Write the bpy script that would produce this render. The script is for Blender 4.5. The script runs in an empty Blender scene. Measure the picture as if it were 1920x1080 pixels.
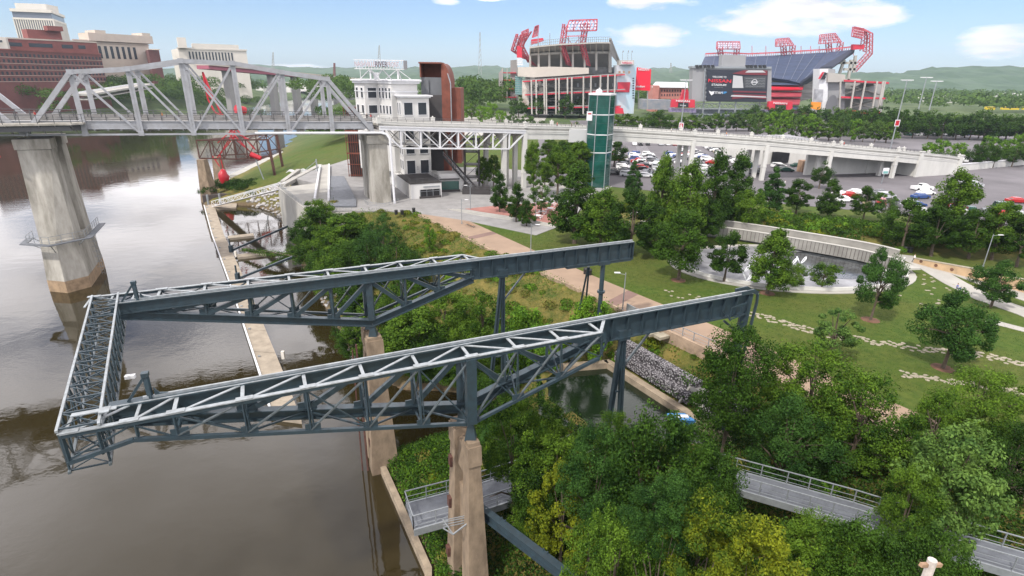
import bpy, math, random
import numpy as np
from mathutils import Vector, Matrix
random.seed(7); RNG = np.random.default_rng(7)
S = bpy.context.scene
C = S.collection

# ------------------------------------------------------------------ camera, sky, sun, exposure
CH = 33.0; FPX = 1044.0; PITCH = math.radians(20.7); ROLL = math.radians(0.8)
cp, sp_ = math.cos(PITCH), math.sin(PITCH); cr, sr = math.cos(ROLL), math.sin(ROLL)
cd = bpy.data.cameras.new('camera'); cam = bpy.data.objects.new('camera', cd); C.objects.link(cam)
cd.sensor_width = 36; cd.lens = FPX / 1920 * 36; cd.clip_start = 0.3; cd.clip_end = 30000
X = Vector((1, 0, 0)); UP = Vector((0, sp_, cp)); FW = Vector((0, cp, -sp_))
rt = X * cr + UP * sr; up = UP * cr - X * sr
M4 = Matrix((rt, up, -FW)).transposed().to_4x4(); M4.translation = Vector((0, 0, CH))
cam.matrix_world = M4
S.camera = cam

def ray(px, py):
    u = px - 960; v = 540 - py
    a = u * cr - v * sr; b = u * sr + v * cr
    return a, FPX * cp + b * sp_, b * cp - FPX * sp_
def at(px, py, z=4.5):
    x, y, w = ray(px, py); t = (z - CH) / w
    return Vector((x * t, y * t, z))
def aty(px, py, Y):
    x, y, w = ray(px, py); t = Y / y
    return Vector((x * t, Y, CH + w * t))
def atpl(px, py, O, d):
    """point of the vertical plane through O along plan direction d"""
    x, y, w = ray(px, py); n = (-d[1], d[0])
    t = (O[0] * n[0] + O[1] * n[1]) / (x * n[0] + y * n[1])
    return Vector((x * t, y * t, CH + w * t))

SUN_EL = math.radians(52); SUN_AZ = math.radians(215)   # compass style: 0 = +Y, clockwise
sd = bpy.data.lights.new('sun', 'SUN'); so = bpy.data.objects.new('sun', sd); C.objects.link(so)
sd.energy = 5.0; sd.angle = math.radians(3); sd.color = (1, 0.95, 0.87)
sv = Vector((math.sin(SUN_AZ) * math.cos(SUN_EL), math.cos(SUN_AZ) * math.cos(SUN_EL), math.sin(SUN_EL)))
so.rotation_euler = sv.to_track_quat('Z', 'Y').to_euler()

S.view_settings.view_transform = 'Standard'; S.view_settings.look = 'None'
S.view_settings.gamma = 1; S.view_settings.exposure = -0.28
S.render.film_transparent = False

W = bpy.data.worlds.new('World'); S.world = W; W.use_nodes = True
nt = W.node_tree; nt.nodes.clear()
def wn(t, **k):
    n = nt.nodes.new(t)
    for a, b in k.items(): setattr(n, a, b)
    return n
def L(a, b): nt.links.new(a, b)
def wmath(op, a, b=None, c=None, clamp=False):
    n = wn('ShaderNodeMath', operation=op); n.use_clamp = clamp
    for i, v in enumerate((a, b, c)):
        if v is None: continue
        if isinstance(v, (int, float)): n.inputs[i].default_value = v
        else: L(v, n.inputs[i])
    return n.outputs[0]
sky = wn('ShaderNodeTexSky', sky_type='NISHITA'); sky.sun_disc = False
sky.sun_elevation = SUN_EL; sky.sun_rotation = SUN_AZ; sky.air_density = 1.0; sky.dust_density = 0.6; sky.ozone_density = 2.0
tc = wn('ShaderNodeTexCoord'); sx = wn('ShaderNodeSeparateXYZ'); L(tc.outputs['Generated'], sx.inputs[0])
z = sx.outputs[2]
# project direction on a cloud plane for the high overcast, stretched coordinates for the low cumulus
den = wmath('ADD', wmath('MAXIMUM', z, 0.0), 0.12)
cx = wmath('DIVIDE', sx.outputs[0], den); cy = wmath('DIVIDE', sx.outputs[1], den)
cc = wn('ShaderNodeCombineXYZ'); L(cx, cc.inputs[0]); L(cy, cc.inputs[1])
n1 = wn('ShaderNodeTexNoise'); n1.inputs['Scale'].default_value = 0.9; n1.inputs['Detail'].default_value = 8; n1.inputs['Roughness'].default_value = 0.55
L(cc.outputs[0], n1.inputs['Vector'])
hi = wn('ShaderNodeMapRange'); hi.inputs[1].default_value = 0.34; hi.inputs[2].default_value = 0.47; L(n1.outputs[0], hi.inputs[0])
ell = wn('ShaderNodeMapRange'); ell.interpolation_type = 'SMOOTHSTEP'; ell.inputs[1].default_value = 0.118; ell.inputs[2].default_value = 0.145; L(z, ell.inputs[0])
high = wmath('MULTIPLY', hi.outputs[0], ell.outputs[0])
# cumulus bank low on the right, a few small ones elsewhere
az = wmath('ARCTAN2', sx.outputs[0], sx.outputs[1])
c2 = wn('ShaderNodeCombineXYZ'); L(wmath('MULTIPLY', az, 1.0), c2.inputs[0]); L(wmath('MULTIPLY', z, 3.0), c2.inputs[1]); c2.inputs[2].default_value = 3.7
n2 = wn('ShaderNodeTexNoise'); n2.inputs['Scale'].default_value = 9.0; n2.inputs['Detail'].default_value = 9; n2.inputs['Roughness'].default_value = 0.56
L(c2.outputs[0], n2.inputs['Vector'])
puffs = None
#          azimuth(rad) height  half width  half height
for (pa, pz, pw, ph) in [(0.395, 0.096, 0.15, 0.040), (0.20, 0.068, 0.085, 0.024), (0.24, 0.118, 0.10, 0.026), (0.50, 0.088, 0.08, 0.02), (-0.110, 0.112, 0.028, 0.007),
                         (0.67, 0.050, 0.055, 0.024), (-0.585, 0.126, 0.05, 0.012), (0.36, 0.140, 0.20, 0.010), (0.75, 0.053, 0.03, 0.009), (-0.04, 0.117, 0.035, 0.005), (0.80, 0.02, 0.12, 0.008), (-0.36, 0.012, 0.10, 0.006)]:
    dx = wmath('DIVIDE', wmath('SUBTRACT', az, pa), pw); dz = wmath('DIVIDE', wmath('SUBTRACT', z, pz), ph)
    r = wmath('SQRT', wmath('ADD', wmath('MULTIPLY', dx, dx), wmath('MULTIPLY', dz, dz)))
    b = wmath('SUBTRACT', 1.0, r, clamp=True)
    b = wmath('POWER', b, 0.6)
    puffs = b if puffs is None else wmath('MAXIMUM', puffs, b)
lowm = wn('ShaderNodeMapRange'); lowm.interpolation_type = 'SMOOTHSTEP'; lowm.inputs[1].default_value = 0.22; lowm.inputs[2].default_value = 0.85
L(wmath('MULTIPLY_ADD', n2.outputs[0], 2.9, wmath('MULTIPLY_ADD', puffs, 0.95, -1.50)), lowm.inputs[0])
low = wmath('MULTIPLY', lowm.outputs[0], wmath('GREATER_THAN', puffs, 0.001))
cov = wmath('MAXIMUM', high, wmath('MULTIPLY', low, 0.92), clamp=True)
# sky colour: Nishita nudged to the pale blue of the photograph near the horizon
tint = wn('ShaderNodeMix', data_type='RGBA', blend_type='MULTIPLY'); tint.inputs[0].default_value = 1
L(sky.outputs[0], tint.inputs[6]); tint.inputs[7].default_value = (0.80, 0.97, 1.25, 1)
bg1 = wn('ShaderNodeBackground'); bg1.inputs[1].default_value = 0.15; L(tint.outputs[2], bg1.inputs[0])
n3 = wn('ShaderNodeTexNoise'); n3.inputs['Scale'].default_value = 2.2; n3.inputs['Detail'].default_value = 5; L(cc.outputs[0], n3.inputs['Vector'])
cr_ = wn('ShaderNodeMapRange'); cr_.inputs[1].default_value = 0.3; cr_.inputs[2].default_value = 0.7; cr_.inputs[3].default_value = 0.62; cr_.inputs[4].default_value = 1.1; L(n3.outputs[0], cr_.inputs[0])
zb = wn('ShaderNodeValToRGB'); L(z, zb.inputs[0]); E_ = zb.color_ramp.elements; E_[0].position = 0.11; E_[0].color = (.44, .44, .44, 1); E_[1].position = 0.14; E_[1].color = (1, 1, 1, 1)
for p_, v_ in ((.30, .95), (.48, .90), (.62, .52), (1, .45)): e_ = E_.new(p_); e_.color = (v_, v_, v_, 1)
bg2 = wn('ShaderNodeBackground'); bg2.inputs[0].default_value = (0.98, 0.94, 0.965, 1); L(wmath('MULTIPLY', cr_.outputs[0], wmath('MULTIPLY', zb.outputs[0], 4.0)), bg2.inputs[1])
mixs = wn('ShaderNodeMixShader'); L(cov, mixs.inputs[0]); L(bg1.outputs[0], mixs.inputs[1]); L(bg2.outputs[0], mixs.inputs[2])
wo = wn('ShaderNodeOutputWorld'); L(mixs.outputs[0], wo.inputs[0])

# ------------------------------------------------------------------ materials
MATS = {}
def mat(name, col, rough=0.7, metal=0.0, vary=0.0, vscale=1.0, col2=None, bump=0.0, bscale=8.0, detail=5, trans=0.0, spec=0.5, space='pos', stretch=(1, 1, 1)):
    m = bpy.data.materials.new(name); m.use_nodes = True; n = m.node_tree; b = n.nodes['Principled BSDF']
    b.inputs['Roughness'].default_value = rough; b.inputs['Metallic'].default_value = metal
    b.inputs['Specular IOR Level'].default_value = spec
    b.inputs['Base Color'].default_value = (*col, 1)
    if vary or col2 or bump:
        g = n.nodes.new('ShaderNodeNewGeometry'); vec = g.outputs['Position']
        if space == 'obj': t = n.nodes.new('ShaderNodeTexCoord'); vec = t.outputs['Object']
        if stretch != (1, 1, 1):
            mp = n.nodes.new('ShaderNodeMapping'); mp.inputs['Scale'].default_value = stretch; n.links.new(vec, mp.inputs[0]); vec = mp.outputs[0]
    if vary or col2:
        t = n.nodes.new('ShaderNodeTexNoise'); t.inputs['Scale'].default_value = vscale; t.inputs['Detail'].default_value = detail; t.inputs['Roughness'].default_value = 0.62
        n.links.new(vec, t.inputs['Vector'])
        r = n.nodes.new('ShaderNodeMapRange'); r.inputs[1].default_value = 0.32; r.inputs[2].default_value = 0.68; n.links.new(t.outputs[0], r.inputs[0])
        x = n.nodes.new('ShaderNodeMix'); x.data_type = 'RGBA'
        c2 = col2 if col2 else tuple(c * (1 - vary) for c in col); c1 = col if col2 else tuple(min(1, c * (1 + vary)) for c in col)
        x.inputs[6].default_value = (*c2, 1); x.inputs[7].default_value = (*c1, 1)
        n.links.new(r.outputs[0], x.inputs[0]); n.links.new(x.outputs[2], b.inputs['Base Color'])
    if bump:
        t2 = n.nodes.new('ShaderNodeTexNoise'); t2.inputs['Scale'].default_value = bscale; t2.inputs['Detail'].default_value = 4; n.links.new(vec, t2.inputs['Vector'])
        bp = n.nodes.new('ShaderNodeBump'); bp.inputs['Strength'].default_value = bump; bp.inputs['Distance'].default_value = 0.05
        n.links.new(t2.outputs[0], bp.inputs['Height']); n.links.new(bp.outputs[0], b.inputs['Normal'])
    MATS[name] = m; return m

def leafmat(name, col, col2, scale=0.6):
    m = bpy.data.materials.new(name); m.use_nodes = True; n = m.node_tree; b = n.nodes['Principled BSDF']; out = n.nodes['Material Output']
    b.inputs['Roughness'].default_value = 0.7; b.inputs['Specular IOR Level'].default_value = 0.10
    g = n.nodes.new('ShaderNodeNewGeometry'); t = n.nodes.new('ShaderNodeTexNoise'); t.inputs['Scale'].default_value = scale; t.inputs['Detail'].default_value = 3
    n.links.new(g.outputs['Position'], t.inputs['Vector'])
    oi = n.nodes.new('ShaderNodeObjectInfo'); w = n.nodes.new('ShaderNodeTexWhiteNoise'); w.noise_dimensions = '3D'
    sn = n.nodes.new('ShaderNodeVectorMath'); sn.operation = 'SNAP'; sn.inputs[1].default_value = (0.13,) * 3
    n.links.new(g.outputs['Position'], sn.inputs[0]); n.links.new(sn.outputs[0], w.inputs['Vector'])
    def mm(op, a, bb):
        q = n.nodes.new('ShaderNodeMath'); q.operation = op
        for i, v in enumerate((a, bb)):
            if isinstance(v, (int, float)): q.inputs[i].default_value = v
            else: n.links.new(v, q.inputs[i])
        return q.outputs[0]
    f = mm('ADD', mm('MULTIPLY', mm('SUBTRACT', t.outputs[0], 0.5), 2.0), 0.22)
    f = mm('ADD', f, mm('MULTIPLY', mm('POWER', w.outputs[0], 2.0), 0.75)); f = mm('ADD', f, mm('MULTIPLY', mm('SUBTRACT', oi.outputs['Random'], 0.5), 0.30))
    x = n.nodes.new('ShaderNodeMix'); x.data_type = 'RGBA'; x.inputs[6].default_value = (*col2, 1); x.inputs[7].default_value = (*col, 1)
    n.links.new(f, x.inputs[0]); n.links.new(x.outputs[2], b.inputs['Base Color'])
    tr = n.nodes.new('ShaderNodeBsdfTranslucent'); n.links.new(x.outputs[2], tr.inputs[0])
    ms = n.nodes.new('ShaderNodeMixShader'); ms.inputs[0].default_value = 0.16
    n.links.new(b.outputs[0], ms.inputs[1]); n.links.new(tr.outputs[0], ms.inputs[2]); n.links.new(ms.outputs[0], out.inputs[0])
    MATS[name] = m; return m

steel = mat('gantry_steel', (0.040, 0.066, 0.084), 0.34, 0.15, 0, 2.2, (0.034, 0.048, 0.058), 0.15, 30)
steel_l = mat('gantry_top_glare_steel', (0.36, 0.39, 0.41), 0.36, 0.25, 0, 2.5, (0.22, 0.235, 0.24))  # paler gantry steel: sky glare on tops put into the colour, rail also polished
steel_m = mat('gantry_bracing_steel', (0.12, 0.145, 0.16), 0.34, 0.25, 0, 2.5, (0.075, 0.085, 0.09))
brsteel = mat('bridge_silver_paint', (0.37, 0.38, 0.41), 0.5, 0.15, 0, 0.8, (0.29, 0.29, 0.30))
brdeck = mat('bridge_deck', (0.42, 0.40, 0.38), 0.8, 0, 0.15, 1.0)
white = mat('viaduct_concrete', (0.56, 0.55, 0.52), 0.75, 0, 0.09, 0.35, stretch=(1, 1, 0.35))
whitepaint = mat('white_paint', (0.66, 0.66, 0.68), 0.5, 0, 0.07, 0.6)
pierc = mat('pier_concrete', (0.46, 0.435, 0.39), 0.85, 0, 0, 0.5, (0.20, 0.185, 0.155), 0.4, 3, stretch=(1, 1, 0.3))
pierd = mat('pier_wet_base', (0.30, 0.21, 0.13), 0.85, 0, 0.3, 0.8)
gpier = mat('gantry_pier_concrete', (0.30, 0.225, 0.155), 0.88, 0, 0, 0.9, (0.15, 0.11, 0.075), 0.6, 5, stretch=(1, 1, 0.5))
dark = mat('dark_opening', (0.012, 0.012, 0.015), 0.25)
rail = mat('railing_dark', (0.10, 0.10, 0.105), 0.5, 0.3)
galv = mat('galvanised', (0.30, 0.32, 0.34), 0.45, 0.4, 0.15, 2)
grate = mat('grating', (0.14, 0.15, 0.17), 0.6, 0.2, 0.2, 1.2, bump=0.5, bscale=25)
rust = mat('rusty_steel', (0.10, 0.045, 0.035), 0.75, 0.2, 0.4, 2)
cort = mat('weathering_steel', (0.17, 0.052, 0.033), 0.8, 0.1, 0.25, 0.5)
redp = mat('red_paint', (0.42, 0.008, 0.02), 0.45)
redl = mat('stadium_red', (0.52, 0.02, 0.045), 0.55, 0, 0.15, 0.1)
pinkr = mat('stadium_lattice_red', (0.50, 0.09, 0.12), 0.6, 0, 0.3, 0.15)
lampw = mat('floodlight_glass', (0.75, 0.62, 0.72), 0.4, 0, 0.2, 0.4)
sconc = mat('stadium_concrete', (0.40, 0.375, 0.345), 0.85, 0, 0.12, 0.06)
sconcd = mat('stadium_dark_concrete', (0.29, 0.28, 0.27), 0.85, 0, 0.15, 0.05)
seat = mat('seat_blue', (0.034, 0.05, 0.10), 0.7, 0, 0.3, 0.3, stretch=(0.15, 1, 3))
redseat = mat('seat_red', (0.27, 0.03, 0.045), 0.7, 0, 0.5, 0.5, stretch=(0.2, 1, 3))
grey = mat('grey_panel', (0.27, 0.27, 0.28), 0.6, 0, 0.06, 0.1)
scr = mat('screen_face', (0.02, 0.022, 0.035), 0.35)
bann = mat('mural_blue', (0.42, 0.60, 0.70), 0.6, 0, 0, 0.06, (0.55, 0.53, 0.55))
teal = mat('teal_glass', (0.010, 0.070, 0.058), 0.06, 0, 0.35, 0.4, spec=0.9)
teal2 = mat('teal_panel', (0.16, 0.36, 0.34), 0.4)
brick = mat('red_brick', (0.22, 0.066, 0.055), 0.85, 0, 0.18, 0.12)
brick2 = mat('dark_brick', (0.145, 0.052, 0.047), 0.85, 0, 0.2, 0.12)
lime = mat('limestone', (0.52, 0.45, 0.38), 0.8, 0, 0.08, 0.1)
pale = mat('pale_stone', (0.62, 0.58, 0.52), 0.8, 0, 0.06, 0.1)
win = mat('window_glass', (0.03, 0.035, 0.045), 0.2)
winb = mat('tower_glass', (0.14, 0.16, 0.20), 0.3)
zinc = mat('zinc_cladding', (0.13, 0.135, 0.145), 0.5, 0.2, 0.1, 0.5)
charc = mat('charcoal_wall', (0.04, 0.035, 0.035), 0.6, 0, 0.2, 0.5)
bark = mat('bark', (0.10, 0.075, 0.055), 0.9, 0, 0.3, 3)
asph = mat('asphalt', (0.135, 0.125, 0.135), 0.9, 0, 0.22, 0.06, bump=0.2)
conc = mat('pale_paving', (0.37, 0.355, 0.325), 0.85, 0, 0.14, 0.22)
plz = mat('plaza_paving', (0.26, 0.252, 0.248), 0.8, 0, 0.16, 0.35)
tan = mat('promenade_paving', (0.29, 0.205, 0.145), 0.85, 0, 0.13, 0.3)
tand = mat('promenade_band', (0.19, 0.12, 0.10), 0.85, 0, 0.1, 0.5)
play = mat('red_rubber_surface', (0.33, 0.15, 0.125), 0.9, 0, 0.15, 0.5)
dirt = mat('mulch', (0.13, 0.065, 0.04), 0.95, 0, 0.3, 1.5)
dockm = mat('dock_concrete', (0.32, 0.27, 0.21), 0.85, 0, 0.2, 0.8, bump=0.3)
rock = mat('rock', (0.36, 0.345, 0.34), 0.9, 0, 0.35, 1.6)
flag = mat('flagstone', (0.30, 0.265, 0.20), 0.85, 0, 0.25, 2)
wood = mat('weathered_wood', (0.30, 0.19, 0.12), 0.8, 0, 0.3, 2)
stonewall = mat('sand_stone_wall', (0.46, 0.32, 0.19), 0.85, 0, 0.2, 0.6)
black = mat('black_plastic', (0.015, 0.015, 0.017), 0.5)
bluep = mat('blue_plastic', (0.05, 0.20, 0.45), 0.4)
skin = mat('skin', (0.45, 0.27, 0.19), 0.6)
hair = mat('dark_hair', (0.03, 0.02, 0.015), 0.7)
cloths = [mat('cloth_' + n, c, 0.8) for n, c in (('white', (0.7, 0.7, 0.7)), ('red', (0.5, 0.05, 0.05)), ('blue', (0.04, 0.12, 0.5)), ('black', (0.03, 0.03, 0.03)), ('orange', (0.6, 0.25, 0.08)), ('grey', (0.3, 0.3, 0.32)))]
pinkb = mat('maroon_girder', (0.33, 0.09, 0.13), 0.7, 0, 0.1, 0.02)
hillm = mat('hill_forest', (0.06, 0.11, 0.05), 0.9, 0, 0, 0.012, (0.025, 0.06, 0.03), 1.0, 0.03, detail=10)
farw = mat('far_building', (0.62, 0.60, 0.58), 0.8, 0, 0.1, 0.02)
L_dark = leafmat('leaf_dark', (0.060, 0.125, 0.013), (0.008, 0.027, 0.004))
L_mid = leafmat('leaf_mid', (0.125, 0.215, 0.020), (0.017, 0.052, 0.006))
L_pale = leafmat('leaf_pale', (0.135, 0.225, 0.045), (0.03, 0.075, 0.018))
L_yel = leafmat('leaf_yellow', (0.19, 0.215, 0.012), (0.035, 0.075, 0.008))
L_lime = leafmat('leaf_lime', (0.15, 0.27, 0.02), (0.04, 0.11, 0.012))
L_blue = leafmat('leaf_bluish', (0.062, 0.140, 0.024), (0.009, 0.033, 0.007))
L_far = leafmat('leaf_far', (0.105, 0.175, 0.032), (0.024, 0.06, 0.014), 0.12)
L_grass = leafmat('wild_grass', (0.26, 0.21, 0.05), (0.08, 0.11, 0.02), 0.35)

# ------------------------------------------------------------------ mesh helpers
class MB:
    def __init__(s): s.v = []; s.f = []; s.m = []; s.k = 0
    def add(s, vs, fs):
        o = len(s.v); s.v += [tuple(v) for v in vs]; s.f += [tuple(i + o for i in f) for f in fs]; s.m += [s.k] * len(fs); return s
    def slot(s, k): s.k = k; return s
    def quad(s, a, b, c, d): return s.add([a, b, c, d], [(0, 1, 2, 3)])
    def hexa(s, b4, t4):
        return s.add(list(b4) + list(t4), [(3, 2, 1, 0), (4, 5, 6, 7), (0, 1, 5, 4), (1, 2, 6, 5), (2, 3, 7, 6), (3, 0, 4, 7)])
    def box(s, c, sz, rz=0.0):
        hx, hy, hz = sz[0] / 2, sz[1] / 2, sz[2] / 2; co, si = math.cos(rz), math.sin(rz)
        P = [(c[0] + x * co - y * si, c[1] + x * si + y * co) for x, y in ((-hx, -hy), (hx, -hy), (hx, hy), (-hx, hy))]
        return s.hexa([(*p, c[2] - hz) for p in P], [(*p, c[2] + hz) for p in P])
    def bar(s, p, q, w, h=None, up=(0, 0, 1)):
        p, q = Vector(p), Vector(q); d = q - p
        if d.length < 1e-4: return s
        h = h or w; d.normalize(); u = Vector(up)
        if abs(d.dot(u)) > 0.98: u = Vector((0, 1, 0)) if abs(d.y) < 0.9 else Vector((1, 0, 0))
        r = d.cross(u).normalized(); u = r.cross(d).normalized()
        r = r * (w / 2); u = u * (h / 2)
        return s.hexa([p - r - u, p + r - u, p + r + u, p - r + u], [q - r - u, q + r - u, q + r + u, q - r + u])
    def tube(s, pts, rad, n=8, cap=True):
        pts = [Vector(p) for p in pts]; R = rad if isinstance(rad, (list, tuple)) else [rad] * len(pts); o = len(s.v)
        for i, p in enumerate(pts):
            d = (pts[min(i + 1, len(pts) - 1)] - pts[max(i - 1, 0)]).normalized()
            u = Vector((0, 0, 1)) if abs(d.z) < 0.9 else Vector((1, 0, 0)); r = d.cross(u).normalized(); u = r.cross(d)
            for k in range(n):
                a = 2 * math.pi * k / n; s.v.append(tuple(p + r * math.cos(a) * R[i] + u * math.sin(a) * R[i]))
        for i in range(len(pts) - 1):
            for k in range(n):
                a, b = o + i * n + k, o + i * n + (k + 1) % n; s.f.append((a, b, b + n, a + n)); s.m.append(s.k)
        if cap:
            s.f.append(tuple(o + k for k in range(n))[::-1]); s.f.append(tuple(o + (len(pts) - 1) * n + k for k in range(n))); s.m += [s.k] * 2
        return s
    def prism(s, poly, z0, z1):
        n = len(poly); a = sum(poly[i][0] * poly[(i + 1) % n][1] - poly[(i + 1) % n][0] * poly[i][1] for i in range(n))
        if a < 0: poly = list(poly)[::-1]
        zz0 = z0 if callable(z0) else (lambda p: z0); zz1 = z1 if callable(z1) else (lambda p: z1)
        vs = [(p[0], p[1], zz0(p)) for p in poly] + [(p[0], p[1], zz1(p)) for p in poly]
        return s.add(vs, [tuple(range(n))[::-1], tuple(range(n, 2 * n))] + [(i, (i + 1) % n, (i + 1) % n + n, i + n) for i in range(n)])
    def ribbon(s, path, w, z0, z1, off=0.0):
        """solid strip following a plan path; z0,z1 numbers or per-point lists"""
        n = len(path); P = [Vector(p[:2]) for p in path]; l, r = [], []
        for i in range(n):
            d = (P[min(i + 1, n - 1)] - P[max(i - 1, 0)]).normalized(); nn = Vector((-d.y, d.x))
            l.append(P[i] + nn * (off + w / 2)); r.append(P[i] + nn * (off - w / 2))
        g = lambda zz, i: zz[i] if isinstance(zz, (list, tuple)) else zz
        o = len(s.v)
        for i in range(n):
            s.v += [(*r[i], g(z0, i)), (*l[i], g(z0, i)), (*l[i], g(z1, i)), (*r[i], g(z1, i))]
        for i in range(n - 1):
            a = o + 4 * i
            for k in range(4): s.f.append((a + k, a + 4 + k, a + 4 + (k + 1) % 4, a + (k + 1) % 4)); s.m.append(s.k)
        s.f += [(o, o + 1, o + 2, o + 3), tuple(o + 4 * (n - 1) + k for k in (3, 2, 1, 0))]; s.m += [s.k] * 2
        return s
    def ball(s, c, r, n=8, m=6, sq=(1, 1, 1)):
        o = len(s.v)
        for j in range(m + 1):
            t = math.pi * j / m
            for i in range(n):
                a = 2 * math.pi * i / n
                s.v.append((c[0] + r * sq[0] * math.sin(t) * math.cos(a), c[1] + r * sq[1] * math.sin(t) * math.sin(a), c[2] + r * sq[2] * math.cos(t)))
        for j in range(m):
            for i in range(n):
                a, b = o + j * n + i, o + j * n + (i + 1) % n; s.f.append((a, a + n, b + n, b)); s.m.append(s.k)
        return s

# What stands in or on the river is scaled by RK about the camera.
# Park things stay unscaled. ZR is the resulting river level; mp() applies the scaling.
RK = 1.236; ZR = 33.0 * (1 - RK); CAM_SCALE = [1.0, 0.0]
def river_scale(on): CAM_SCALE[0], CAM_SCALE[1] = (RK, ZR) if on else (1.0, 0.0)
def mp(v, f=False): return (v[0] * CAM_SCALE[0], v[1] * CAM_SCALE[0], v[2] * CAM_SCALE[0] + CAM_SCALE[1])
def KM(v): return Vector((v[0] * RK, v[1] * RK, v[2] * RK + ZR))
def KI(v): return Vector((v[0] / RK, v[1] / RK, (v[2] - ZR) / RK))
ORG = {}
def mesh(name, mb, mats, org=(0, 0, 0), smooth=False):
    me = bpy.data.meshes.new(name); K_, D_ = CAM_SCALE; me.from_pydata([(v[0] * K_ - org[0], v[1] * K_ - org[1], v[2] * K_ + D_ - org[2]) for v in mb.v], [], mb.f)
    for m in (mats if isinstance(mats, (list, tuple)) else [mats]): me.materials.append(m)
    if max(mb.m, default=0): me.polygons.foreach_set('material_index', mb.m)
    if smooth: me.polygons.foreach_set('use_smooth', [True] * len(me.polygons))
    me.update(); return me
def setp(o, label=None, cat=None, group=None, kind=None):
    if label: o['label'] = label
    if cat: o['category'] = cat
    if group: o['group'] = group
    if kind: o['kind'] = kind
    return o
def thing(name, label, cat, loc=(0, 0, 0), group=None):
    loc = mp(loc); o = bpy.data.objects.new(name, None); C.objects.link(o); o.location = loc; o.empty_display_size = 0.5
    ORG[o.name] = tuple(loc); return setp(o, label, cat, group)
def part(name, mb, m, parent, label=None, smooth=False):
    if not mb.v: return parent
    org = ORG[parent.name]; o = bpy.data.objects.new(name, mesh(name, mb, m, org, smooth)); C.objects.link(o); o.parent = parent
    ORG[o.name] = org
    if label: o['label'] = label
    return o
def single(name, mb, m, label=None, cat=None, group=None, kind=None, loc=(0, 0, 0), smooth=False):
    loc = mp(loc) if tuple(loc) != (0, 0, 0) else loc
    o = bpy.data.objects.new(name, mesh(name, mb, m, loc, smooth)); C.objects.link(o); o.location = loc; ORG[o.name] = tuple(loc)
    return setp(o, label, cat, group, kind)
def struct(name, mb, m, smooth=False): return single(name, mb, m, kind='structure', smooth=smooth)
def copytree(root, loc, rz=0.0, sc=None, label=None, group=None, cat=None):
    r = root.copy(); C.objects.link(r); r.location = loc; r.rotation_euler = (0, 0, rz)
    if sc is not None: r.scale = sc if hasattr(sc, '__len__') else (sc, sc, sc)
    setp(r, label, cat, group)
    for ch in KIDS.get(root.name, ()):
        c = ch.copy(); C.objects.link(c); c.parent = r
        for g in KIDS.get(ch.name, ()):
            d = g.copy(); C.objects.link(d); d.parent = c
    return r
KIDS = {}
def regkids():
    KIDS.clear()
    for o in C.objects:
        if o.parent: KIDS.setdefault(o.parent.name, []).append(o)
def text(s, size, o, right, upv, m, parent, ext=0.03, name='lettering', align='CENTER', bold=0.0, fit=None):
    cu = bpy.data.curves.new('t', 'FONT'); cu.body = s; cu.size = size; cu.extrude = ext; cu.align_x = align; cu.align_y = 'CENTER'; cu.offset = bold; cu.resolution_u = 3
    ob = bpy.data.objects.new('t', cu); C.objects.link(ob); dg = bpy.context.evaluated_depsgraph_get(); dg.update()
    me = bpy.data.meshes.new_from_object(ob.evaluated_get(dg)); bpy.data.objects.remove(ob)
    right = Vector(right).normalized(); upv = Vector(upv).normalized(); nn = right.cross(upv)
    if fit:
        xs = [v.co.x for v in me.vertices]; k = fit / (max(xs) - min(xs))
        for v in me.vertices: v.co.x *= k
    org = Vector(ORG[parent.name]); o = Vector(o)
    for v in me.vertices: v.co = o + right * v.co.x + upv * v.co.y + nn * v.co.z - org
    me.materials.clear(); me.materials.append(m)
    t = bpy.data.objects.new(name, me); C.objects.link(t); t.parent = parent; ORG[t.name] = tuple(org); return t
ORDW = ['first', 'second', 'third', 'fourth', 'fifth', 'sixth', 'seventh', 'eighth', 'ninth', 'tenth', 'eleventh', 'twelfth', 'thirteenth', 'fourteenth', 'fifteenth', 'sixteenth', 'seventeenth', 'eighteenth', 'nineteenth', 'twentieth']
ORDW += ['twenty-' + w for w in ORDW[:9]] + ['thirtieth'] + ['thirty-' + w for w in ORDW[:9]] + ['fortieth'] + ['forty-' + w for w in ORDW[:9]]
# ------------------------------------------------------------------ terrain
UG = Vector((math.cos(math.radians(24)), math.sin(math.radians(24)), 0)); VG = Vector((-UG.y, UG.x, 0))
GA = Vector((-18.5, 22.1, 0)); GB = Vector((-26.8, 34.2, 0))
riverk = [(-2, -60), (-2, 5), (-5.4, 29.6), (-11.8, 41.8), (-7, 45.0), (-1, 46.0), (0.5, 48.5), (-2, 53), (-8, 54.5), (-12, 54.5), (-19.2, 59.3), (-21.8, 66.5), (-30, 81), (-41.6, 103.3),
         (-50.6, 123.2), (-62, 141), (-70, 147), (-83, 147), (-92, 168), (-97, 200), (-103, 245), (-124.9, 320.3), (-152, 453), (-179, 602), (-230, 900), (-420, 1300), (-480, 1280), (-330, 900), (-290, 694), (-268, 520), (-250, 420), (-262, 349), (-330, 300), (-520, 240), (-900, 200), (-900, -60)]
river = [(x * RK, y * RK) for x, y in riverk]
pond = [(4.5, 52.5), (9.5, 46.8), (17, 44.6), (20.8, 46.2), (18.5, 49.5), (11.5, 60.2), (4, 58.6)]
pr_r = [(-21.6, 121.5), (-2.6, 92.3), (9.3, 75.8), (14.7, 67.5), (18.6, 62.0), (23.4, 55.0), (32, 42), (42, 26), (47, 16)]
park_edge = [(-101, 640), (-84, 330), (-78, 262), (-66, 215), (-66, 180), (-60, 172), (-52, 158), (-46, 142), (-40.5, 124), (-28, 123.2)] + pr_r + [(60, -60)]
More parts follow.
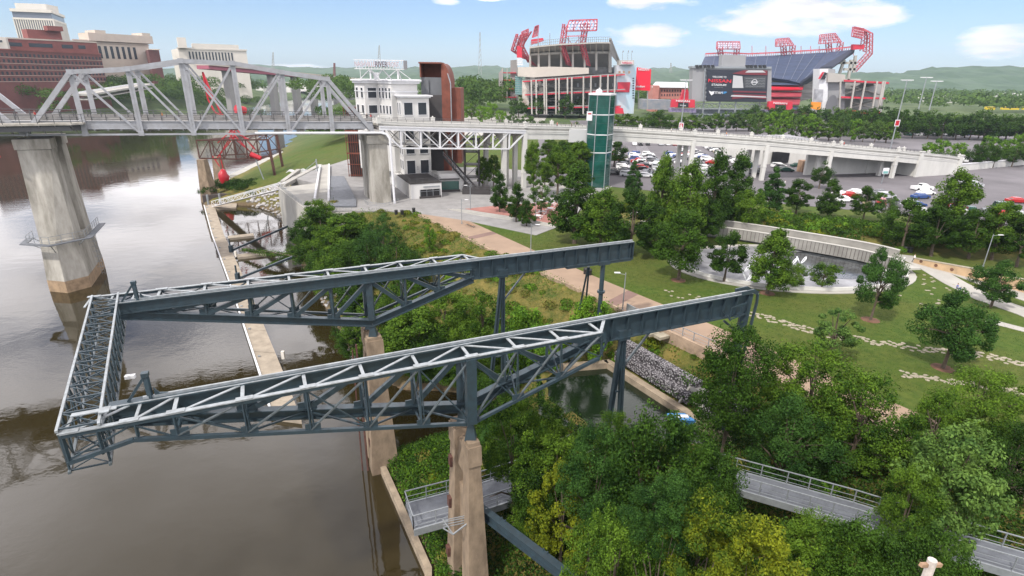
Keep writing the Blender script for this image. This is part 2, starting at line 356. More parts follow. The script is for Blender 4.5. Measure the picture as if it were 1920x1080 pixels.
def pdist(poly, x, y, closed=True):
    RV = np.array(poly, float); x = np.asarray(x, float); y = np.asarray(y, float)
    d = np.full(x.shape, 1e9); ins = np.zeros(x.shape, bool); n = len(RV)
    for i in range(n if closed else n - 1):
        ax, ay = RV[i]; bx, by = RV[(i + 1) % n]
        ex, ey = bx - ax, by - ay; t = np.clip(((x - ax) * ex + (y - ay) * ey) / (ex * ex + ey * ey), 0, 1)
        d = np.minimum(d, np.hypot(x - ax - t * ex, y - ay - t * ey))
        c = (ay > y) != (by > y)
        if ey != 0: ins ^= c & (x < ax + (y - ay) * ex / ey)
    return np.where(ins, -d, d) if closed else d
def sdist(x, y): return pdist(river, x, y)
def riverside(x, y):
    """true between the river and the upper edge of the bank"""
    poly = park_edge + [(-400, -60), (-400, 640)]
    return pdist(poly, x, y) < 0
def smooth(t): t = np.clip(t, 0, 1); return t * t * (3 - 2 * t)
def gz(x, y):
    x = np.asarray(x, float); y = np.asarray(y, float); d = sdist(x, y); rs = riverside(x, y); dp = pdist(park_edge, x, y, False); h = np.clip(d / (d + dp + .01), 0, 1)
    up_ = np.where(rs, ZR + .15 + (4.3 - ZR) * (h ** .8 * .85 + .15 * smooth(h)), 4.45)
    z = np.where(d < 0, ZR + np.maximum(-3, d * 0.9), up_)
    left = (x < -240) & (y > 60) & (d > 0)
    z = np.where(left, ZR + .2 + 17 * smooth(d / 80), z)
    # pond of the slip, kept above the river by its quay
    dq = pdist(pond, x, y); s_in = ((x - 11.5) * .843 + (y - 60.2) * .538) # inland of the gabion wall
    shelf = .35 + 4.0 * smooth((dq - 3.2) / 5.5)
    z = np.where((dq < 9) & (s_in > -1) & (x > 8) & (y > 40), np.minimum(np.maximum(z, shelf), shelf), z)
    z = np.where((dq < 4.5) & (s_in <= -1), z * smooth(dq / 4.5) + .5 * (1 - smooth(dq / 4.5)), z)
    z = np.where(dq < 0, np.maximum(-2.2, dq * 2), z)
    # vegetated berm between the fountain and the car park
    bx = 0.55 * np.exp(-((y - (137 - 0.42 * x)) / 6.5) ** 2) * smooth((x - 25) / 8) * smooth((150 - x) / 30)
    z = z + np.where(d > 5, bx * 2.2, 0)
    far = smooth((np.hypot(x, y) - 700) / 1500)
    return z + far * 4 * (d > 0)
_g1={}
def gz1(x, y): return float(gz(np.array([x]), np.array([y]))[0])
def axis(lo, hi, st, far_lo, far_hi):
    a = list(np.arange(lo, hi, st)); s = st; v = hi
    while v < far_hi: a.append(v); s *= 1.16; v += s
    a.append(far_hi); s = st; v = lo
    while v > far_lo: s *= 1.16; v -= s; a.insert(0, v)
    return np.array(a)
gx = axis(-104, 62, 1.2, -9000, 9000); gy = axis(12, 186, 1.3, -80, 14000)
GX, GY = np.meshgrid(gx, gy); Z = gz(GX, GY)
Dd = sdist(GX, GY)
RS = riverside(GX, GY) & (Dd > 0); rgh = RNG.normal(0, 1, Z.shape) * 0.10 * (RS & (Dd > .5)); Z = Z + rgh
me = bpy.data.meshes.new('ground'); ny, nx = Z.shape
me.from_pydata(np.stack([GX, GY, Z], -1).reshape(-1, 3).tolist(), [], [(j * nx + i, j * nx + i + 1, (j + 1) * nx + i + 1, (j + 1) * nx + i) for j in range(ny - 1) for i in range(nx - 1)])
# masks: R wild bank, G mud at the water line, B far land
wild = RS * (GY < 190) * 1.0; wild = np.maximum(wild, np.clip(1 - smooth((Dd - 8) / 3), 0, 1)); wild = np.where((GX < -230) & (GY > 60), 1, wild)
wild = np.maximum(wild, np.exp(-((GY - (137 - 0.42 * GX)) / 9) ** 2) * (GX > 22) * 1.3).clip(0, 1)
mud = 1 - smooth((Dd - 0.4) / 1.3); farl = smooth((np.hypot(GX, GY) - 260) / 200)
ca = me.color_attributes.new('mask', 'FLOAT_COLOR', 'POINT')
ca.data.foreach_set('color', np.stack([wild, mud, farl, np.ones_like(mud)], -1).reshape(-1).astype(np.float32))
me.polygons.foreach_set('use_smooth', [True] * len(me.polygons))
gm = bpy.data.materials.new('ground'); gm.use_nodes = True; n = gm.node_tree; b = n.nodes['Principled BSDF']; b.inputs['Roughness'].default_value = 0.95; b.inputs['Specular IOR Level'].default_value = 0.2
ge = n.nodes.new('ShaderNodeNewGeometry'); at_ = n.nodes.new('ShaderNodeAttribute'); at_.attribute_name = 'mask'; se = n.nodes.new('ShaderNodeSeparateColor'); n.links.new(at_.outputs['Color'], se.inputs[0])
def gn(sc, c1, c2, det=6):
    t = n.nodes.new('ShaderNodeTexNoise'); t.inputs['Scale'].default_value = sc; t.inputs['Detail'].default_value = det; t.inputs['Roughness'].default_value = 0.65; n.links.new(ge.outputs['Position'], t.inputs['Vector'])
    r = n.nodes.new('ShaderNodeMapRange'); r.inputs[1].default_value = 0.35; r.inputs[2].default_value = 0.65; n.links.new(t.outputs[0], r.inputs[0])
    m = n.nodes.new('ShaderNodeMix'); m.data_type = 'RGBA'; m.inputs[6].default_value = (*c1, 1); m.inputs[7].default_value = (*c2, 1); n.links.new(r.outputs[0], m.inputs[0]); return m.outputs[2]
def gmix(f, a, bb):
    m = n.nodes.new('ShaderNodeMix'); m.data_type = 'RGBA'; n.links.new(f, m.inputs[0]); n.links.new(a, m.inputs[6]); n.links.new(bb, m.inputs[7]); return m.outputs[2]
lawn0 = gn(0.09, (0.095, 0.092, 0.022), (0.046, 0.095, 0.011)); lawn1 = gn(1.1, (0.036, 0.068, 0.009), (0.10, 0.128, 0.022))
hm = n.nodes.new('ShaderNodeMix'); hm.data_type = 'RGBA'; hm.inputs[0].default_value = 0.5; n.links.new(lawn0, hm.inputs[6]); n.links.new(lawn1, hm.inputs[7])
wildc = gn(0.5, (0.06, 0.08, 0.018), (0.19, 0.15, 0.045)); mudc = gn(1.2, (0.09, 0.06, 0.035), (0.17, 0.13, 0.085)); farc = gn(0.03, (0.05, 0.085, 0.03), (0.11, 0.14, 0.06))
c = gmix(se.outputs[0], hm.outputs[2], wildc); c = gmix(se.outputs[1], c, mudc); c = gmix(se.outputs[2], c, farc)
n.links.new(c, b.inputs['Base Color'])
tb = n.nodes.new('ShaderNodeTexNoise'); tb.inputs['Scale'].default_value = 6; tb.inputs['Detail'].default_value = 5; n.links.new(ge.outputs['Position'], tb.inputs['Vector'])
bp = n.nodes.new('ShaderNodeBump'); bp.inputs['Strength'].default_value = 0.7; bp.inputs['Distance'].default_value = 0.12; n.links.new(tb.outputs[0], bp.inputs['Height']); n.links.new(bp.outputs[0], b.inputs['Normal'])
me.materials.append(gm); go = bpy.data.objects.new('ground', me); C.objects.link(go); go['kind'] = 'structure'

# ------------------------------------------------------------------ water
wm = bpy.data.materials.new('river_water'); wm.use_nodes = True; n = wm.node_tree; b = n.nodes['Principled BSDF']
b.inputs['Base Color'].default_value = (0.024, 0.018, 0.006, 1); b.inputs['Roughness'].default_value = 0.035; b.inputs['IOR'].default_value = 1.6
ge = n.nodes.new('ShaderNodeNewGeometry')
def wnz(sc, det, st):
    mp = n.nodes.new('ShaderNodeMapping'); mp.inputs['Scale'].default_value = st; n.links.new(ge.outputs['Position'], mp.inputs[0])
    t = n.nodes.new('ShaderNodeTexNoise'); t.inputs['Scale'].default_value = sc; t.inputs['Detail'].default_value = det; n.links.new(mp.outputs[0], t.inputs['Vector']); return t.outputs[0]
pa = wnz(0.035, 2, (1, 1, 1)); ra = n.nodes.new('ShaderNodeMapRange'); ra.inputs[1].default_value = 0.42; ra.inputs[2].default_value = 0.62; ra.inputs[3].default_value = 0.12; ra.inputs[4].default_value = 1.0; n.links.new(pa, ra.inputs[0])
w1 = wnz(1.6, 3, (1, 1.6, 1)); w2 = wnz(0.28, 3, (1, 1.3, 1))
mu = n.nodes.new('ShaderNodeMath'); mu.operation = 'MULTIPLY'; n.links.new(w1, mu.inputs[0]); n.links.new(ra.outputs[0], mu.inputs[1])
ad = n.nodes.new('ShaderNodeMath'); ad.operation = 'MULTIPLY_ADD'; n.links.new(w2, ad.inputs[0]); ad.inputs[1].default_value = 1.6; n.links.new(mu.outputs[0], ad.inputs[2])
bp = n.nodes.new('ShaderNodeBump'); bp.inputs['Strength'].default_value = 0.36; bp.inputs['Distance'].default_value = 0.03; n.links.new(ad.outputs[0], bp.inputs['Height']); n.links.new(bp.outputs[0], b.inputs['Normal'])
wb = MB(); wb.add([(-1200, -80, ZR), (-2, -80, ZR), (3.5, 70, ZR), (-60, 240, ZR), (-60, 1800, ZR), (-1200, 1800, ZR)], [(0, 1, 2, 3, 4, 5)])
struct('river', wb, wm)
struct('pond_water', MB().add([(3, 50, 0), (9, 45, 0), (22, 42, 0), (22, 48, 0), (12, 62, 0), (3, 60, 0)], [(0, 1, 2, 3, 4, 5)]), mat('pond_green', (.006, .013, .005), .04, 0, 0, 1, None, .25, 3))

# ------------------------------------------------------------------ paved surfaces
GZ = 4.45
def P2(l, z=4.5): return [at(*p, z)[:2] for p in l]
def slab(name, poly, z1, m, th=0.5): return struct(name, MB().prism(poly, z1 - th, z1), m)
pr_l = [(-9.2, 114.9), (3.8, 94.2), (14.0, 78.9), (23.8, 65.0), (27.2, 60.0), (37, 45), (47, 30), (52, 20)]
slab('promenade_path', pr_r + pr_l[::-1], 4.56, tan, 1.5)
k = MB(); k.ribbon(pr_r, 0.35, 3.2, 4.70, off=-0.15); struct('promenade_kerb', k, mat('kerb_tan', (0.33, 0.24, 0.17), 0.9, 0, 0.3, 1.0))
kb = MB()
for i, (a, c_) in enumerate([(0.12, 0), (0.42, 0), (0.80, 0)]):
    pass
for t0 in (100.5, 84.5, 68.8, 52.0):
    def onl(line, y):
        for (xa, ya), (xb, yb) in zip(line, line[1:]):
            if yb <= y <= ya: f = (y - ya) / (yb - ya); return (xa + (xb - xa) * f, y)
    p0, p1 = onl(pr_r, t0), onl(pr_l, min(t0 + 4.6, 114.5)); p2, p3 = onl(pr_l, min(t0 + 6.2, 114.8)), onl(pr_r, t0 + 1.6)
    kb.prism([p0, p1, p2, p3], 4.50, 4.568)
struct('promenade_paving_band', kb, tand)
slab('plaza_pavement', [(-41, 123), (-28, 123.4), (-21.6, 121.5), (-9.2, 114.9), (4.5, 104.5), (9.8, 112), (28, 158), (20, 178), (-8, 190), (-24, 190), (-60, 205), (-66, 165), (-54, 155), (-46, 140)], 4.53, plz, 5)
slab('playground_surface', [(-11.1, 126.5), (-2.8, 131.0), (10.5, 135.5), (13, 122), (8.9, 113.2), (2.7, 118.0), (-7.5, 124.0)], 4.575, play, 0.1)
kk = MB()
for q in range(3): kk.ribbon([(-13 - q, 125.6 + q * .2), (-7.6 - q * .5, 122.8 - q), (2.6 - q * .2, 116.8 - q), (8.8, 112.2 - q * .8)], 0.35, 4.4, 4.72 - q * 0.04)
struct('plaza_step', kk, conc)
# asphalt of the car parks, roads
slab('car_park_asphalt', [(27, 158), (53, 144.5), (68, 137), (90, 127.5), (108, 116.5), (140, 88), (330, 120), (420, 330), (390, 480), (150, 450), (40, 420), (34, 280), (29, 200)], 4.52, asph, 0.06)
ln = MB()
for q in range(16):
    x = 52 + 5.2 * q; y = 143.5 - q * 2.3; ln.box((x, y + 9, 4.53), (0.14, 5.2, 0.02), -0.42)
for r_ in range(4):
    for q in range(30): ln.box((44 + r_ * 18 + q * 0.5, 176 + q * 3.0, 4.53), (5.0, 0.13, 0.02), -0.12)
struct('parking_bay_line', ln, whitepaint)
slab('road_pavement', P2([(1012, 250), (1002, 300), (1012, 345), (1045, 350), (1035, 300), (1022, 250)]), 4.52, asph, 0.07)
slab('sidewalk', P2([(870, 330), (940, 345), (1045, 352), (1140, 352), (1140, 340), (1040, 342), (940, 332), (860, 318)]), 4.535, conc, 0.1)
slab('far_plaza_pavement', [(-60, 300), (10, 300), (30, 500), (-80, 560)], 4.53, conc, 0.1)
pth = [at(1650, 478)[:2], at(1700, 482)[:2], at(1745, 503)[:2], at(1790, 530)[:2], at(1850, 560)[:2], at(1930, 588)[:2], at(2050, 640)[:2]]
k = MB().ribbon(pth, 3.6, 4.3, 4.51); struct('park_path', k, conc)
k = MB().ribbon([at(1745, 500)[:2], at(1800, 512)[:2], at(1920, 556)[:2], at(2050, 600)[:2]], 3.6, 4.3, 4.525); struct('park_path', k, conc)
k = MB().ribbon([at(1850, 600)[:2], at(1920, 618)[:2], at(2050, 640)[:2]], 1.6, 4.3, 4.5); struct('park_path', k, conc)
# concrete beach beside the rusty frame and the stepped terrace
river_scale(1)
slab('beach_pavement', [(-96.5, 190), (-74, 186), (-74, 215), (-86, 262), (-104, 262), (-101, 225)], 0.9, conc, 1.2)
river_scale(0)

# rubble at the water line, grey rip-rap
def rocks(name, n_, area, smin, smax, label=None, zoff=0.0, m=rock):
    k = MB(); done = 0
    while done < n_:
        x, y = area(); x *= RK; y *= RK; d = float(sdist(np.array([x]), np.array([y]))[0])
        if d < -0.6: continue
        s = random.uniform(smin, smax); z = gz1(x, y) + zoff; done += 1
        k.ball((x, y, z), s, 6, 4, (random.uniform(.8, 1.4), random.uniform(.8, 1.4), random.uniform(.45, .8)))
    kv = [(v[0] + random.gauss(0, .09 * smax), v[1] + random.gauss(0, .09 * smax), v[2] + random.gauss(0, .07 * smax)) for v in k.v]; k.v = kv
    return single(name, k, m, kind='stuff')
def band(x0, y0, x1, y1, w):
    def f():
        t = random.random(); q = random.uniform(0, w); dx, dy = x1 - x0, y1 - y0; l = math.hypot(dx, dy)
        return x0 + dx * t + dy / l * q, y0 + dy * t - dx / l * q
    return f
rocks('riprap', 420, band(-72, 148, -46, 114, -11), 0.35, 0.8)
rocks('riprap', 170, band(-30, 81, -18, 58, -3.5), 0.2, 0.5)
# gabion wall and concrete ledge of the slip
W0, W1 = Vector((11.5, 60.2, 0)), Vector((21.0, 44.6, 0)); wd = (W1 - W0).normalized(); wnrm = Vector((-wd.y, wd.x, 0))
if wnrm.x < 0: wnrm = -wnrm
k = MB(); k.bar(W0 + wnrm * 0.5 + Vector((0, 0, 0.1)) - wd * 0.5, W1 + wnrm * 0.5 + Vector((0, 0, 0.1)), .9, 1.3)
single('slip_quay_ledge', k, mat('ledge_concrete', (0.27, 0.215, 0.155), 0.9, 0, 0.3, 0.9), 'stained concrete ledge at the foot of the rock filled wall', 'quay')
k = MB(); k.bar(W0 + Vector((0.3, 0.3, 0.1)), Vector((3.6, 58.9, 0.1)), .9, 1.3)
single('slip_quay_ledge', k, MATS['ledge_concrete'], 'concrete edge of the slip running back under the trees toward the river', 'quay')
gab = mat('gabion_stone', (0.40, 0.385, 0.40), 0.9)
t = gab.node_tree; bb = t.nodes['Principled BSDF']; g_ = t.nodes.new('ShaderNodeNewGeometry'); vo = t.nodes.new('ShaderNodeTexVoronoi'); vo.inputs['Scale'].default_value = 4.5; t.links.new(g_.outputs['Position'], vo.inputs['Vector'])
r = t.nodes.new('ShaderNodeValToRGB'); r.color_ramp.elements[0].color = (0.50, 0.48, 0.50, 1); r.color_ramp.elements[1].color = (0.04, 0.035, 0.04, 1); r.color_ramp.elements[1].position = 0.62; t.links.new(vo.outputs['Distance'], r.inputs[0]); t.links.new(r.outputs[0], bb.inputs['Base Color'])
bq = t.nodes.new('ShaderNodeBump'); bq.inputs['Strength'].default_value = 1; bq.inputs['Distance'].default_value = 0.15; bq.invert = True; t.links.new(vo.outputs['Distance'], bq.inputs['Height']); t.links.new(bq.outputs[0], bb.inputs['Normal'])
gt = thing('gabion_wall', 'two tier wall of wire baskets filled with grey stones above the slip', 'retaining wall', (16, 52, 1))
for tier, (o_, z0, h) in enumerate(((1.9, 0.8, 1.15), (2.9, 1.9, 1.15))):
    s_ = 0.0
    while s_ < 17.5:
        if not 11.3 < s_ < 12.6:
            p = W0 + wd * (s_ + 0.95) + wnrm * o_; k = MB(); k.box((p.x, p.y, z0 + h / 2), (1.88, 1.1, h), math.atan2(wd.y, wd.x) + random.uniform(-.02, .02)); part('basket', k, gab, gt)
        s_ += 1.95
hw = thing('culvert_headwall', 'pale concrete wing wall with a round drain pipe set in the gabions', 'culvert', tuple(W0 + wd * 12.5 + wnrm * 1.5))
q = W0 + wd * 12.4 + wnrm * 1.9; k = MB()
a_, b_ = q - wd * 1.6, q + wd * 0.9
k.hexa([(*(a_ + wnrm * .4)[:2], .7), (*(b_ + wnrm * .4)[:2], .7), (*(b_ + wnrm * 1.2)[:2], .7), (*(a_ + wnrm * 1.2)[:2], .7)], [(*(a_ + wnrm * .4)[:2], 2.4), (*(b_ + wnrm * .4)[:2], 2.7), (*(b_ + wnrm * 1.2)[:2], 2.7), (*(a_ + wnrm * 1.2)[:2], 2.4)])
k.hexa([(*(b_ - wnrm * .9)[:2], .7), (*(b_ - wnrm * .9 + wd * .25)[:2], .7), (*(b_ + wnrm * .5 + wd * .25)[:2], .7), (*(b_ + wnrm * .5)[:2], .7)], [(*(b_ - wnrm * .9)[:2], 1.0), (*(b_ - wnrm * .9 + wd * .25)[:2], 1.0), (*(b_ + wnrm * .5 + wd * .25)[:2], 2.7), (*(b_ + wnrm * .5)[:2], 2.7)])
k.hexa([(*(a_ - wnrm * .9)[:2], .7), (*(a_ - wnrm * .9 + wd * .2)[:2], .7), (*(a_ + wnrm * .5 + wd * .2)[:2], .7), (*(a_ + wnrm * .5)[:2], .7)], [(*(a_ - wnrm * .9)[:2], .9), (*(a_ - wnrm * .9 + wd * .2)[:2], .9), (*(a_ + wnrm * .5 + wd * .2)[:2], 2.4), (*(a_ + wnrm * .5)[:2], 2.4)])
part('wing_wall', k, conc, hw)
pc = q + wd * -0.2 + wnrm * 0.36; k = MB(); k.tube([pc + Vector((0, 0, 1.5)), pc + wnrm * -0.08 + Vector((0, 0, 1.5))], 0.48, 16); part('drain_opening', k, dark, hw)
river_scale(1)
# low river wall in front of the near trees
k = MB(); k.ribbon([(-2.2, 5), (-5.6, 29.6), (-12.0, 42.0)], 0.5, -1, 0.75); single('river_wall', k, MATS['ledge_concrete'], 'low brown concrete wall along the water in front of the near pier', 'retaining wall')

# ------------------------------------------------------------------ gantry
def gp(O, s, v, z): return O + UG * s + VG * v + Vector((0, 0, z))
NODES = [2.7, 5.55, 8.4, 11.25, 14.1, 17.0, 19.85, 22.7, 25.5]
def bz(s):
    if s <= 1: return 17.75
    if s <= 17: return 17.75 - 3.45 * (s - 1) / 16
    return min(17.2, 14.3 + 2.6 * (s - 17) / 8.5)
TZ = 18.6
gf = thing('crane_gantry', 'dark blue grey steel gantry of two truss arms joined by a lattice over the river', 'gantry', tuple(gp(GA, 17, 0, 4)))
def build_leg(O, side, send):
    """heavy truss in plane v=0, light truss at v=side; side is the outer direction"""
    k = MB()
    def p(s, v, z): return gp(O, s, v, z)
    # top chord: box girder with flanges and crane rail
    k.bar(p(0, 0, TZ - .42), p(25.6, 0, TZ - .42), 0.32, 0.66)
    k.bar(p(-.1, 0, TZ - .05), p(send, 0, TZ - .05), 0.62, 0.08); k.bar(p(0, -.02, TZ - .78), p(25.5, -.02, TZ - .78), 0.58, 0.06)
    ht = part('main_truss', k, steel, gf)
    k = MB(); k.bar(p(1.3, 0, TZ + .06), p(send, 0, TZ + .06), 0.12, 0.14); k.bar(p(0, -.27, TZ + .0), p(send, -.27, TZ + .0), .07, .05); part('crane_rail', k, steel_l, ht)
    k = MB(); zt = TZ - .8
    k.hexa([p(-.05, -.05, 17.65), p(3.4, -.05, bz(3.4)), p(3.4, .05, bz(3.4)), p(-.05, .05, 17.65)], [p(-.05, -.05, zt), p(3.4, -.05, zt), p(3.4, .05, zt), p(-.05, .05, zt)])
    part('end_web_plate', k, steel, ht)
    k = MB(); dpt = 1.55
    k.bar(p(25.6, 0, TZ - .1 - dpt / 2), p(send, 0, TZ - .1 - dpt / 2), 0.06, dpt); k.bar(p(25.5, 0, TZ - .1 - dpt), p(send, 0, TZ - .1 - dpt), 0.56, 0.07)
    s_ = 26.2
    while s_ < send: k.box(p(s_, 0, TZ - .1 - dpt / 2), (0.05, 0.5, dpt - .1), math.radians(24)); s_ += 1.18
    k.box(p(send + .03, 0, TZ - .9), (0.08, .58, 1.75), math.radians(24))
    part('plate_girder', k, steel, ht)
    k = MB()
    pts = [(0, 17.7), (1, 17.6), (17, 14.3), (25.7, 16.95)]
    for (a, za), (b_, zb) in zip(pts, pts[1:]):
        k.bar(p(a, 0, za), p(b_, 0, zb), 0.07, 0.52); k.bar(p(a, 0, za + .27), p(b_, 0, zb + .27), 0.5, 0.06); k.bar(p(a, 0.001, za - .27), p(b_, 0.001, zb - .27), 0.5, 0.06)
    part('bottom_chord', k, steel, ht)
    for i, s in enumerate(NODES):
        k = MB(); w = 0.5 if s == 17.0 else 0.16
        k.bar(p(s, 0, bz(s) + .2), p(s, 0, TZ - .75), w, .3); part('vertical', k, steel, ht)
    for i in range(8):
        k = MB()
        a, b_ = (NODES[i], NODES[i + 1])
        if b_ <= 17.0: A_, B_ = p(a, 0, bz(a) + .2), p(b_, 0, TZ - .7)
        else: A_, B_ = p(b_, 0, bz(b_) + .2), p(a, 0, TZ - .7)
        if i == 0: A_ = p(3.0, 0, bz(3) + .1)
        k.bar(A_, B_, 0.25, 0.3); part('diagonal', k, steel, ht)
        g1 = MB(); c_ = A_; g1.box((c_.x, c_.y, c_.z + .1), (0.95, 0.09, 0.6), math.radians(24)); part('gusset_plate', g1, steel, ht)
    # light truss
    k = MB(); v = side
    k.bar(p(-1.5, v, TZ - .03), p(25.4, v, TZ - .03), .24, .05); k.bar(p(25.4, v, TZ - .03), p(26.6, side * .15, TZ - .07), .2, .05)  # thin cap plate coloured pale as sky glare, darker web set below
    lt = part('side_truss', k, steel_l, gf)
    k = MB(); k.bar(p(-1.5, v, TZ - .15), p(25.4, v, TZ - .15), .16, .18); k.bar(p(25.4, v, TZ - .15), p(26.6, side * .15, TZ - .2), .12, .18); part('chord_web', k, steel, lt)
    k = MB(); pts = [(-1.5, 17.1), (1, 17.6), (17, 14.25), (25.4, 16.8)]
    for (a, za), (b_, zb) in zip(pts, pts[1:]): k.bar(p(a, v, za), p(b_, v, zb), .2, .18)
    k.bar(p(25.4, v, 16.8), p(27.0, side * .2, TZ - 1.4), .12, .12)
    part('bottom_chord', k, steel, lt)
    for i, s in enumerate([-1.45, -.2, 1.2] + NODES):
        k = MB(); zz = bz(s) if s > 1 else 17.2
        if s == 17.0: k.box(p(s, v, (TZ + zz) / 2 - .1), (.58, .42, TZ - zz - .1), math.radians(24)); part('pier_post', k, steel, lt); continue
        k.bar(p(s, v, zz), p(s, v, TZ - .1), .07, .16); k.bar(p(s + .16, v, zz), p(s + .04, v, TZ - .1), .05, .12) if i > 3 else None
        part('vertical', k, steel, lt)
    for i in range(8):
        a, b_ = NODES[i], NODES[i + 1]; k = MB()
        k.bar(p(a, v, bz(a)), p(b_, v, TZ - .15), .15, .07); k.bar(p(a + .12, v + .1, bz(a)), p(b_ + .12, v + .1, TZ - .15), .05, .07)
        part('diagonal', k, steel_m, lt)
        if b_ > 17.0 or i % 2 == 0:
            k = MB(); k.bar(p(a, v, TZ - .2), p(b_, v, bz(b_)), .07, .07); part('diagonal', k, steel, lt)
        g1 = MB(); g1.box(p(a + .1, v, bz(a) + .12), (.75, .06, .45), math.radians(24)); part('gusset_plate', g1, steel, lt)
    for (a, b_) in ((-1.45, 1.2), (2.7, .9)):
        k = MB(); k.bar(p(a, v, 17.25), p(b_ if a < 0 else 1.0, v, TZ - .2 if a < 0 else TZ - .2), .06, .08); part('diagonal', k, steel, lt)
    # laterals on top and bottom
    k = MB()
    LN = [0.0, 1.2] + NODES + [25.45]
    for j, s in enumerate(NODES): k.bar(p(s, side * .15, TZ - .1), p(s, v, TZ - .1), .17, .06)
    for s in (-1.4, -.1, 1.2): k.bar(p(s, 0, TZ - .1), p(s, v, TZ - .1), .13, .06)
    seq = [-1.3, .9, 2.7] + [n_ for n_ in NODES[1:]]
    for j, (a, b_) in enumerate(zip(seq, seq[1:])):
        if b_ <= 17.0: k.bar(p(a + .15, v, TZ - .07), p(b_ - .15, side * .15, TZ - .07), .15, .05)
        else: k.bar(p(a + .15, side * .15, TZ - .07), p(b_ - .2, v, TZ - .07), .14, .05)
        k.box(p(a + .1, v * .98, TZ + .02), (.75, .32, .03), math.radians(24))
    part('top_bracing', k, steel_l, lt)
    k = MB()
    for j, (a, b_) in enumerate(zip(NODES, NODES[1:])):
        k.bar(p(a, v, bz(a)), p(a, 0, bz(a)), .1, .1)
        k.bar(p(a, v if j % 2 else 0, bz(a)), p(b_, 0 if j % 2 else v, bz(b_)), .09, .09)
        k.bar(p(a, v, bz(a) + .1), p(a, 0, TZ - .9), .09, .09)
        if a > 8: k.bar(p(a, 0, bz(a) + .1), p(a, v, TZ - .3), .07, .07)
        zm = (bz(a) + TZ) / 2; k.bar(p(a, v, zm), p(a, 0, zm), .06, .08)
    part('bottom_bracing', k, steel, lt)
    # bracket at the river end and buffer
    k = MB(); k.bar(p(.7, 0, TZ), p(1.55, 0, TZ + 1.15), .12, .12); k.bar(p(1.6, 0, TZ), p(1.6, 0, TZ + 1.25), .22, .16); k.box(p(1.6, 0, TZ + 1.25), (.3, .3, .2), .4)
    k.hexa([p(1.8, -.05, TZ), p(3.0, -.05, TZ), p(3.0, .05, TZ), p(1.8, .05, TZ)], [p(1.8, -.05, TZ + .5), p(2.0, -.05, TZ + .2), p(2.0, .05, TZ + .2), p(1.8, .05, TZ + .5)])
    part('end_bracket', k, steel, ht)
    # trestle legs under the plate girder
    zb = 0.0
    for (sa, sb, va, vb) in ((28.35, 26.7 if side > 0 else 27.5, 0, 0 if side > 0 else .5), (28.45, 28.6 if side > 0 else 29.3, 0, 0)):
        k = MB(); A_, B_ = p(sa, va, TZ - 1.6), p(sb, vb, zb); dv = (B_ - A_).normalized()
        k.bar(A_, B_, .26, .07); k.bar(A_ + UG * .12, B_ + UG * .12, .06, .30, up=VG); k.bar(A_ - UG * .12, B_ - UG * .12, .06, .30, up=VG)
        part('trestle_leg', k, steel, gf)
    sb1, sb2 = (26.7, 28.6) if side > 0 else (27.5, 29.3)
    for q in range(7):
        f = .25 + q * .11; z_ = (TZ - 1.6) * (1 - f); k = MB(); k.bar(p(28.35 + (sb1 - 28.35) * f, 0, z_), p(28.45 + (sb2 - 28.45) * f, 0, z_), .08, .12)
        if q % 2: f2 = f + .11; k.bar(p(28.35 + (sb1 - 28.35) * f, .0, z_), p(28.45 + (sb2 - 28.45) * f2, .0, (TZ - 1.6) * (1 - f2)), .06, .06)
        part('leg_strut', k, steel, gf)
    k = MB(); k.bar(p(28.6, 0, TZ - 4.0), p(30.6, 0, TZ - 1.7), .12, .14); part('knee_brace', k, steel_m, gf)
    k = MB(); k.box(p(28.4, 0, TZ - 1.5), (.9, .5, .7), math.radians(24)); part('leg_head', k, steel, gf)
build_leg(GA, -1.8, 39.0)
build_leg(GB, 1.8, 41.8)
# near land end: heavy bent post; far land end: round column with braced frame
pA = lambda s, v, z: gp(GA, s, v, z)
k = MB()
for v in (-.33, .33):
    pts = [pA(38.2, v, TZ + .1), pA(39.3, v, TZ + .15), pA(39.75, v, TZ - .1), pA(39.8, v, TZ - .8), pA(39.2, v, 12), pA(38.6, v, 4)]
    for a, b_ in zip(pts, pts[1:]): k.bar(a, b_, .09, .3)
k.bar(pA(39.2, 0, TZ - .1), pA(38.5, 0, 4), .62, .3); k.bar(pA(37.2, 0, TZ - 2.0), pA(38.9, 0, TZ - 3.3), .12, .16)
for a in (0.0, 0.9): k.bar(pA(37.2 + a, -.5, TZ - .8), pA(37.2 + a, -.5, TZ - 1.7), .08, .08)
k.bar(pA(37.2, -.5, TZ - .8), pA(38.6, -.5, TZ - .6), .07, .07); k.bar(pA(37.2, -.5, TZ - 1.7), pA(38.6, -.5, TZ - 1.5), .07, .07); k.bar(pA(36.5, -.4, TZ - .9), pA(37.3, -.5, TZ - 1.8), .07, .07)
part('end_post', k, steel, gf)
pB = lambda s, v, z: gp(GB, s, v, z)
k = MB(); k.tube([pB(38.7, 0, TZ - 1.9), pB(38.7, 0, 2)], .22, 10); k.box(pB(38.7, 0, TZ - 1.8), (1.2, .6, .3), math.radians(24)); k.box(pB(38.2, 0, TZ - 1.75), (7.0, .5, .25), math.radians(24))
for z_ in (14, 11, 8): k.tube([pB(38.7, 0, z_), pB(38.7, 0, z_ - .2)], .38, 10)
part('end_post', k, steel, gf)
k = MB(); k.bar(pB(37.7, 1.0, 16.2), pB(36.6, 2.2, 4), .16, .16); k.bar(pB(37.8, 1.0, 16.2), pB(38.4, 2.4, 4), .16, .16)
for f in (.35, .6, .85): z_ = 16.2 - 12.2 * f; k.bar(pB(37.7 - 1.1 * f, 1 + 1.2 * f, z_), pB(37.8 + .6 * f, 1 + 1.4 * f, z_), .1, .1)
part('braced_frame', k, steel, gf)
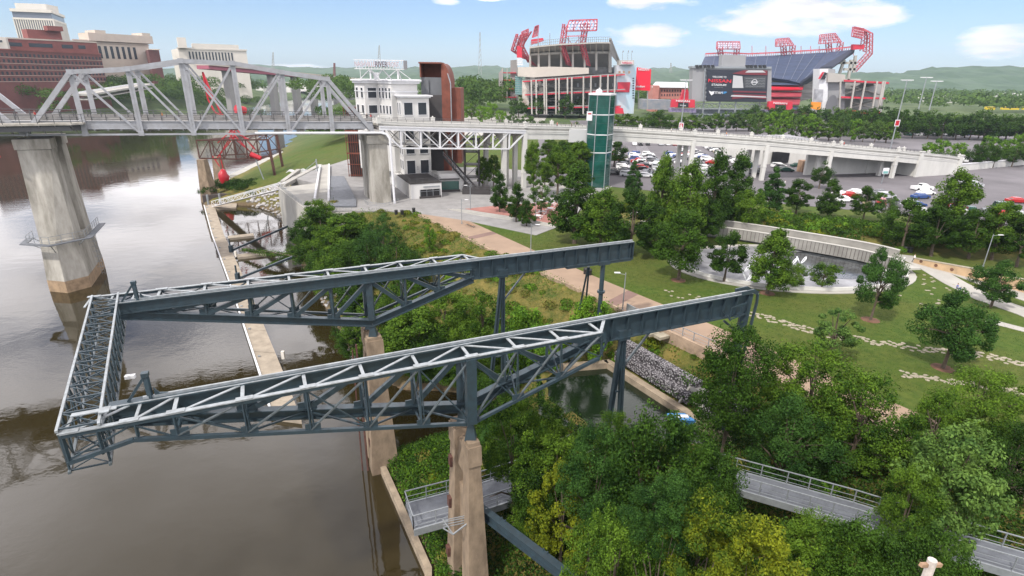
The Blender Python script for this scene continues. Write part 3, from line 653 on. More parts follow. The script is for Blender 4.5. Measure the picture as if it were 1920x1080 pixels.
# lattice cross truss over the river
nL = Vector((-19.3, 19.95, 0)); fL = Vector((-28.5, 35.0, 0)); ax = (fL - nL); ln_ = ax.length; ax.normalize()
zt, zb = 18.72, 16.6
ct = MB()
ch = [(0, zt), (1.5, zt), (0, zb), (1.5, zb)]
def cpnt(t, c_): return nL + ax * t + UG * c_[0] + Vector((0, 0, c_[1]))
for c_ in ch[:2]: ct.bar(cpnt(-.2, c_), cpnt(ln_ + .2, c_), .11, .11)
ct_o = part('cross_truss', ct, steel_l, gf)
ct = MB()
for c_ in ch[2:]: ct.bar(cpnt(-.2, c_), cpnt(ln_ + .2, c_), .12, .12)
part('bottom_chord', ct, steel_m, ct_o)
N = 13
for i in range(N):
    k = MB(); a, b_ = ln_ * i / N, ln_ * (i + 1) / N; m_ = (a + b_) / 2
    for c1, c2 in ((0, 1), (0, 2), (1, 3), (2, 3)):
        k.bar(cpnt(a, ch[c1]), cpnt(a, ch[c2]), .07, .07)
        k.bar(cpnt(a, ch[c1]), cpnt(b_, ch[c2]), .045, .04); k.bar(cpnt(a, ch[c2]), cpnt(b_, ch[c1]), .045, .04)
    k.bar(cpnt(m_, ch[0]), cpnt(m_, ch[3]), .05, .05)
    part('lattice_panel', k, steel, ct_o)
k = MB(); c0 = nL + UG * .9; k.box((c0.x - .1, c0.y + .9, zt + .1), (1.7, .28, .05), math.radians(24)); k.box((c0.x + .3, c0.y + 1.0, zt + .12), (.4, .5, .05), math.radians(24))
part('splice_plate', k, steel_l, ct_o)
k = MB(); w_ = fL * .45 + nL * .55 + UG * 2.1; k.box((w_.x, w_.y, 16.9), (.5, .25, .2), .3); part('flood_lamp', k, whitepaint, ct_o)

# concrete piers of the gantry
def gantry_pier(O, side, label):
    t_ = thing('gantry_pier', label, 'pier', tuple(gp(O, 17, side / 2, 0)), 'concrete piers under the gantry')
    for v, nm, sc, ws in ((0, 'inner_column', 1.0, .95 if side > 0 else .8), (side * 1.15, 'outer_column', 1.0, .85 if side > 0 else .60)):
        k = MB(); vo_ = v + (0.35 if side < 0 else 0) 
        def ring(z, hu, hv): return [gp(O, 17 + a * hu, vo_ + b_ * hv + (v * .25) * (1 - z / 13), z) for a, b_ in ((-1, -1), (1, -1), (1, 1), (-1, 1))]
        lv = [(-2, 1.35 * ws, .78), (4, 1.05 * ws, .66), (11.6, .62 * ws, .50), (11.6, .72 * ws, .6), (12.9, .70 * ws, .58), (12.9, .6 * ws, .5), (13.15, .6 * ws, .5)]
        for (z0, u0, v0), (z1, u1, v1) in zip(lv, lv[1:]):
            if z1 - z0 > .01: k.hexa(ring(z0, u0, v0), ring(z1, u1, v1))
        part(nm, k, gpier, t_)
    k = MB(); c0 = side * .55 + (0.35 if side < 0 else 0)
    for z0, z1 in ((-1, 3.2), (5.2, 9.0), (10.4, 12.4)): k.hexa([gp(O, 17 + a * .35, c0 + b_ * .55, z0) for a, b_ in ((-1, -1), (1, -1), (1, 1), (-1, 1))], [gp(O, 17 + a * .3, c0 + b_ * .55, z1) for a, b_ in ((-1, -1), (1, -1), (1, 1), (-1, 1))])
    part('web_wall', k, gpier, t_)
    for z_ in (10.2, 7.0, 2.9):
        k = MB(); h_ = 1.3 - (z_ + 2) * .055; k.box(gp(O, 17 - (1.33 - (z_ + 2) * .052) + .12, 0.15 + (0.35 if side < 0 else 0), z_), (.3, .42, .75), math.radians(24)); part('beam_pocket', k, rust, t_)
    for v in (0, side):
        k = MB(); c_ = gp(O, 17, v * .9, 0); k.hexa([(c_.x - .35, c_.y - .3, 13.1), (c_.x + .35, c_.y - .3, 13.1), (c_.x + .35, c_.y + .3, 13.1), (c_.x - .35, c_.y + .3, 13.1)], [(c_.x - .15, c_.y - .15, 14.1), (c_.x + .15, c_.y - .15, 14.1), (c_.x + .15, c_.y + .15, 14.1), (c_.x - .15, c_.y + .15, 14.1)]); part('bearing', k, steel, t_)
    return t_
gantry_pier(GA, -1.8, 'twin column brown concrete pier with the walkway balcony wrapped around it')
tp = gantry_pier(GB, 1.8, 'brown concrete gantry pier standing in the river beside the slip mouth')
k = MB(); c_ = gp(GB, 15.6, .2, 0); k.bar((c_.x, c_.y, -1), (c_.x, c_.y, 12.5), .14, .14); k.bar((c_.x - .5, c_.y, -1), (c_.x - .35, c_.y, 12.0), .1, .1); part('rusty_guide', k, rust, tp)

# ------------------------------------------------------------------ walkways
def rail_run(k, kp, path, z, side_off=0.0, h=1.1, step=1.6, tube=.07):
    pts = [Vector((p[0], p[1], 0)) for p in path]
    zz = lambda i: z[i] if isinstance(z, (list, tuple)) else z
    for i, (a, b_) in enumerate(zip(pts, pts[1:])):
        k.bar((*a[:2], zz(i) + h), (*b_[:2], zz(i + 1) + h), tube, .06); k.bar((*a[:2], zz(i) + h * .55), (*b_[:2], zz(i + 1) + h * .55), .03, .03); k.bar((*a[:2], zz(i) + .25), (*b_[:2], zz(i + 1) + .25), .03, .03)
        L_ = (b_ - a).length; m_ = max(1, round(L_ / step))
        for q in range(m_ + (i == len(pts) - 2)):
            f = q / m_; c_ = a.lerp(b_, f); zc = zz(i) + (zz(i + 1) - zz(i)) * f; k.bar((*c_[:2], zc), (*c_[:2], zc + h), .06, .06)
def offs(path, o):
    out = []; P = [Vector(p[:2]) for p in path]
    for i in range(len(P)):
        d = (P[min(i + 1, len(P) - 1)] - P[max(i - 1, 0)]).normalized(); out.append(P[i] + Vector((-d.y, d.x)) * o)
    return out
def walkway(name, label, path, w, z, closed_end=False):
    zz = z if isinstance(z, (list, tuple)) else [z] * len(path)
    t_ = thing(name, label, 'walkway', (path[0][0], path[0][1], zz[0]))
    k = MB().ribbon(path, w, [a - .12 for a in zz], [a for a in zz]); part('deck', k, grate, t_)
    k = MB(); k.ribbon(path, .12, [a - .5 for a in zz], [a + .03 for a in zz], off=w / 2 + .06); k.ribbon(path, .12, [a - .5 for a in zz], [a + .03 for a in zz], off=-w / 2 - .06); part('edge_beam', k, galv, t_)
    for o in (w / 2, -w / 2):
        a_, b_ = MB(), MB(); pp = offs(path, o); rail_run(a_, b_, pp, zz); 
        if closed_end and o < 0: 
            e = offs(path, w / 2)[0]; rail_run(a_, b_, [pp[0], e], [zz[0]] * 2)
        rl = part('railing', a_, galv, t_); part('railing_post', b_, galv, rl)
    return t_
wk = [(-6.75, 29.9), (-2.6, 31.6), (1.0, 33.4)] + [tuple(at(*p, 5.2)[:2]) for p in ((1090, 846), (1190, 812), (1278, 790), (1320, 770))]
walkway('pier_walkway', 'grey metal walkway with a railed balcony around the near concrete pier', wk, 2.5, 5.0, True)
river_scale(0)
bwp = [at(*p, 5.4)[:2] for p in ((1330, 868), (1379, 882), (1474, 908), (1600, 943), (1692, 972), (1800, 1003), (1878, 1025), (2000, 1060), (2100, 1085))]
walkway('treetop_boardwalk', 'long grey boardwalk with railings passing between the trees at lower right', offs(bwp, -1.05), 2.1, 5.4)
river_scale(1)
# beams below: plate girder running off to the lower right and its bracket
b0 = aty(892, 950, 28.3); b1 = at(1075, 1090, b0.z); dd = (b1 - b0).normalized(); b1 = b1 + dd * 4
t_ = thing('diagonal_girder', 'dark blue grey steel beam running from the near pier down toward the bottom edge', 'beam', tuple(b0))
k = MB(); k.bar(b0, b1, .07, .62); k.bar(b0 + Vector((0, 0, .33)), b1 + Vector((0, 0, .33)), .46, .06); k.bar(b0 - Vector((0, 0, .33)), b1 - Vector((0, 0, .33)), .46, .06); part('beam', k, steel, t_)
k = MB()
for f in (2.2, 2.5, 5.6, 5.9, 8.8): q = b0 + dd * f + Vector((0.12, 0.12, .42)); k.box(q, (.08, .08, .14))
part('bolt', k, steel, t_)
k = MB(); q = b0 + dd * .9
for dz_ in (-.25, -.05, .15, .3): k.bar(q + Vector((-.3, -.2, dz_)), q + Vector((-2.6, -.6, dz_ - .3)), .04, .04)
k.bar(q + Vector((.1, .1, .35)), q + Vector((-1.9, -1.3, -.4)), .08, .08); k.bar(q + Vector((-2.6, -.6, -.6)), q + Vector((-1.9, -1.3, -.4)), .06, .06); k.bar(q + Vector((-2.6, -.6, .1)), q + Vector((-1.9, -1.3, -.4)), .06, .06)
part('bracket', k, galv, t_)

river_scale(0)
river_scale(1)
# ------------------------------------------------------------------ truss bridge over the river
UB = Vector((math.cos(math.radians(25)), math.sin(math.radians(25)), 0)); VB = Vector((-UB.y, UB.x, 0))
B1 = Vector((-72.0, 84.4, 0)); SPAN = 50.9; NP = 7; WB = 9.0
def bcz(s): return 24.15 - 1.05 * s / SPAN
def bp(s, v, z): return B1 + UB * s + VB * v + Vector((0, 0, z))
tops = []
for px, py in ((133, 135), (237, 129), (335, 114), (430, 118), (520, 135), (610, 148)): tops.append(atpl(px, py, B1, UB).z)
br = thing('truss_bridge', 'pale grey steel truss footbridge spanning the river from the left edge', 'bridge', tuple(bp(0, 0, 22)))
def one_span(s0, tp, left=False):
    pan = SPAN / NP
    for v in (0, WB):
        top = [bp(s0 + pan * (i + 1), v, tp[i]) for i in range(6)]; bot = [bp(s0 + pan * i, v, bcz(s0 + pan * i)) for i in range(8)]
        k = MB(); pts = [bot[0]] + top + [bot[7]]
        for a, b_ in zip(pts, pts[1:]): k.bar(a, b_, .62, .62)
        for a in top: k.box(a, (.8, .7, .75), math.radians(25))
        tcd = part('top_chord', k, brsteel, br)
        k = MB(); k.bar(bot[0], bot[7], .30, .26); part('bottom_chord', k, brsteel, br)
        for i in range(1, 7):
            k = MB(); b_ = bot[i]; t_ = top[i - 1]
            k.bar(b_ - UB * .16, t_ - UB * .16, .1, .4, up=UB); k.bar(b_ + UB * .16, t_ + UB * .16, .1, .4, up=UB)
            for f in range(1, 9): c_ = b_.lerp(t_, f / 9); k.box(c_, (.34, .05, .18), math.radians(25))
            k.box(b_ + Vector((0, 0, .1)), (.75, .5, .6), math.radians(25))
            part('vertical', k, brsteel, br)
        dg_ = [(1, 2, 1), (2, 3, 1), (3, 4, 1), (3, 4, -1), (5, 4, 1), (6, 5, 1)]
        for a, b_, sg in dg_:
            k = MB(); w = .3
            if sg == 1: k.bar(top[a - 1], bot[b_], w, w)
            else: k.bar(top[b_ - 1], bot[a], w * .8, w * .8)
            part('diagonal', k, brsteel, br)
    k = MB()
    for i in range(6):
        a, b_ = bp(s0 + pan * (i + 1), 0, tp[i]), bp(s0 + pan * (i + 1), WB, tp[i]); k.bar(a, b_, .22, .3); k.bar(a - Vector((0, 0, 1.3)), b_ - Vector((0, 0, 1.3)), .12, .16)
        for f in range(6): k.bar(a.lerp(b_, f / 6), (a - Vector((0, 0, 1.3))).lerp(b_ - Vector((0, 0, 1.3)), (f + .5) / 6), .06, .06)
        if i < 5:
            c_, d_ = bp(s0 + pan * (i + 2), 0, tp[i + 1]), bp(s0 + pan * (i + 2), WB, tp[i + 1]); k.bar(a, d_, .1, .1); k.bar(b_, c_, .1, .1)
    part('portal_bracing', k, brsteel, br)
one_span(0, tops); one_span(-SPAN, tops[::-1])
s0, s1 = -SPAN, SPAN
k = MB(); k.hexa([bp(s0, .5, bcz(s0) + 1.75), bp(s1, .5, bcz(s1) + 1.75), bp(s1, WB - .5, bcz(s1) + 1.75), bp(s0, WB - .5, bcz(s0) + 1.75)], [bp(s0, .5, bcz(s0) + 1.95), bp(s1, .5, bcz(s1) + 1.95), bp(s1, WB - .5, bcz(s1) + 1.95), bp(s0, WB - .5, bcz(s0) + 1.95)])
part('deck', k, brdeck, br)
for v in (.35, WB - .35):
    k = MB(); k.bar(bp(s0, v, bcz(s0) + 1.35), bp(s1, v, bcz(s1) + 1.35), .14, 1.15); k.bar(bp(s0, v, bcz(s0) + 1.98), bp(s1, v, bcz(s1) + 1.98), .4, .1); k.bar(bp(s0, v, bcz(s0) + .8), bp(s1, v, bcz(s1) + .8), .34, .06); part('deck_girder', k, brsteel, br)
k = MB(); n_ = 60
for i in range(n_ + 1):
    s = s0 + (s1 - s0) * i / n_; k.bar(bp(s, .3, bcz(s) + .9), bp(s, WB - .3, bcz(s) + .9), .2, .7)
part('floor_beams', k, brsteel, br)['kind'] = 'stuff'
for v in (.9, WB - .9):
    k, kp = MB(), MB(); z0, z1 = bcz(s0) + 1.95, bcz(s1) + 1.95
    for h, t_ in ((1.25, .09), (.85, .05), (.5, .05), (.2, .05)): k.bar(bp(s0, v, z0 + h), bp(s1, v, z1 + h), t_, t_)
    for i in range(56): s = s0 + (s1 - s0) * i / 55; kp.bar(bp(s, v, bcz(s) + 1.95), bp(s, v, bcz(s) + 3.2), .08, .08)
    rl = part('railing', k, rail, br); o = part('railing_post', kp, rail, rl); o['kind'] = 'stuff'
    k = MB(); k.bar(bp(s0, v + .12, z0 + .35), bp(s1, v + .12, z1 + .35), .06, .5); part('railing_board', k, brdeck, rl)
# look-out platform bulging over the first pier
k = MB(); zl = 25.85
pl = [(-11, .3), (-9.5, -2.6), (6.4, -2.6), (7.6, -1.6), (7.6, .3)]
P_ = [bp(a, b_, 0) for a, b_ in pl]
k.prism([p[:2] for p in P_], zl - .25, zl); pt = part('lookout_platform', k, MATS['pier_concrete'], br)
k = MB(); k.prism([bp(a, b_ * .93, 0)[:2] for a, b_ in [(-10, .3), (-9, -2.2), (6, -2.2), (7, .3)]], zl - 1.1, zl - .3); part('platform_underframe', k, rail, pt)
k, kp = MB(), MB(); rail_run(k, kp, [p[:2] for p in P_], zl, h=1.2, step=2.0); part('railing', k, rail, pt); part('railing_post', kp, rail, pt)
k = MB()
for i in range(9): s = -9 + i * 1.9; k.bar(bp(s, -2.4, zl - .3), bp(s, .3, zl - 1.6), .1, .12)
part('bracket', k, brsteel, pt)

# bridge piers
def bridge_pier(c, label, zbase, wtop, wbot, vlen0, vlen1, ring_z, ztop, nose=True):
    t_ = thing('bridge_pier', label, 'pier', (c.x, c.y, 0), 'concrete piers of the footbridge')
    def pl_(w, v0, v1, z, ns=0): 
        pts = [(-w / 2, v0), (0, v0 - ns), (w / 2, v0), (w / 2, v1), (0, v1 + ns), (-w / 2, v1)]
        return [(*(c + UB * a + VB * b_)[:2], z) for a, b_ in pts]
    def loft(k, rings):
        o = len(k.v); n_ = len(rings[0])
        for r_ in rings: k.v += [tuple(q) for q in r_]
        for i in range(len(rings) - 1):
            for j in range(n_): a, b_ = o + i * n_ + j, o + i * n_ + (j + 1) % n_; k.f.append((a, b_, b_ + n_, a + n_)); k.m.append(k.k)
        k.f.append(tuple(o + (len(rings) - 1) * n_ + j for j in range(n_))); k.m.append(k.k)
    ns = 2.0 if nose else 0.05
    k = MB(); loft(k, [pl_(wbot, vlen0, vlen1, -2, ns), pl_(wbot - .1, vlen0 + .1, vlen1 - .1, 1.9, ns * .98)]); part('wet_footing', k, pierd if nose else pierc, t_)
    k = MB(); loft(k, [pl_(wbot - .1, vlen0 + .1, vlen1 - .1, 1.9, ns * .98), pl_(wbot - .9, vlen0 + .6, vlen1 - .6, ring_z, ns * .8)]); part('lower_shaft', k, pierc, t_)
    for nm, v0, v1 in (('near_column', vlen0 + .6, vlen0 + 4.3), ('far_column', vlen1 - 4.3, vlen1 - .6)):
        k = MB(); w0 = wbot - .9
        f0, f1 = (ns * .8, 0.05) if nm[0] == 'n' else (0.05, ns * .8)
        def cr_(w, a, b_, z, na, nb): return [(*(c + UB * x_ + VB * y_)[:2], z) for x_, y_ in ((-w / 2, a), (0, a - na), (w / 2, a), (w / 2, b_), (0, b_ + nb), (-w / 2, b_))]
        loft(k, [cr_(w0, v0, v1, ring_z - .5, f0 * .5, f1 * .5), cr_(wtop, v0 + .5, v1 - .3, ztop - 1.6, .12, .12)])
        loft(k, [cr_(wtop + .5, v0 + .3, v1 - .1, ztop - 1.6, .1, .1), cr_(wtop + .5, v0 + .3, v1 - .1, ztop - .1, .1, .1)])
        part('column', k, pierc, t_)
    # spandrel wall with the arch between the columns
    k = MB(); va, vb = vlen0 + 4.1, vlen1 - 4.1; hw_ = wtop * .36; m_ = 10
    for j in range(m_):
        a0, a1 = va + (vb - va) * j / m_, va + (vb - va) * (j + 1) / m_
        zf = lambda q: ztop - 4.5 + 2.3 * math.sqrt(max(0, 1 - ((q - (va + vb) / 2) / ((vb - va) / 2 + .01)) ** 2))
        k.hexa([(*(c + UB * x_ + VB * y_)[:2], zf(y_)) for x_, y_ in ((-hw_, a0), (hw_, a0), (hw_, a1), (-hw_, a1))], [(*(c + UB * x_ + VB * y_)[:2], ztop - .4) for x_, y_ in ((-hw_, a0), (hw_, a0), (hw_, a1), (-hw_, a1))])
    k.hexa([(*(c + UB * x_ + VB * y_)[:2], ring_z - 1) for x_, y_ in ((-hw_ * .5, va - .5), (hw_ * .5, va - .5), (hw_ * .5, vb + .5), (-hw_ * .5, vb + .5))], [(*(c + UB * x_ + VB * y_)[:2], ring_z + 2.2) for x_, y_ in ((-hw_ * .5, va - .5), (hw_ * .5, va - .5), (hw_ * .5, vb + .5), (-hw_ * .5, vb + .5))])
    part('arch_wall', k, pierc, t_)
    # inspection gallery
    ws = (wbot - .9) / 2
    pts = [(-ws - 1.3, vlen0 + 3), (-ws - 1.3, vlen0 - .2), (-.3, vlen0 - 2.6), (ws + 1.3, vlen0 + .2), (ws + 1.3, vlen1 - 1)]
    PP = [(c + UB * a + VB * b_) for a, b_ in pts]; inner = [(c + UB * a * .55 + VB * (b_ + (1.1 if b_ < vlen0 + 1 else 0))) for a, b_ in pts]
    k = MB(); k.ribbon([p[:2] for p in PP], 1.0, ring_z - .1, ring_z + .02, off=-.5); g_ = part('inspection_gallery', k, grate, t_)
    k, kp = MB(), MB(); rail_run(k, kp, [p[:2] for p in PP], ring_z, h=1.15, step=1.5, tube=.05); part('railing', k, galv, g_); part('railing_post', kp, galv, g_)
    k = MB()
    for p_, q_ in zip(PP, inner): k.bar((*p_[:2], ring_z - .1), (*q_[:2], ring_z - 1.6), .1, .1)
    part('bracket', k, galv, g_)
    return t_
p1 = bridge_pier(B1 + VB * 0.0 + UB * 0.3, 'tall weathered concrete bridge pier standing in the river at far left', 0, 4.0, 5.6, -.6, 10.6, 8.2, 23.6)
k = MB(); c = B1 + UB * 3.8 + VB * 4.5
for a in (0, .5): k.bar((c.x + a, c.y, 8.2), (c.x + a, c.y, .5), .05, .05)
for z_ in np.arange(.8, 8, .5): k.bar((c.x, c.y, z_), (c.x + .5, c.y, z_), .04, .04)
for z_ in np.arange(2, 8, .9): k.tube([(c.x + .25 + .4 * math.cos(a), c.y - .35 + .4 * math.sin(a), z_) for a in np.linspace(0, 2 * math.pi, 9)], .025, 4)
part('ladder', k, galv, p1)
k = MB(); k.ball(tuple(at(27, 281, 20.5) * 0 + B1 - UB * 3.6 - VB * 1.0 + Vector((0, 0, 21.3))), .28); part('warning_light', k, redp, p1)
p2 = bridge_pier(B1 + UB * (SPAN + .8), 'weathered concrete bridge pier rising from the wooded bank beside the plaza', 3, 3.4, 4.4, -.4, 10.2, 9.4, 22.7, False)
k = MB(); a = bp(SPAN + 3.0, -1.3, 0); k.tube([bp(SPAN - 20, -.25, bcz(SPAN - 20) + .1), bp(SPAN + 1.2, -.4, 23.15), bp(SPAN + 2.2, -.7, 22.9), bp(SPAN + 2.7, -.9, 22.0), bp(SPAN + 2.9, -1.0, 5)], .22, 8); part('drain_pipe', k, whitepaint, p2)

river_scale(0)
# ------------------------------------------------------------------ viaduct to the right
vp = [(-30.6, 131.0, 705, 222), (3.0, 153.5, 985, 232), (27.0, 165.0, 1140, 237), (53.0, 169.0, 1306, 247), (76, 171.5, 1455, 257), (97.0, 174.0, 1578, 268), (121, 179.5, 1693, 279), (148, 189, 1815, 292)]
vz = [aty(px, py, Y).z - 1.15 for (x, Y, px, py) in vp]   # deck level
def dens(pts, zz, n_=6):
    o, oz = [], []
    for i in range(len(pts) - 1):
        p0 = Vector(pts[max(i - 1, 0)][:2]); p1_ = Vector(pts[i][:2]); p2_ = Vector(pts[i + 1][:2]); p3 = Vector(pts[min(i + 2, len(pts) - 1)][:2])
        for j in range(n_):
            t = j / n_; q = 0.5 * ((2 * p1_) + (p2_ - p0) * t + (2 * p0 - 5 * p1_ + 4 * p2_ - p3) * t * t + (3 * p1_ - p0 - 3 * p2_ + p3) * t ** 3)
            o.append((q.x, q.y)); oz.append(zz[i] + (zz[i + 1] - zz[i]) * t)
    o.append(tuple(pts[-1][:2])); oz.append(zz[-1]); return o, oz
vd, vdz = dens(vp, vz); VW = 10.5
# vd runs along the near edge
va = thing('viaduct', 'long white concrete viaduct carrying the footpath past the glass lift tower', 'viaduct', (vp[0][0], vp[0][1], 8))
k = MB(); k.ribbon(vd, VW, [z - .5 for z in vdz], vdz, off=VW / 2); part('deck', k, conc, va)
for off, nm in ((.15, 'near'), (VW - .15, 'far')):
    i0 = 6
    k = MB(); k.ribbon(vd, .3, [z - .9 for z in vdz], [z + .55 for z in vdz], off=off); k.ribbon(vd, .46, [z + .53 for z in vdz], [z + .66 for z in vdz], off=off); k.ribbon(vd[i0:], .62, [z - 1.35 for z in vdz][i0:], [z - .88 for z in vdz][i0:], off=off + (0.22 if off < 1 else -.22)); k.ribbon(vd[i0:], .34, [z - 2.9 for z in vdz][i0:], [z - 1.33 for z in vdz][i0:], off=off + (.25 if off < 1 else -.25)); pw = part('parapet', k, white, va)
    kr, kp = MB(), MB(); pp = offs(vd, off)
    for (a, za), (b_, zb) in zip(zip(pp, vdz), list(zip(pp, vdz))[1:]):
        kr.bar((*a, za + 1.18), (*b_, zb + 1.18), .07, .07); kr.bar((*a, za + .9), (*b_, zb + .9), .05, .05)
        for f in (0, .34, .67): c_ = a.lerp(b_, f); kp.bar((*c_, za + (zb - za) * f + .6), (*c_, za + (zb - za) * f + 1.2), .07, .07)
    part('railing', kr, rail, pw); part('railing_post', kp, rail, pw)['kind'] = 'stuff'
for i in list(range(0, len(vd), 3)):
    d_ = (Vector(vd[min(i + 1, len(vd) - 1)]) - Vector(vd[max(i - 1, 0)])).normalized(); an = math.atan2(d_.y, d_.x); nn = Vector((-d_.y, d_.x))
    for off in (.15, VW - .15):
        if off < 1 and i % 2: continue
        q = Vector(vd[i]) + nn * off; k = MB(); k.box((*q, vdz[i] + .7), (1.0, .62, 1.3), an); k.box((*q, vdz[i] + 1.4), (1.15, .76, .16), an); k.ball((*q, vdz[i] + 1.62), .22, 6, 4); part('parapet_pier', k, white, va)
# bents
def bent(i, ncol=3, gz_=4.3, arch=True):
    q0 = Vector(vd[i]); d_ = (Vector(vd[min(i + 1, len(vd) - 1)]) - Vector(vd[max(i - 1, 0)])).normalized(); an = math.atan2(d_.y, d_.x); nn = Vector((-d_.y, d_.x)); zt_ = vdz[i] - 1.4
    t_ = MB(); os_ = [.35 + (VW - .9) * j / (ncol - 1) for j in range(ncol)]
    bent_o = None
    k = MB(); m_ = 8
    for a, b_ in zip(os_, os_[1:]):
        a += .5; b_ -= .5; R_ = (b_ - a) / 2
        for j in range(m_):
            x0, x1 = a + (b_ - a) * j / m_, a + (b_ - a) * (j + 1) / m_; zf = lambda x: zt_ - .6 - R_ * 1.15 + R_ * 1.15 * math.sqrt(max(0, 1 - ((x - (a + b_) / 2) / R_) ** 2))
            cs = [(q0 + nn * x + d_ * s_) for s_, x in ((-.38, x0), (.38, x0), (.38, x1), (-.38, x1))]
            k.hexa([(cs[0].x, cs[0].y, zf(x0)), (cs[1].x, cs[1].y, zf(x0)), (cs[2].x, cs[2].y, zf(x1)), (cs[3].x, cs[3].y, zf(x1))], [(c_.x, c_.y, zt_) for c_ in cs])
    bent_o = part('arch_beam', k, white, va)
    for o_ in os_:
        c_ = q0 + nn * o_; k = MB(); k.box((*c_, (zt_ + gz_) / 2), (1.15, 1.0, zt_ - gz_), an); k.box((*c_, gz_ + 4.4), (1.3, 1.15, .35), an); part('column', k, white, bent_o)
for i in (6, 12, 18, 24, 30, 36): bent(i)
bent(5, 2)
# abutment box at the low end, side wall of the underpass
k = MB(); e0, e1 = Vector(vd[38]), Vector(vd[-1]); d_ = (e1 - e0).normalized(); nn = Vector((-d_.y, d_.x)); e1 = e1 + d_ * 1.0
k.hexa([(*(e0 + nn * .12), 4), (*(e1 + nn * .12), 4), (*(e1 + nn * (VW - .1)), 4), (*(e0 + nn * (VW - .1)), 4)], [(*(e0 + nn * .12), vdz[38] - .55), (*(e1 + nn * .12), vdz[-1] - .55), (*(e1 + nn * (VW - .1)), vdz[-1] - .55), (*(e0 + nn * (VW - .1)), vdz[38] - .55)])
part('abutment', k, white, va)
k = MB()
for q, h_ in ((e1, vdz[-1] + 1.2), (e0, vdz[38] + 1.0)): c_ = q + nn * .1; k.box((*c_, (4 + h_) / 2), (1.5, .7, h_ - 4), math.atan2(d_.y, d_.x)); k.box((*c_, h_), (1.9, 1.0, .25), math.atan2(d_.y, d_.x))
part('abutment_pilaster', k, white, va)
k = MB(); a, b_ = Vector(vd[31]) + Vector((-2, 9)), Vector(vd[31]) + Vector((9, 22)); k.bar((*a, 7.6), (*b_, 7.6), .5, 6.6); k.ribbon([offs(vd, VW - .5)[i] for i in range(30, 40)], .4, 4.2, [vdz[i] - 2.85 for i in range(30, 40)]); part('underpass_wall', k, white, va)
# side steel truss under the first approach span
st0, st1 = 0, 6
k = MB(); A_ = Vector((*vd[0], vdz[0] - 1.1)); B_ = Vector((*vd[6], vdz[6] - 1.1))
sd_ = thing('approach_truss', 'white steel deck truss under the viaduct beside the riverfront building', 'truss', tuple(A_))
dxy = (B_ - A_); dn = dxy.normalized(); nn3 = Vector((-dn.y, dn.x, 0)).normalized()
NPn = 8
for off in (.1, VW - .3):
    T_ = [A_.lerp(B_, i / NPn) + nn3 * off for i in range(NPn + 1)]; Bo = [t_ - Vector((0, 0, 4.3)) for t_ in T_]
    k = MB(); k.bar(T_[0], T_[-1], .5, .62); k.bar(T_[0] + Vector((0, 0, .5)), T_[-1] + Vector((0, 0, .5)), .7, .3); tr_ = part('top_chord', k, whitepaint, sd_)
    k = MB(); k.bar(Bo[1], Bo[-2], .4, .34); k.bar(T_[0], Bo[1], .34, .34); k.bar(T_[-1], Bo[-2], .34, .34); part('bottom_chord', k, whitepaint, sd_)
    for i in range(1, NPn):
        k = MB(); k.bar(T_[i], Bo[i], .34, .34, up=(dn.x, dn.y, 0)); part('vertical', k, whitepaint, sd_)
        k = MB()
        if i < NPn // 2: k.bar(T_[i], Bo[i + 1], .24, .24)
        elif i > NPn // 2: k.bar(T_[i], Bo[i - 1], .24, .24)
        if i in (3, 4): k.bar(Bo[i], T_[i + 1], .2, .2)
        if i == 4: k.bar(T_[i], Bo[i + 1], .2, .2)
        part('diagonal', k, whitepaint, sd_)
k = MB()
for i in range(NPn + 1):
    a, b_ = A_.lerp(B_, i / NPn) + nn3 * .2, A_.lerp(B_, i / NPn) + nn3 * (VW - .4); k.bar(a, b_, .25, .6)
    if 0 < i < NPn: k.bar(a, b_ - Vector((0, 0, 4.3)), .1, .1); k.bar(b_, a - Vector((0, 0, 4.3)), .1, .1); k.bar(a - Vector((0, 0, 4.3)), b_ - Vector((0, 0, 4.3)), .16, .16)
part('cross_frames', k, mat('grey_brown_steel', (.25, .23, .22), .6), sd_)['kind'] = 'stuff'

# ------------------------------------------------------------------ glass lift tower
E0 = aty(1121, 300, 158.5); r0 = 3.55
lt = thing('lift_tower', 'green glass lift tower rising beside the white viaduct', 'tower', (E0.x, E0.y, 4.5))
ztp = aty(1121, 178, 158.5).z
ang = [math.radians(a) for a in (-118, -62, -6, 50, 118, 186)]
ring = [(E0.x + r0 * math.cos(a), E0.y + r0 * math.sin(a)) for a in ang]
LV = [4.5, aty(1120, 284, 158.5).z, aty(1120, 251, 158.5).z, aty(1120, 214, 158.5).z, ztp]
for a, b_ in zip(LV, LV[1:]): part('glass_storey', MB().prism(ring, a, b_ - .01), teal, lt)
k = MB()
for a in LV[1:-1]: k.prism([(E0.x + (x - E0.x) * 1.02, E0.y + (y - E0.y) * 1.02) for x, y in ring], a - .12, a + .12)
part('floor_band', k, whitepaint, lt)
k = MB()
for x, y in ring: k.box((E0.x + (x - E0.x) * 1.0, E0.y + (y - E0.y) * 1.0, (4.5 + ztp) / 2), (.2, .2, ztp - 4.5))
part('mullion', k, galv, lt)
k = MB(); sh = [(E0.x + (x - E0.x) * .97, E0.y + (y - E0.y) * .97) for x, y in ring]
for j in range(12):
    f = (j + .5) / 12
    k.prism([(E0.x + (x - E0.x) * 1.006, E0.y + (y - E0.y) * 1.006) for x, y in ring], 4.6 + (ztp - 4.7) * f, 4.66 + (ztp - 4.7) * f)
part('glazing_bar', k, mat('dark_teal_bar', (.02, .06, .055), .4), lt)
k = MB(); k.prism([(E0.x + (x - E0.x) * 1.06, E0.y + (y - E0.y) * 1.06) for x, y in ring], ztp, ztp + .5); rf = part('roof_cap', k, whitepaint, lt)
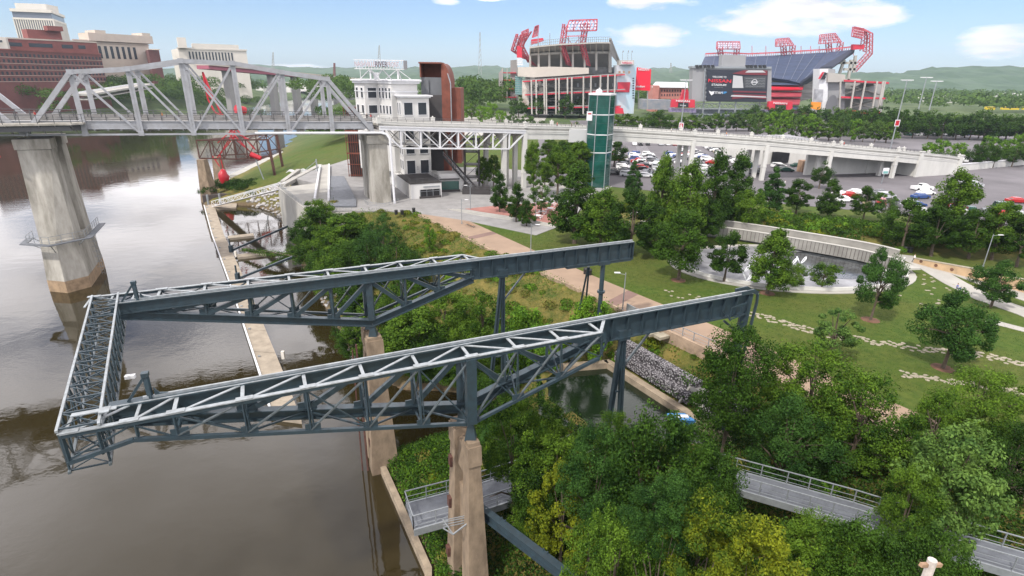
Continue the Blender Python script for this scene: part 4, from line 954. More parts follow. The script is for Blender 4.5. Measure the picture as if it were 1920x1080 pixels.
k = MB(); k.ball((E0.x - .9, E0.y, ztp + .85), .9, 12, 8, (1, 1, .8)); k.tube([(E0.x - .9, E0.y, ztp + .4), (E0.x - .9, E0.y, ztp + 1.9)], .07, 5); part('beacon_dome', k, whitepaint, rf)
# gallery joining the lift and the deck
zc = vdz[12]
pg = thing('lift_gallery', 'grey mesh walled landing joining the glass lift tower and the viaduct', 'landing', (21, 162, zc))
a, b_ = aty(1062, 256, 162), aty(1104, 256, 160.5)
k = MB(); k.hexa([(a.x, 163.2, zc - 2.4), (a.x + .5, 160.3, zc - 2.9), (b_.x, 159.2, zc - 2.9), (b_.x, 163.4, zc - 2.4)], [(a.x, 163.2, zc + .6), (a.x + .5, 160.3, zc + .6), (b_.x, 159.2, zc + .6), (b_.x, 163.4, zc + .6)]); part('mesh_wall', k, mat('mesh_panel', (.5, .5, .5), .6, .3), pg)
k = MB(); q = aty(1103, 226, 158.2); k.box((q.x, 156.2, q.z + 1.3), (1.5, .1, 2.4)); sgn = part('sign_board', k, whitepaint, pg)
k = MB(); k.box((q.x, 156.14, q.z + 1.9), (.9, .04, .35)); part('sign_emblem', k, redp, sgn)

# ------------------------------------------------------------------ white riverfront building
OB = Vector((-25.2, 136.3, 0)); VB2 = Vector((-.40, .917, 0))
def ob(u, v, z): return OB + UB * u + VB2 * v + Vector((0, 0, z))
wbm = mat('building_white', (.57, .56, .545), .7, 0, .05, .3)
def windows(parent, p0, p1, z0, z1, n_, frac=.5, fw=.12, m=win, inset=True, arch=False):
    """n_ windows along the wall from plan point p0 to p1 (outside on the right hand side)"""
    p0, p1 = Vector(p0[:2]), Vector(p1[:2]); d_ = (p1 - p0); Lw = d_.length; d_.normalize(); no = Vector((d_.y, -d_.x)); an = math.atan2(d_.y, d_.x)
    cell = Lw / n_; w = cell * frac
    for i in range(n_):
        c_ = p0 + d_ * cell * (i + .5); k = MB(); zc_ = (z0 + z1) / 2; h = z1 - z0
        k.box((*(c_ + no * .03 + d_ * (-w / 2 - fw / 2)), zc_), (fw, .16, h + 2 * fw), an); k.box((*(c_ + no * .03 + d_ * (w / 2 + fw / 2)), zc_), (fw, .16, h + 2 * fw), an)
        k.box((*(c_ + no * .03), z1 + fw / 2), (w, .16, fw), an); k.box((*(c_ + no * .05), z0 - fw / 2), (w, .22, fw), an)
        if w > 9: k.box((*(c_ + no * .04), zc_), (.06, .08, h), an); k.box((*(c_ + no * .04), zc_ + h * .12), (w, .08, .06), an)
        f_ = part('window', k, whitepaint, parent); k = MB(); k.box((*(c_ + no * .012), zc_), (w, .06, h), an); part('pane', k, m, f_)
rb = thing('riverfront_building', 'white multi storey riverside building with big dark windows and a roof sign', 'building', tuple(ob(0, 0, 4.5)))
part('ground_block', MB().prism([ob(0, 0, 0)[:2], ob(7.9, 0, 0)[:2], ob(7.9, 13, 0)[:2], ob(12, 13, 0)[:2], ob(12, 36, 0)[:2], ob(0, 36, 0)[:2]], 4.4, 8.2), wbm, rb)
k = MB().prism([ob(-.12, -.12, 0)[:2], ob(8.02, -.12, 0)[:2], ob(8.02, 14, 0)[:2], ob(-.12, 14, 0)[:2]], 8.2, 8.45); part('terrace_edge', k, charc, rb)
k = MB(); k.box(ob(4.9, -.08, 5.9), (5.2, .12, 1.7), math.radians(25)); sh = part('shopfront', k, dark, rb)
k = MB(); k.box(ob(4.9, -.16, 4.75), (5.6, .1, .7), math.radians(25)); part('shopfront_base', k, charc, sh)
k = MB()
for u in (2.4, 4.0, 5.6, 7.3): k.box(ob(u, -.18, 5.9), (.08, .08, 1.7), math.radians(25))
k.box(ob(4.9, -.17, 6.3), (5.2, .06, .06), math.radians(25)); part('mullion', k, galv, sh)
k = MB(); k.box(ob(5.3, -.1, 7.4), (4.2, .1, .28), math.radians(25)); part('lettering_strip', k, galv, rb)
k, kp = MB(), MB(); rail_run(k, kp, [ob(.1, 13, 0)[:2], ob(.1, .1, 0)[:2], ob(7.8, .1, 0)[:2], ob(7.8, 12, 0)[:2]], 8.45, h=1.0, step=1.5, tube=.05); part('railing', k, rail, rb); part('railing_post', kp, rail, rb)
# tower body: plan from the camera facing facets
zt1 = aty(757, 181, 150).z; zt2 = aty(734, 153, 154).z
T = [ob(1.9, 14, 0), ob(9.3, 14, 0), ob(9.3, 30, 0), ob(1.9, 36, 0)]
part('lower_tower', MB().prism([t_[:2] for t_ in T], 8.2, zt1), wbm, rb)
k = MB().prism([ob(1.2, 13.2, 0)[:2], ob(10.2, 13.2, 0)[:2], ob(10.2, 20, 0)[:2], ob(1.2, 20, 0)[:2]], zt1, zt1 + .3); k.prism([ob(1.6, 13.6, 0)[:2], ob(9.7, 13.6, 0)[:2], ob(9.7, 20, 0)[:2], ob(1.6, 20, 0)[:2]], zt1 - .35, zt1 + .02); part('cornice', k, whitepaint, rb)
def rp(px, Y): 
    x, y, w = ray(px, 180); return Vector((x / y * Y, Y))
F = [rp(783, 158), rp(734, 153.5), rp(710, 158), rp(684, 155.5), rp(666, 161)]
back = [Vector((F[-1].x - 3, 178)), Vector((F[0].x - 4, 180))]
upper = [F[0], F[1], F[2], F[3], F[4]] + back
part('upper_tower', MB().prism([tuple(q) for q in upper], 8.3, zt2), wbm, rb)
cen = sum(upper, Vector((0, 0))) / len(upper)
big = lambda s_: [tuple(cen + (q - cen) * s_) for q in upper]
k = MB().prism(big(1.13), zt2 + .1, zt2 + .45); k.prism(big(1.07), zt2 - .5, zt2 + .12); k.prism(big(1.02), zt2 - 2.6, zt2 - 2.4); part('cornice', k, whitepaint, rb)
zA, zB = aty(700, 184, 155).z, aty(700, 165, 155).z; zC, zD = aty(700, 213, 155).z, aty(700, 198, 155).z
for za, zb_ in ((zA, zB), (zC, zD)):
    windows(rb, F[4], F[3], za, zb_, 2, .42); windows(rb, F[3] + (F[2] - F[3]) * .12, F[2] - (F[2] - F[3]) * .06, za, zb_, 1, .74); windows(rb, F[2], F[1], za, zb_, 4, .5)
f0, f1 = ob(1.9, 14, 0), ob(9.3, 14, 0)
for za, zb_ in ((aty(775, 216, 150).z, aty(775, 193, 150).z), (aty(775, 289, 150).z, aty(775, 274, 150).z), (aty(775, 262, 150).z, aty(775, 240, 150).z)): windows(rb, f0, f1, za, zb_, 2, .6)
windows(rb, f0, f1, 8.5, aty(775, 302, 150).z, 2, .6)
s0_, s1_ = ob(1.9, 33, 0), ob(1.9, 14, 0)
for za, zb_ in ((aty(748, 214, 151).z, aty(748, 193, 151).z), (aty(748, 317, 151).z, aty(748, 301, 151).z), (aty(748, 290, 151).z, aty(748, 274, 151).z), (aty(748, 262, 151).z, aty(748, 245, 151).z)): windows(rb, s0_, s1_, za, zb_, 8, .5)
k = MB(); q = ob(4.2, 13.9, 9.6); 
for j in range(3): k.box((q.x + 1.2, q.y + .45, q.z + j * .35), (.25, .1, .12), math.radians(25))
part('wall_lamp', k, rail, rb)
# roof sign on its lattice stand
sg = thing('roof_sign', 'white lattice roof sign with tall letters standing on the white building', 'sign', (F[1].x, F[1].y, zt2))
sl, sr_ = aty(664, 120, 152), aty(757, 122, 152); d_ = (sr_ - sl); d_.z = 0; wlen = d_.length; d_.normalize(); zc_ = (sl.z + sr_.z) / 2
k = MB(); zt_s, zb_s = zc_ + 1.05, zc_ - 1.05
for z_ in (zt_s, zb_s): k.bar((*sl[:2], z_), (*sr_[:2], z_), .16, .16); k.bar((sl.x, sl.y + 1.6, z_), (sr_.x, sr_.y + 1.6, z_), .14, .14)
n_ = 16
for i in range(n_ + 1):
    a = Vector((*sl[:2], 0)) + d_ * wlen * i / n_; k.bar((a.x, a.y + 1.6, zb_s), (a.x, a.y + 1.6, zt_s), .08, .08); k.bar((a.x, a.y, zt_s), (a.x, a.y + 1.6, zt_s), .08, .08); k.bar((a.x, a.y, zb_s), (a.x, a.y + 1.6, zb_s), .08, .08)
    if i < n_: b_ = a + d_ * wlen / n_; k.bar((a.x, a.y + 1.6, zb_s), (b_.x, b_.y + 1.6, zt_s), .08, .08)
part('sign_frame', k, whitepaint, sg)
k = MB(); fx = sr_.x; k.hexa([(fx, sr_.y, zb_s), (fx + .6, sr_.y + 1.6, zb_s), (fx + .5, sr_.y + 1.7, zb_s), (fx - .1, sr_.y + .1, zb_s)], [(fx, sr_.y, zt_s), (fx + .6, sr_.y + 1.6, zt_s), (fx + .5, sr_.y + 1.7, zt_s), (fx - .1, sr_.y + .1, zt_s)]); part('end_panel', k, grey, sg)
k = MB(); F1_, zr = Vector((F[1].x, F[1].y + 3)), zt2 + .4
for fx, tx, ty in ((.30, -3.2, 2), (.30, .5, 4), (.30, 2.4, 1), (.86, -3.6, 1.5), (.86, .2, 4), (.86, 3.4, 1.5), (.55, -2.5, 3), (.55, 1.8, 3)):
    a = Vector((*sl[:2], 0)) + d_ * wlen * fx; k.bar((a.x, a.y + .8, zb_s), (a.x + tx, a.y + ty, zr), .18, .18)
for fx in (.30, .86): a = Vector((*sl[:2], 0)) + d_ * wlen * fx; k.bar((a.x, a.y + .8, zb_s), (a.x, a.y + .8, zr), .36, .36)
k.box((sl.x + wlen * .3 + 1.2, sl.y + 2, zr + .9), (1.2, .8, 1.7)); k.bar((sl.x + .6, sl.y + 3, zr), (sl.x + .6, sl.y + 3, zb_s), .1, .1)
part('sign_stand', k, whitepaint, sg)
tm = mat('sign_letter_pink', (.42, .30, .32), .6); td_ = mat('sign_letter_dark', (.10, .06, .08), .6)
yo = Vector((0, -.2, 0))
text('NASHVILLE', 1.75, Vector((*sl[:2], zc_)) + d_ * 2.75 + yo, d_, (0, 0, 1), tm, sg, .05, fit=5.2)
text('RIVER', 1.85, Vector((*sl[:2], zc_)) + d_ * (5.35 + 1.55) + yo, d_, (0, 0, 1), td_, sg, .05, fit=3.1, bold=.03)
text('FRONT', 1.75, Vector((*sl[:2], zc_)) + d_ * (8.45 + 1.45) + yo, d_, (0, 0, 1), tm, sg, .05, fit=2.9)
# weathering steel annex
ax_ = thing('rust_annex', 'rust red steel clad annex with a curved roof and grey lower wall', 'building', tuple(aty(825, 330, 160)[:2]) + (4.5,))
ya, yb = 159.0, 171.0
def xx(px, Y=159.0): x, y, w = ray(px, 200); return x / y * Y
ztop = aty(810, 119, ya).z; zmid = aty(810, 145, ya).z; zdk = aty(810, 178, ya).z
k = MB(); k.prism([(xx(790), ya + 1), (xx(829), ya + 1), (xx(829), yb), (xx(790), yb)], zdk, zmid); part('zinc_wall', k, zinc, ax_)
k = MB(); k.prism([(xx(803), ya), (xx(829), ya), (xx(829), yb), (xx(803), yb)], 4.5, zdk); part('dark_base', k, charc, ax_)
k = MB(); k.prism([(xx(790), ya + 5), (xx(829), ya + 5), (xx(829), yb), (xx(790), yb)], zmid, ztop); k.box(((xx(790) + xx(829)) / 2, ya + 3, ztop + .15), (xx(829) - xx(790) + .3, 8, .35)); k.box((xx(790.8), ya + 3, (zmid + ztop) / 2), (.35, 6, ztop - zmid)); part('roof_lantern', k, cort, ax_)
k = MB(); m_ = 8; x0, x1 = xx(829), xx(845)
for j in range(m_):
    a0, a1 = math.pi / 2 * j / m_, math.pi / 2 * (j + 1) / m_; xa, xb = x0 + (x1 - x0) * math.sin(a0), x0 + (x1 - x0) * math.sin(a1); za, zb_ = ztop - 5 * (1 - math.cos(a0)), ztop - 5 * (1 - math.cos(a1))
    k.hexa([(xa, ya, 4.5), (xb, ya, 4.5), (xb, yb, 4.5), (xa, yb, 4.5)], [(xa, ya, za + .2), (xb, ya, zb_ + .2), (xb, yb, zb_ + .2), (xa, yb, za + .2)])
part('curved_wall', k, cort, ax_)
k = MB(); k.tube([(x1 + .15, ya - .1, 6), (x1 + .15, ya - .1, ztop - 5), (x1 - .6, ya - .1, ztop - 2.4)], .16, 6); part('steel_pipe', k, galv, ax_)
k = MB(); k.prism([(x1, ya + 1.5), (xx(863), ya + 1.5), (xx(863), yb), (x1, yb)], 10, aty(850, 165, ya).z); part('side_wing', k, cort, ax_)
k = MB(); k.hexa([(xx(826), ya - 1.6, 16), (xx(838), ya - 1.6, 12), (xx(838), ya - .4, 12), (xx(826), ya - .4, 16)], [(xx(826), ya - 1.6, 22), (xx(838), ya - 1.6, 14), (xx(838), ya - .4, 14), (xx(826), ya - .4, 22)]); part('stair_flank', k, charc, ax_)
k = MB(); k.prism([(xx(800), ya + .5), (xx(805), ya + .5), (xx(805), ya + 4), (xx(800), ya + 4)], zdk, zmid - .6); part('flue', k, zinc, ax_)
# kiosk and outside stairs
ks = thing('ticket_kiosk', 'small white kiosk with a dark glazed front under the dark annex', 'kiosk', tuple(aty(842, 358, 152)[:2]) + (4.5,))
q = at(842, 360, 4.5); k = MB(); k.box((q.x, q.y + 3, 6.9), (6.3, 5, 4.6), math.radians(12)); part('kiosk_wall', k, wbm, ks)
k = MB(); k.box((q.x + .3, q.y + .45, 6.2), (4.6, .2, 2.2), math.radians(12)); part('shop_window', k, teal, ks)
k = MB(); k.box((q.x + .2, q.y + .2, 7.9), (5.2, 1.0, .2), math.radians(12)); k.box((q.x + .3, q.y + .25, 4.8), (5.2, .3, .6), math.radians(12)); part('canopy', k, charc, ks)
es = thing('steel_staircase', 'black open steel staircase tower beside the dark annex wall', 'staircase', tuple(at(890, 365, 4.5)))
q = at(888, 362, 4.5); k = MB(); 
for sx_, sy_ in ((-2.6, 0), (1.2, 0), (1.2, 3.6), (-2.6, 3.6)): k.bar((q.x + sx_, q.y + sy_ + 3, 4.5), (q.x + sx_, q.y + sy_ + 3, 18), .28, .28)
for z_ in (8, 11.3, 14.6, 17.8): k.box((q.x - .7, q.y + 4.8, z_), (4.0, 3.8, .2))
for i in range(3): k.bar((q.x - 2.6, q.y + 3, 8 + i * 3.3), (q.x + 1.2, q.y + 3, 11.3 + i * 3.3), .12, .12)
part('stair_tower', k, charc, es)
k = MB(); k.bar((q.x - 8, q.y + 2.5, 13.5), (q.x - .5, q.y + .5, 5.6), .2, .5); k.bar((q.x - 6.9, q.y + 3.5, 13.5), (q.x + .6, q.y + 1.5, 5.6), .2, .5)
for i in range(18): f = i / 18; k.box((q.x - 7.4 + 7.5 * f, q.y + 3.0 - 2 * f, 13.3 - 7.9 * f), (.35, 1.2, .08), -.2)
part('stair_flight', k, charc, es)
k, kp = MB(), MB(); rail_run(k, kp, [(q.x - 8, q.y + 2.4), (q.x - .5, q.y + .4)], [13.7, 5.8], h=1, step=1.5, tube=.05); part('railing', k, galv, es)
k = MB(); k.box((q.x + .8, q.y + .2, 5.2), (7.2, 4.5, 1.3)); part('landing', k, charc, es)
k, kp = MB(), MB(); rail_run(k, kp, [(q.x - 2.8, q.y - 2.0), (q.x + 4.3, q.y - 2.0), (q.x + 4.3, q.y + 2.4)], 5.85, h=1, step=1.4, tube=.05); part('railing', k, rail, es); part('railing_post', kp, rail, es)
# open framed dark structure left of the pier
fr = thing('brown_frame_building', 'dark open framed brown building left of the plaza pier', 'building', tuple(aty(655, 330, 168)[:2]) + (4.5,))
x0, x1, y0, y1 = xx(643, 168), xx(668, 168), 168, 186
k = MB().prism([(x0 + .4, y0 + .4), (x1, y0 + .4), (x1, y1), (x0 + .4, y1)], 4.5, 24.5); part('core', k, charc, fr)
k = MB()
for z_ in (5, 8.2, 11.4, 14.6, 17.8, 21, 24.3): k.box(((x0 + x1) / 2, y0 + .1, z_), (x1 - x0 + .3, .3, .45 if z_ in (11.4, 17.8) else .2))
for i in range(7): k.box((x0 + (x1 - x0) * i / 6, y0 + .05, 14.5), (.14, .25, 20))
part('facade_frame', k, cort, fr)

# ------------------------------------------------------------------ terrace, ramp and slope works by the water
tz = 4.5
tc_ = thing('river_terrace', 'pale concrete terrace with ramp and white edge walls left of the pier', 'terrace', tuple(at(600, 380, 4.5)))
def q4(z, *pp): return [at(*p, z)[:2] for p in pp]
k = MB().prism(q4(4.6, (524, 352), (618, 340), (622, 388), (586, 402)), -9, 4.6); part('terrace_slab', k, conc, tc_)
k = MB().ribbon(q4(4.9, (522, 352), (586, 402)), .35, -5.0, 5.0); k.ribbon(q4(4.9, (586, 402), (660, 398)), .35, -5.0, 5.0); part('terrace_wall', k, conc, tc_)
k = MB().ribbon(q4(5.2, (600, 310), (590, 372)), .5, 4.5, 5.4); k.ribbon(q4(5.2, (617, 308), (616, 372)), .5, 4.5, 5.4); part('ramp_kerb', k, whitepaint, tc_)
k = MB().prism(q4(4.62, (601, 310), (616, 308), (615, 372), (591, 372)), 3, 4.64); part('ramp', k, conc, tc_)
k = MB().prism(q4(4.9, (617, 330), (645, 330), (668, 374), (668, 386), (617, 386)), 4.66, 4.9); part('metal_deck', k, grate, tc_)
k = MB().ribbon(q4(4.7, (530, 345), (600, 308)), 1.6, 3.8, 4.7); k.ribbon(q4(4.7, (530, 340), (560, 318)), 1.2, 3.0, 4.9); part('stair_wall', k, conc, tc_)
k, kp = MB(), MB(); rail_run(k, kp, q4(4.6, (524, 352), (586, 402), (660, 398)), 4.7, h=1.0, step=1.6, tube=.05); part('railing', k, galv, tc_); part('railing_post', kp, galv, tc_)
sc_ = thing('wave_shade', 'small white slatted shade of wavy bars on posts above the terrace', 'shade structure', tuple(at(565, 350, 4.6)))
k = MB(); c0 = aty(568, 322, 178)
for i in range(7):
    pts = [(c0.x - 4.6 + j * 1.15, 176 + i * .9, c0.z + .5 * math.sin(j * 1.6 + i * .5)) for j in range(9)]
    for a, b_ in zip(pts, pts[1:]): k.bar(a, b_, .18, .12)
part('slat_canopy', k, whitepaint, sc_)
k = MB(); k.bar((c0.x + 4.6, 178, 4.5), (c0.x + 4.6, 178, c0.z + 4), .35, .35); k.bar((c0.x - 3.4, 178, 4.5), (c0.x - 3.4, 178, c0.z), .2, .2); k.bar((c0.x + 4.6, 178, c0.z + 3.5), (c0.x + .5, 178, c0.z + .3), .15, .15); part('post', k, galv, sc_)

river_scale(1)
# ------------------------------------------------------------------ floating dock and gangway
dl = [(-81.3, 144.3), (-64.8, 116.0), (-47.4, 87.4), (-28.6, 55.9), (-24.2, 48.2)]
dr = [(-78.6, 144.3), (-62.2, 116.0), (-44.6, 87.4), (-25.6, 55.6), (-21.0, 47.6)]
dk = thing('floating_dock', 'long narrow floating concrete dock parallel to the river bank', 'dock', (-47, 87, .3))
for i in range(4):
    n_ = 5
    for j in range(n_):
        f0_, f1_ = j / n_, (j + .985) / n_
        A0, A1 = Vector(dl[i]).lerp(Vector(dl[i + 1]), f0_), Vector(dl[i]).lerp(Vector(dl[i + 1]), f1_); C0, C1 = Vector(dr[i]).lerp(Vector(dr[i + 1]), f0_), Vector(dr[i]).lerp(Vector(dr[i + 1]), f1_)
        part('dock_slab', MB().prism([tuple(A0), tuple(A1), tuple(C1), tuple(C0)], -.3, .5), dockm, dk)
k = MB()
for a, b_ in zip(dl, dl[1:]): k.bar((*a, .5), (*b_, .5), .22, .28)
part('rub_rail', k, whitepaint, dk)
for x, y in [(-61.0, 114.2), (-53.0, 101.2), (-42.4, 83.8)]:
    k = MB(); k.box((x + 2.6, y + 1.4, .1), (5, 2.2, .7), .5); part('finger_pier', k, dockm, dk)
k = MB(); k.box((-76.5, 144, .1), (7, 6, .7), .4); part('landing_float', k, dockm, dk)
for x, y in [(-30.2, 60.5), (-26.0, 53.5), (-55, 101)]:
    k = MB(); k.box((x + 2.4, y, 1.0), (.35, .35, 1.0)); part('service_pedestal', k, pale, dk)
k = MB()
for a, b_ in zip(dl, dl[1:]):
    for f in (.1, .35, .6, .85): q = Vector(a).lerp(Vector(b_), f) + Vector((.5, .2)); k.box((*q, .6), (.3, .15, .2))
part('mooring_cleat', k, galv, dk)['kind'] = 'stuff'
for (a, b_, lb) in (((-54.5, 103.8, .9), at(545, 422, 3.2), 'dark green steel mooring arm reaching from the dock to the bank, farther of two'), ((-45.8, 87.9, .9), at(548, 482, 3.0), 'dark green steel mooring arm reaching from the dock to the bank, nearer of two')):
    ma = thing('mooring_boom', lb, 'mooring arm', a, 'mooring arms of the dock'); k = MB(); k.bar(a, b_, .35, .35); k.bar(Vector(a) + Vector((0, .8, 0)), Vector(b_) + Vector((0, .8, 0)), .16, .16); part('arm', k, steel, ma)
    k = MB(); k.box((a[0] - .3, a[1], 1.1), (.5, .8, 1.4)); k.tube([(a[0] - .6, a[1] + .4, 0), (a[0] - .6, a[1] + .4, 3)], .14, 6); part('anchor_post', k, steel, ma)
gw = thing('gangway', 'white trussed gangway sloping from the terrace down to the floating dock', 'gangway', (-77, 144, .6))
g0, g1 = at(405, 386, .8), KI(at(530, 354, 4.7)); k = MB(); gd = (g1 - g0); gd.normalize(); gn_ = Vector((-gd.y, gd.x, 0)).normalized()
k2 = MB(); k2.bar(g0, g1, 1.7, .14)
part('gangway_deck', k2, galv, gw)
for s_ in (-.95, .95):
    k = MB(); n_ = 14
    for h in (0, 1.3): k.bar(g0 + gn_ * s_ + Vector((0, 0, h)), g1 + gn_ * s_ + Vector((0, 0, h)), .14, .14)
    for i in range(n_): a, b_ = g0.lerp(g1, i / n_) + gn_ * s_, g0.lerp(g1, (i + 1) / n_) + gn_ * s_; k.bar(a, a + Vector((0, 0, 1.3)), .07, .07); k.bar(a if i % 2 else a + Vector((0, 0, 1.3)), b_ + Vector((0, 0, 1.3)) if i % 2 else b_, .07, .07)
    part('side_truss', k, whitepaint, gw)
for x, y, lb in ((-81.0, 146.0, 'grey steel mooring pile at the river side of the gangway landing'), (-78.6, 147.6, 'grey steel mooring pile at the bank side of the gangway landing')):
    k = MB(); k.tube([(x, y, -1), (x, y, 3.0)], .28, 8); single('mooring_pile', k, galv, lb, 'pile', 'piles of the dock')

# ------------------------------------------------------------------ rusty crane frame with the red sculpture
rfm = thing('rusty_frame', 'rust brown steel truss frame on two dark piers at the water edge', 'frame', (-84, 155, 0))
fA, fB = aty(368, 263, 152), aty(397, 261, 166)   # river end
fC, fD = aty(502, 262, 163), aty(518, 250, 176)
def T3(a, b_, n_, k, depth=5.0, taper=.55):
    for i in range(n_ + 1):
        p = a.lerp(b_, i / n_); d0 = depth * (taper + (1 - taper) * (1 - abs(2 * i / n_ - 1))); p2_ = p - Vector((0, 0, d0)); k.bar(p, p2_, .25, .25)
        if i < n_:
            q = a.lerp(b_, (i + 1) / n_); d1 = depth * (taper + (1 - taper) * (1 - abs(2 * (i + 1) / n_ - 1))); q2 = q - Vector((0, 0, d1)); k.bar(p, q, .4, .4); k.bar(p2_, q2, .32, .32); k.bar(p if i % 2 else p2_, q2 if i % 2 else q, .2, .2)
k = MB(); T3(fA, fC, 6, k, 5.2, .9); part('front_truss', k, rust, rfm)
k = MB(); T3(fB, fD, 6, k, 5.2, .9); part('rear_truss', k, rust, rfm)
k = MB()
for i in range(7): k.bar(fA.lerp(fC, i / 6), fB.lerp(fD, i / 6), .25, .25); (k.bar(fA.lerp(fC, i / 6), fB.lerp(fD, (i + 1) / 6), .15, .15) if i < 6 else None)
part('top_bracing', k, rust, rfm)
for p, zb_ in ((fC, 3.5), (fD, 3.5)):
    k = MB(); k.bar((p.x, p.y, p.z), (p.x + .8, p.y, zb_), .6, .6); part('frame_leg', k, rust, rfm)
for q, nm, zt_ in ((fA, 0, fA.z - 5), (fB, 1, fB.z - 5)):
    k = MB(); c_ = q + Vector((.6, 0, 0)); k.hexa([(c_.x - 1.3, c_.y - 2.2, -2), (c_.x + 2.0, c_.y - 2.2, -2), (c_.x + 2.0, c_.y + 2.2, -2), (c_.x - 1.3, c_.y + 2.2, -2)], [(c_.x - .9, c_.y - 1.1, zt_), (c_.x + .9, c_.y - 1.1, zt_), (c_.x + .9, c_.y + 1.1, zt_), (c_.x - .9, c_.y + 1.1, zt_)]); part('concrete_pier', k, gpier, rfm)
sl_ = thing('red_sculpture', 'bright red abstract sculpture of struts and a drum hanging on the rusty frame', 'sculpture', tuple(aty(450, 250, 160)))
s3 = lambda px, py, Y=160: aty(px, py, Y)
k = MB()
tri = [(380, 135), (396, 172), (415, 214), (404, 212), (390, 186)]
for a, b_ in zip(tri, tri[1:] + tri[:1]): k.bar(s3(*a), s3(*b_), .34, .34)
A_, B_, C_ = s3(380, 136), s3(400, 190), s3(389, 178); k.add([A_, B_, C_, A_ + Vector((0, .5, 0)), B_ + Vector((0, .5, 0)), C_ + Vector((0, .5, 0))], [(0, 1, 2), (5, 4, 3), (0, 3, 4, 1), (1, 4, 5, 2), (2, 5, 3, 0)])
part('spire', k, redp, sl_)
k = MB()
for a, b_ in (((404, 216), (480, 296)), ((416, 213), (478, 280)), ((440, 255), (412, 290)), ((420, 238), (468, 262)), ((450, 230), (405, 300)), ((430, 252), (474, 288)), ((408, 268), (440, 240)), ((398, 292), (412, 312)), ((412, 290), (418, 315))): k.bar(s3(*a), s3(*b_), .22, .22)
part('strut', k, redp, sl_)
k = MB(); c_ = s3(450, 206); k.tube([c_ + Vector((-.6, -1, .3)), c_ + Vector((.8, 1, -.3))], 1.1, 16); k.bar(c_ + Vector((0, 0, -1)), s3(430, 240), .3, .3); part('drum', k, redp, sl_)
k = MB(); c_ = s3(481, 293); k.tube([c_ + Vector((-1.5, 0, .5)), c_ + Vector((1.2, 0, -.6))], [.8, .6], 12); part('socket_ring', k, redp, sl_)
k = MB(); c_ = s3(420, 332); k.tube([c_ + Vector((.2, 0, 2.2)), c_ + Vector((-.2, 0, 1)), c_, c_ + Vector((0, 0, -1.4)), c_ + Vector((.1, 0, -2.4))], [.5, 1.2, 1.5, 1.1, .9], 12); part('bulb', k, redp, sl_, smooth=True)
k = MB(); k.bar(s3(480, 300), s3(498, 345), .25, .25); part('stay', k, galv, sl_)
pb = MB().ribbon([(-84, 149), (-72, 156), (-69, 164)], 2.0, -.5, 2.2); single('planter_wall', pb, mat('dark_sheet_piling', (.07, .055, .05), .8), 'dark sheet pile wall holding shrubs below the red sculpture', 'retaining wall')

river_scale(0)
# ------------------------------------------------------------------ stadium
def P(px, py, Y): return aty(px, py, Y)
def face(k, pts, Y, th):
    """an upright slab whose front outline is given by picture corners at depth Y (or one depth per corner), th metres thick"""
    Ys = Y if isinstance(Y, (list, tuple)) else [Y] * len(pts); f = [P(px, py, y) for (px, py), y in zip(pts, Ys)]; b_ = [q + Vector((0, th, 0)) for q in f]; n_ = len(pts)
    return k.add(f + b_, [tuple(range(n_))[::-1], tuple(range(n_, 2 * n_))] + [(i, (i + 1) % n_, (i + 1) % n_ + n_, i + n_) for i in range(n_)])
def lat(k, pts, w):
    for a, b_ in zip(pts, pts[1:]): k.bar(a, b_, w, w)
def lighttower(parent, legs, head, Yh, pm=pinkr):
    """lattice light tower: legs = list of two polylines (front outline) of picture points with depth; head = picture quad"""
    k = MB()
    for leg in legs:
        A_ = [P(*q) for q in leg]; B_ = [P(q[0] + 5.5, q[1] + (1 if i else 2), q[2] + 3) for i, q in enumerate(leg)]; B2 = [q + Vector((-1.2, 3.2, .4)) for q in A_]
        lat(k, A_, .75); lat(k, B_, .75); lat(k, B2, .6)
        for i in range(len(A_) - 1):
            m_ = max(2, int((A_[i + 1] - A_[i]).length / 3.2))
            for j in range(m_):
                a0, a1, b0_, b1_, c0, c1 = [X_[i].lerp(X_[i + 1], f) for X_ in (A_, B_, B2) for f in (j / m_, (j + 1) / m_)]
                k.bar(a0, b1_, .38, .38); k.bar(b0_, a0, .38, .38); k.bar(b0_, c1, .3, .3); k.bar(c0, a1, .3, .3)
    tw = part('lattice_leg', k, pm, parent)
    k = MB(); (x0, y0), (x1, y1), (x2, y2), (x3, y3) = head
    n_ = 8; L0, R0, R1, L1 = P(x0, y0, Yh), P(x1, y1, Yh), P(x2, y2, Yh), P(x3, y3, Yh)
    for dy in (0, 3.0):
        o = Vector((0, dy, 0)); lat(k, [L0 + o, R0 + o, R1 + o, L1 + o, L0 + o], .6)
        for j in range(n_):
            a, b_, c_, d_ = L0.lerp(R0, j / n_), L0.lerp(R0, (j + 1) / n_), L1.lerp(R1, j / n_), L1.lerp(R1, (j + 1) / n_)
            k.bar(a + o, d_ + o if j % 2 else c_ + o, .3, .3); k.bar(c_ + o, b_ + o, .3, .3)
    part('lamp_frame', k, pm, tw)
    k = MB()
    for r_ in range(3):
        for j in range(9):
            f, g = (j + .5) / 9, .3 + .27 * r_
            q = L0.lerp(R0, f).lerp(L1.lerp(R1, f), g) + Vector((0, -.5, 0)); s_ = (R0 - L0).length / 9 * .33; k.ball(q, s_, 6, 4, (1, .6, 1))
    part('floodlamps', k, lampw, tw)['kind'] = 'stuff'
YS = 450
sA = thing('stadium_stand', 'concrete stadium stand seen from behind with red edged ramps and red lattice light towers', 'stadium stand', tuple(P(1060, 215, YS)))
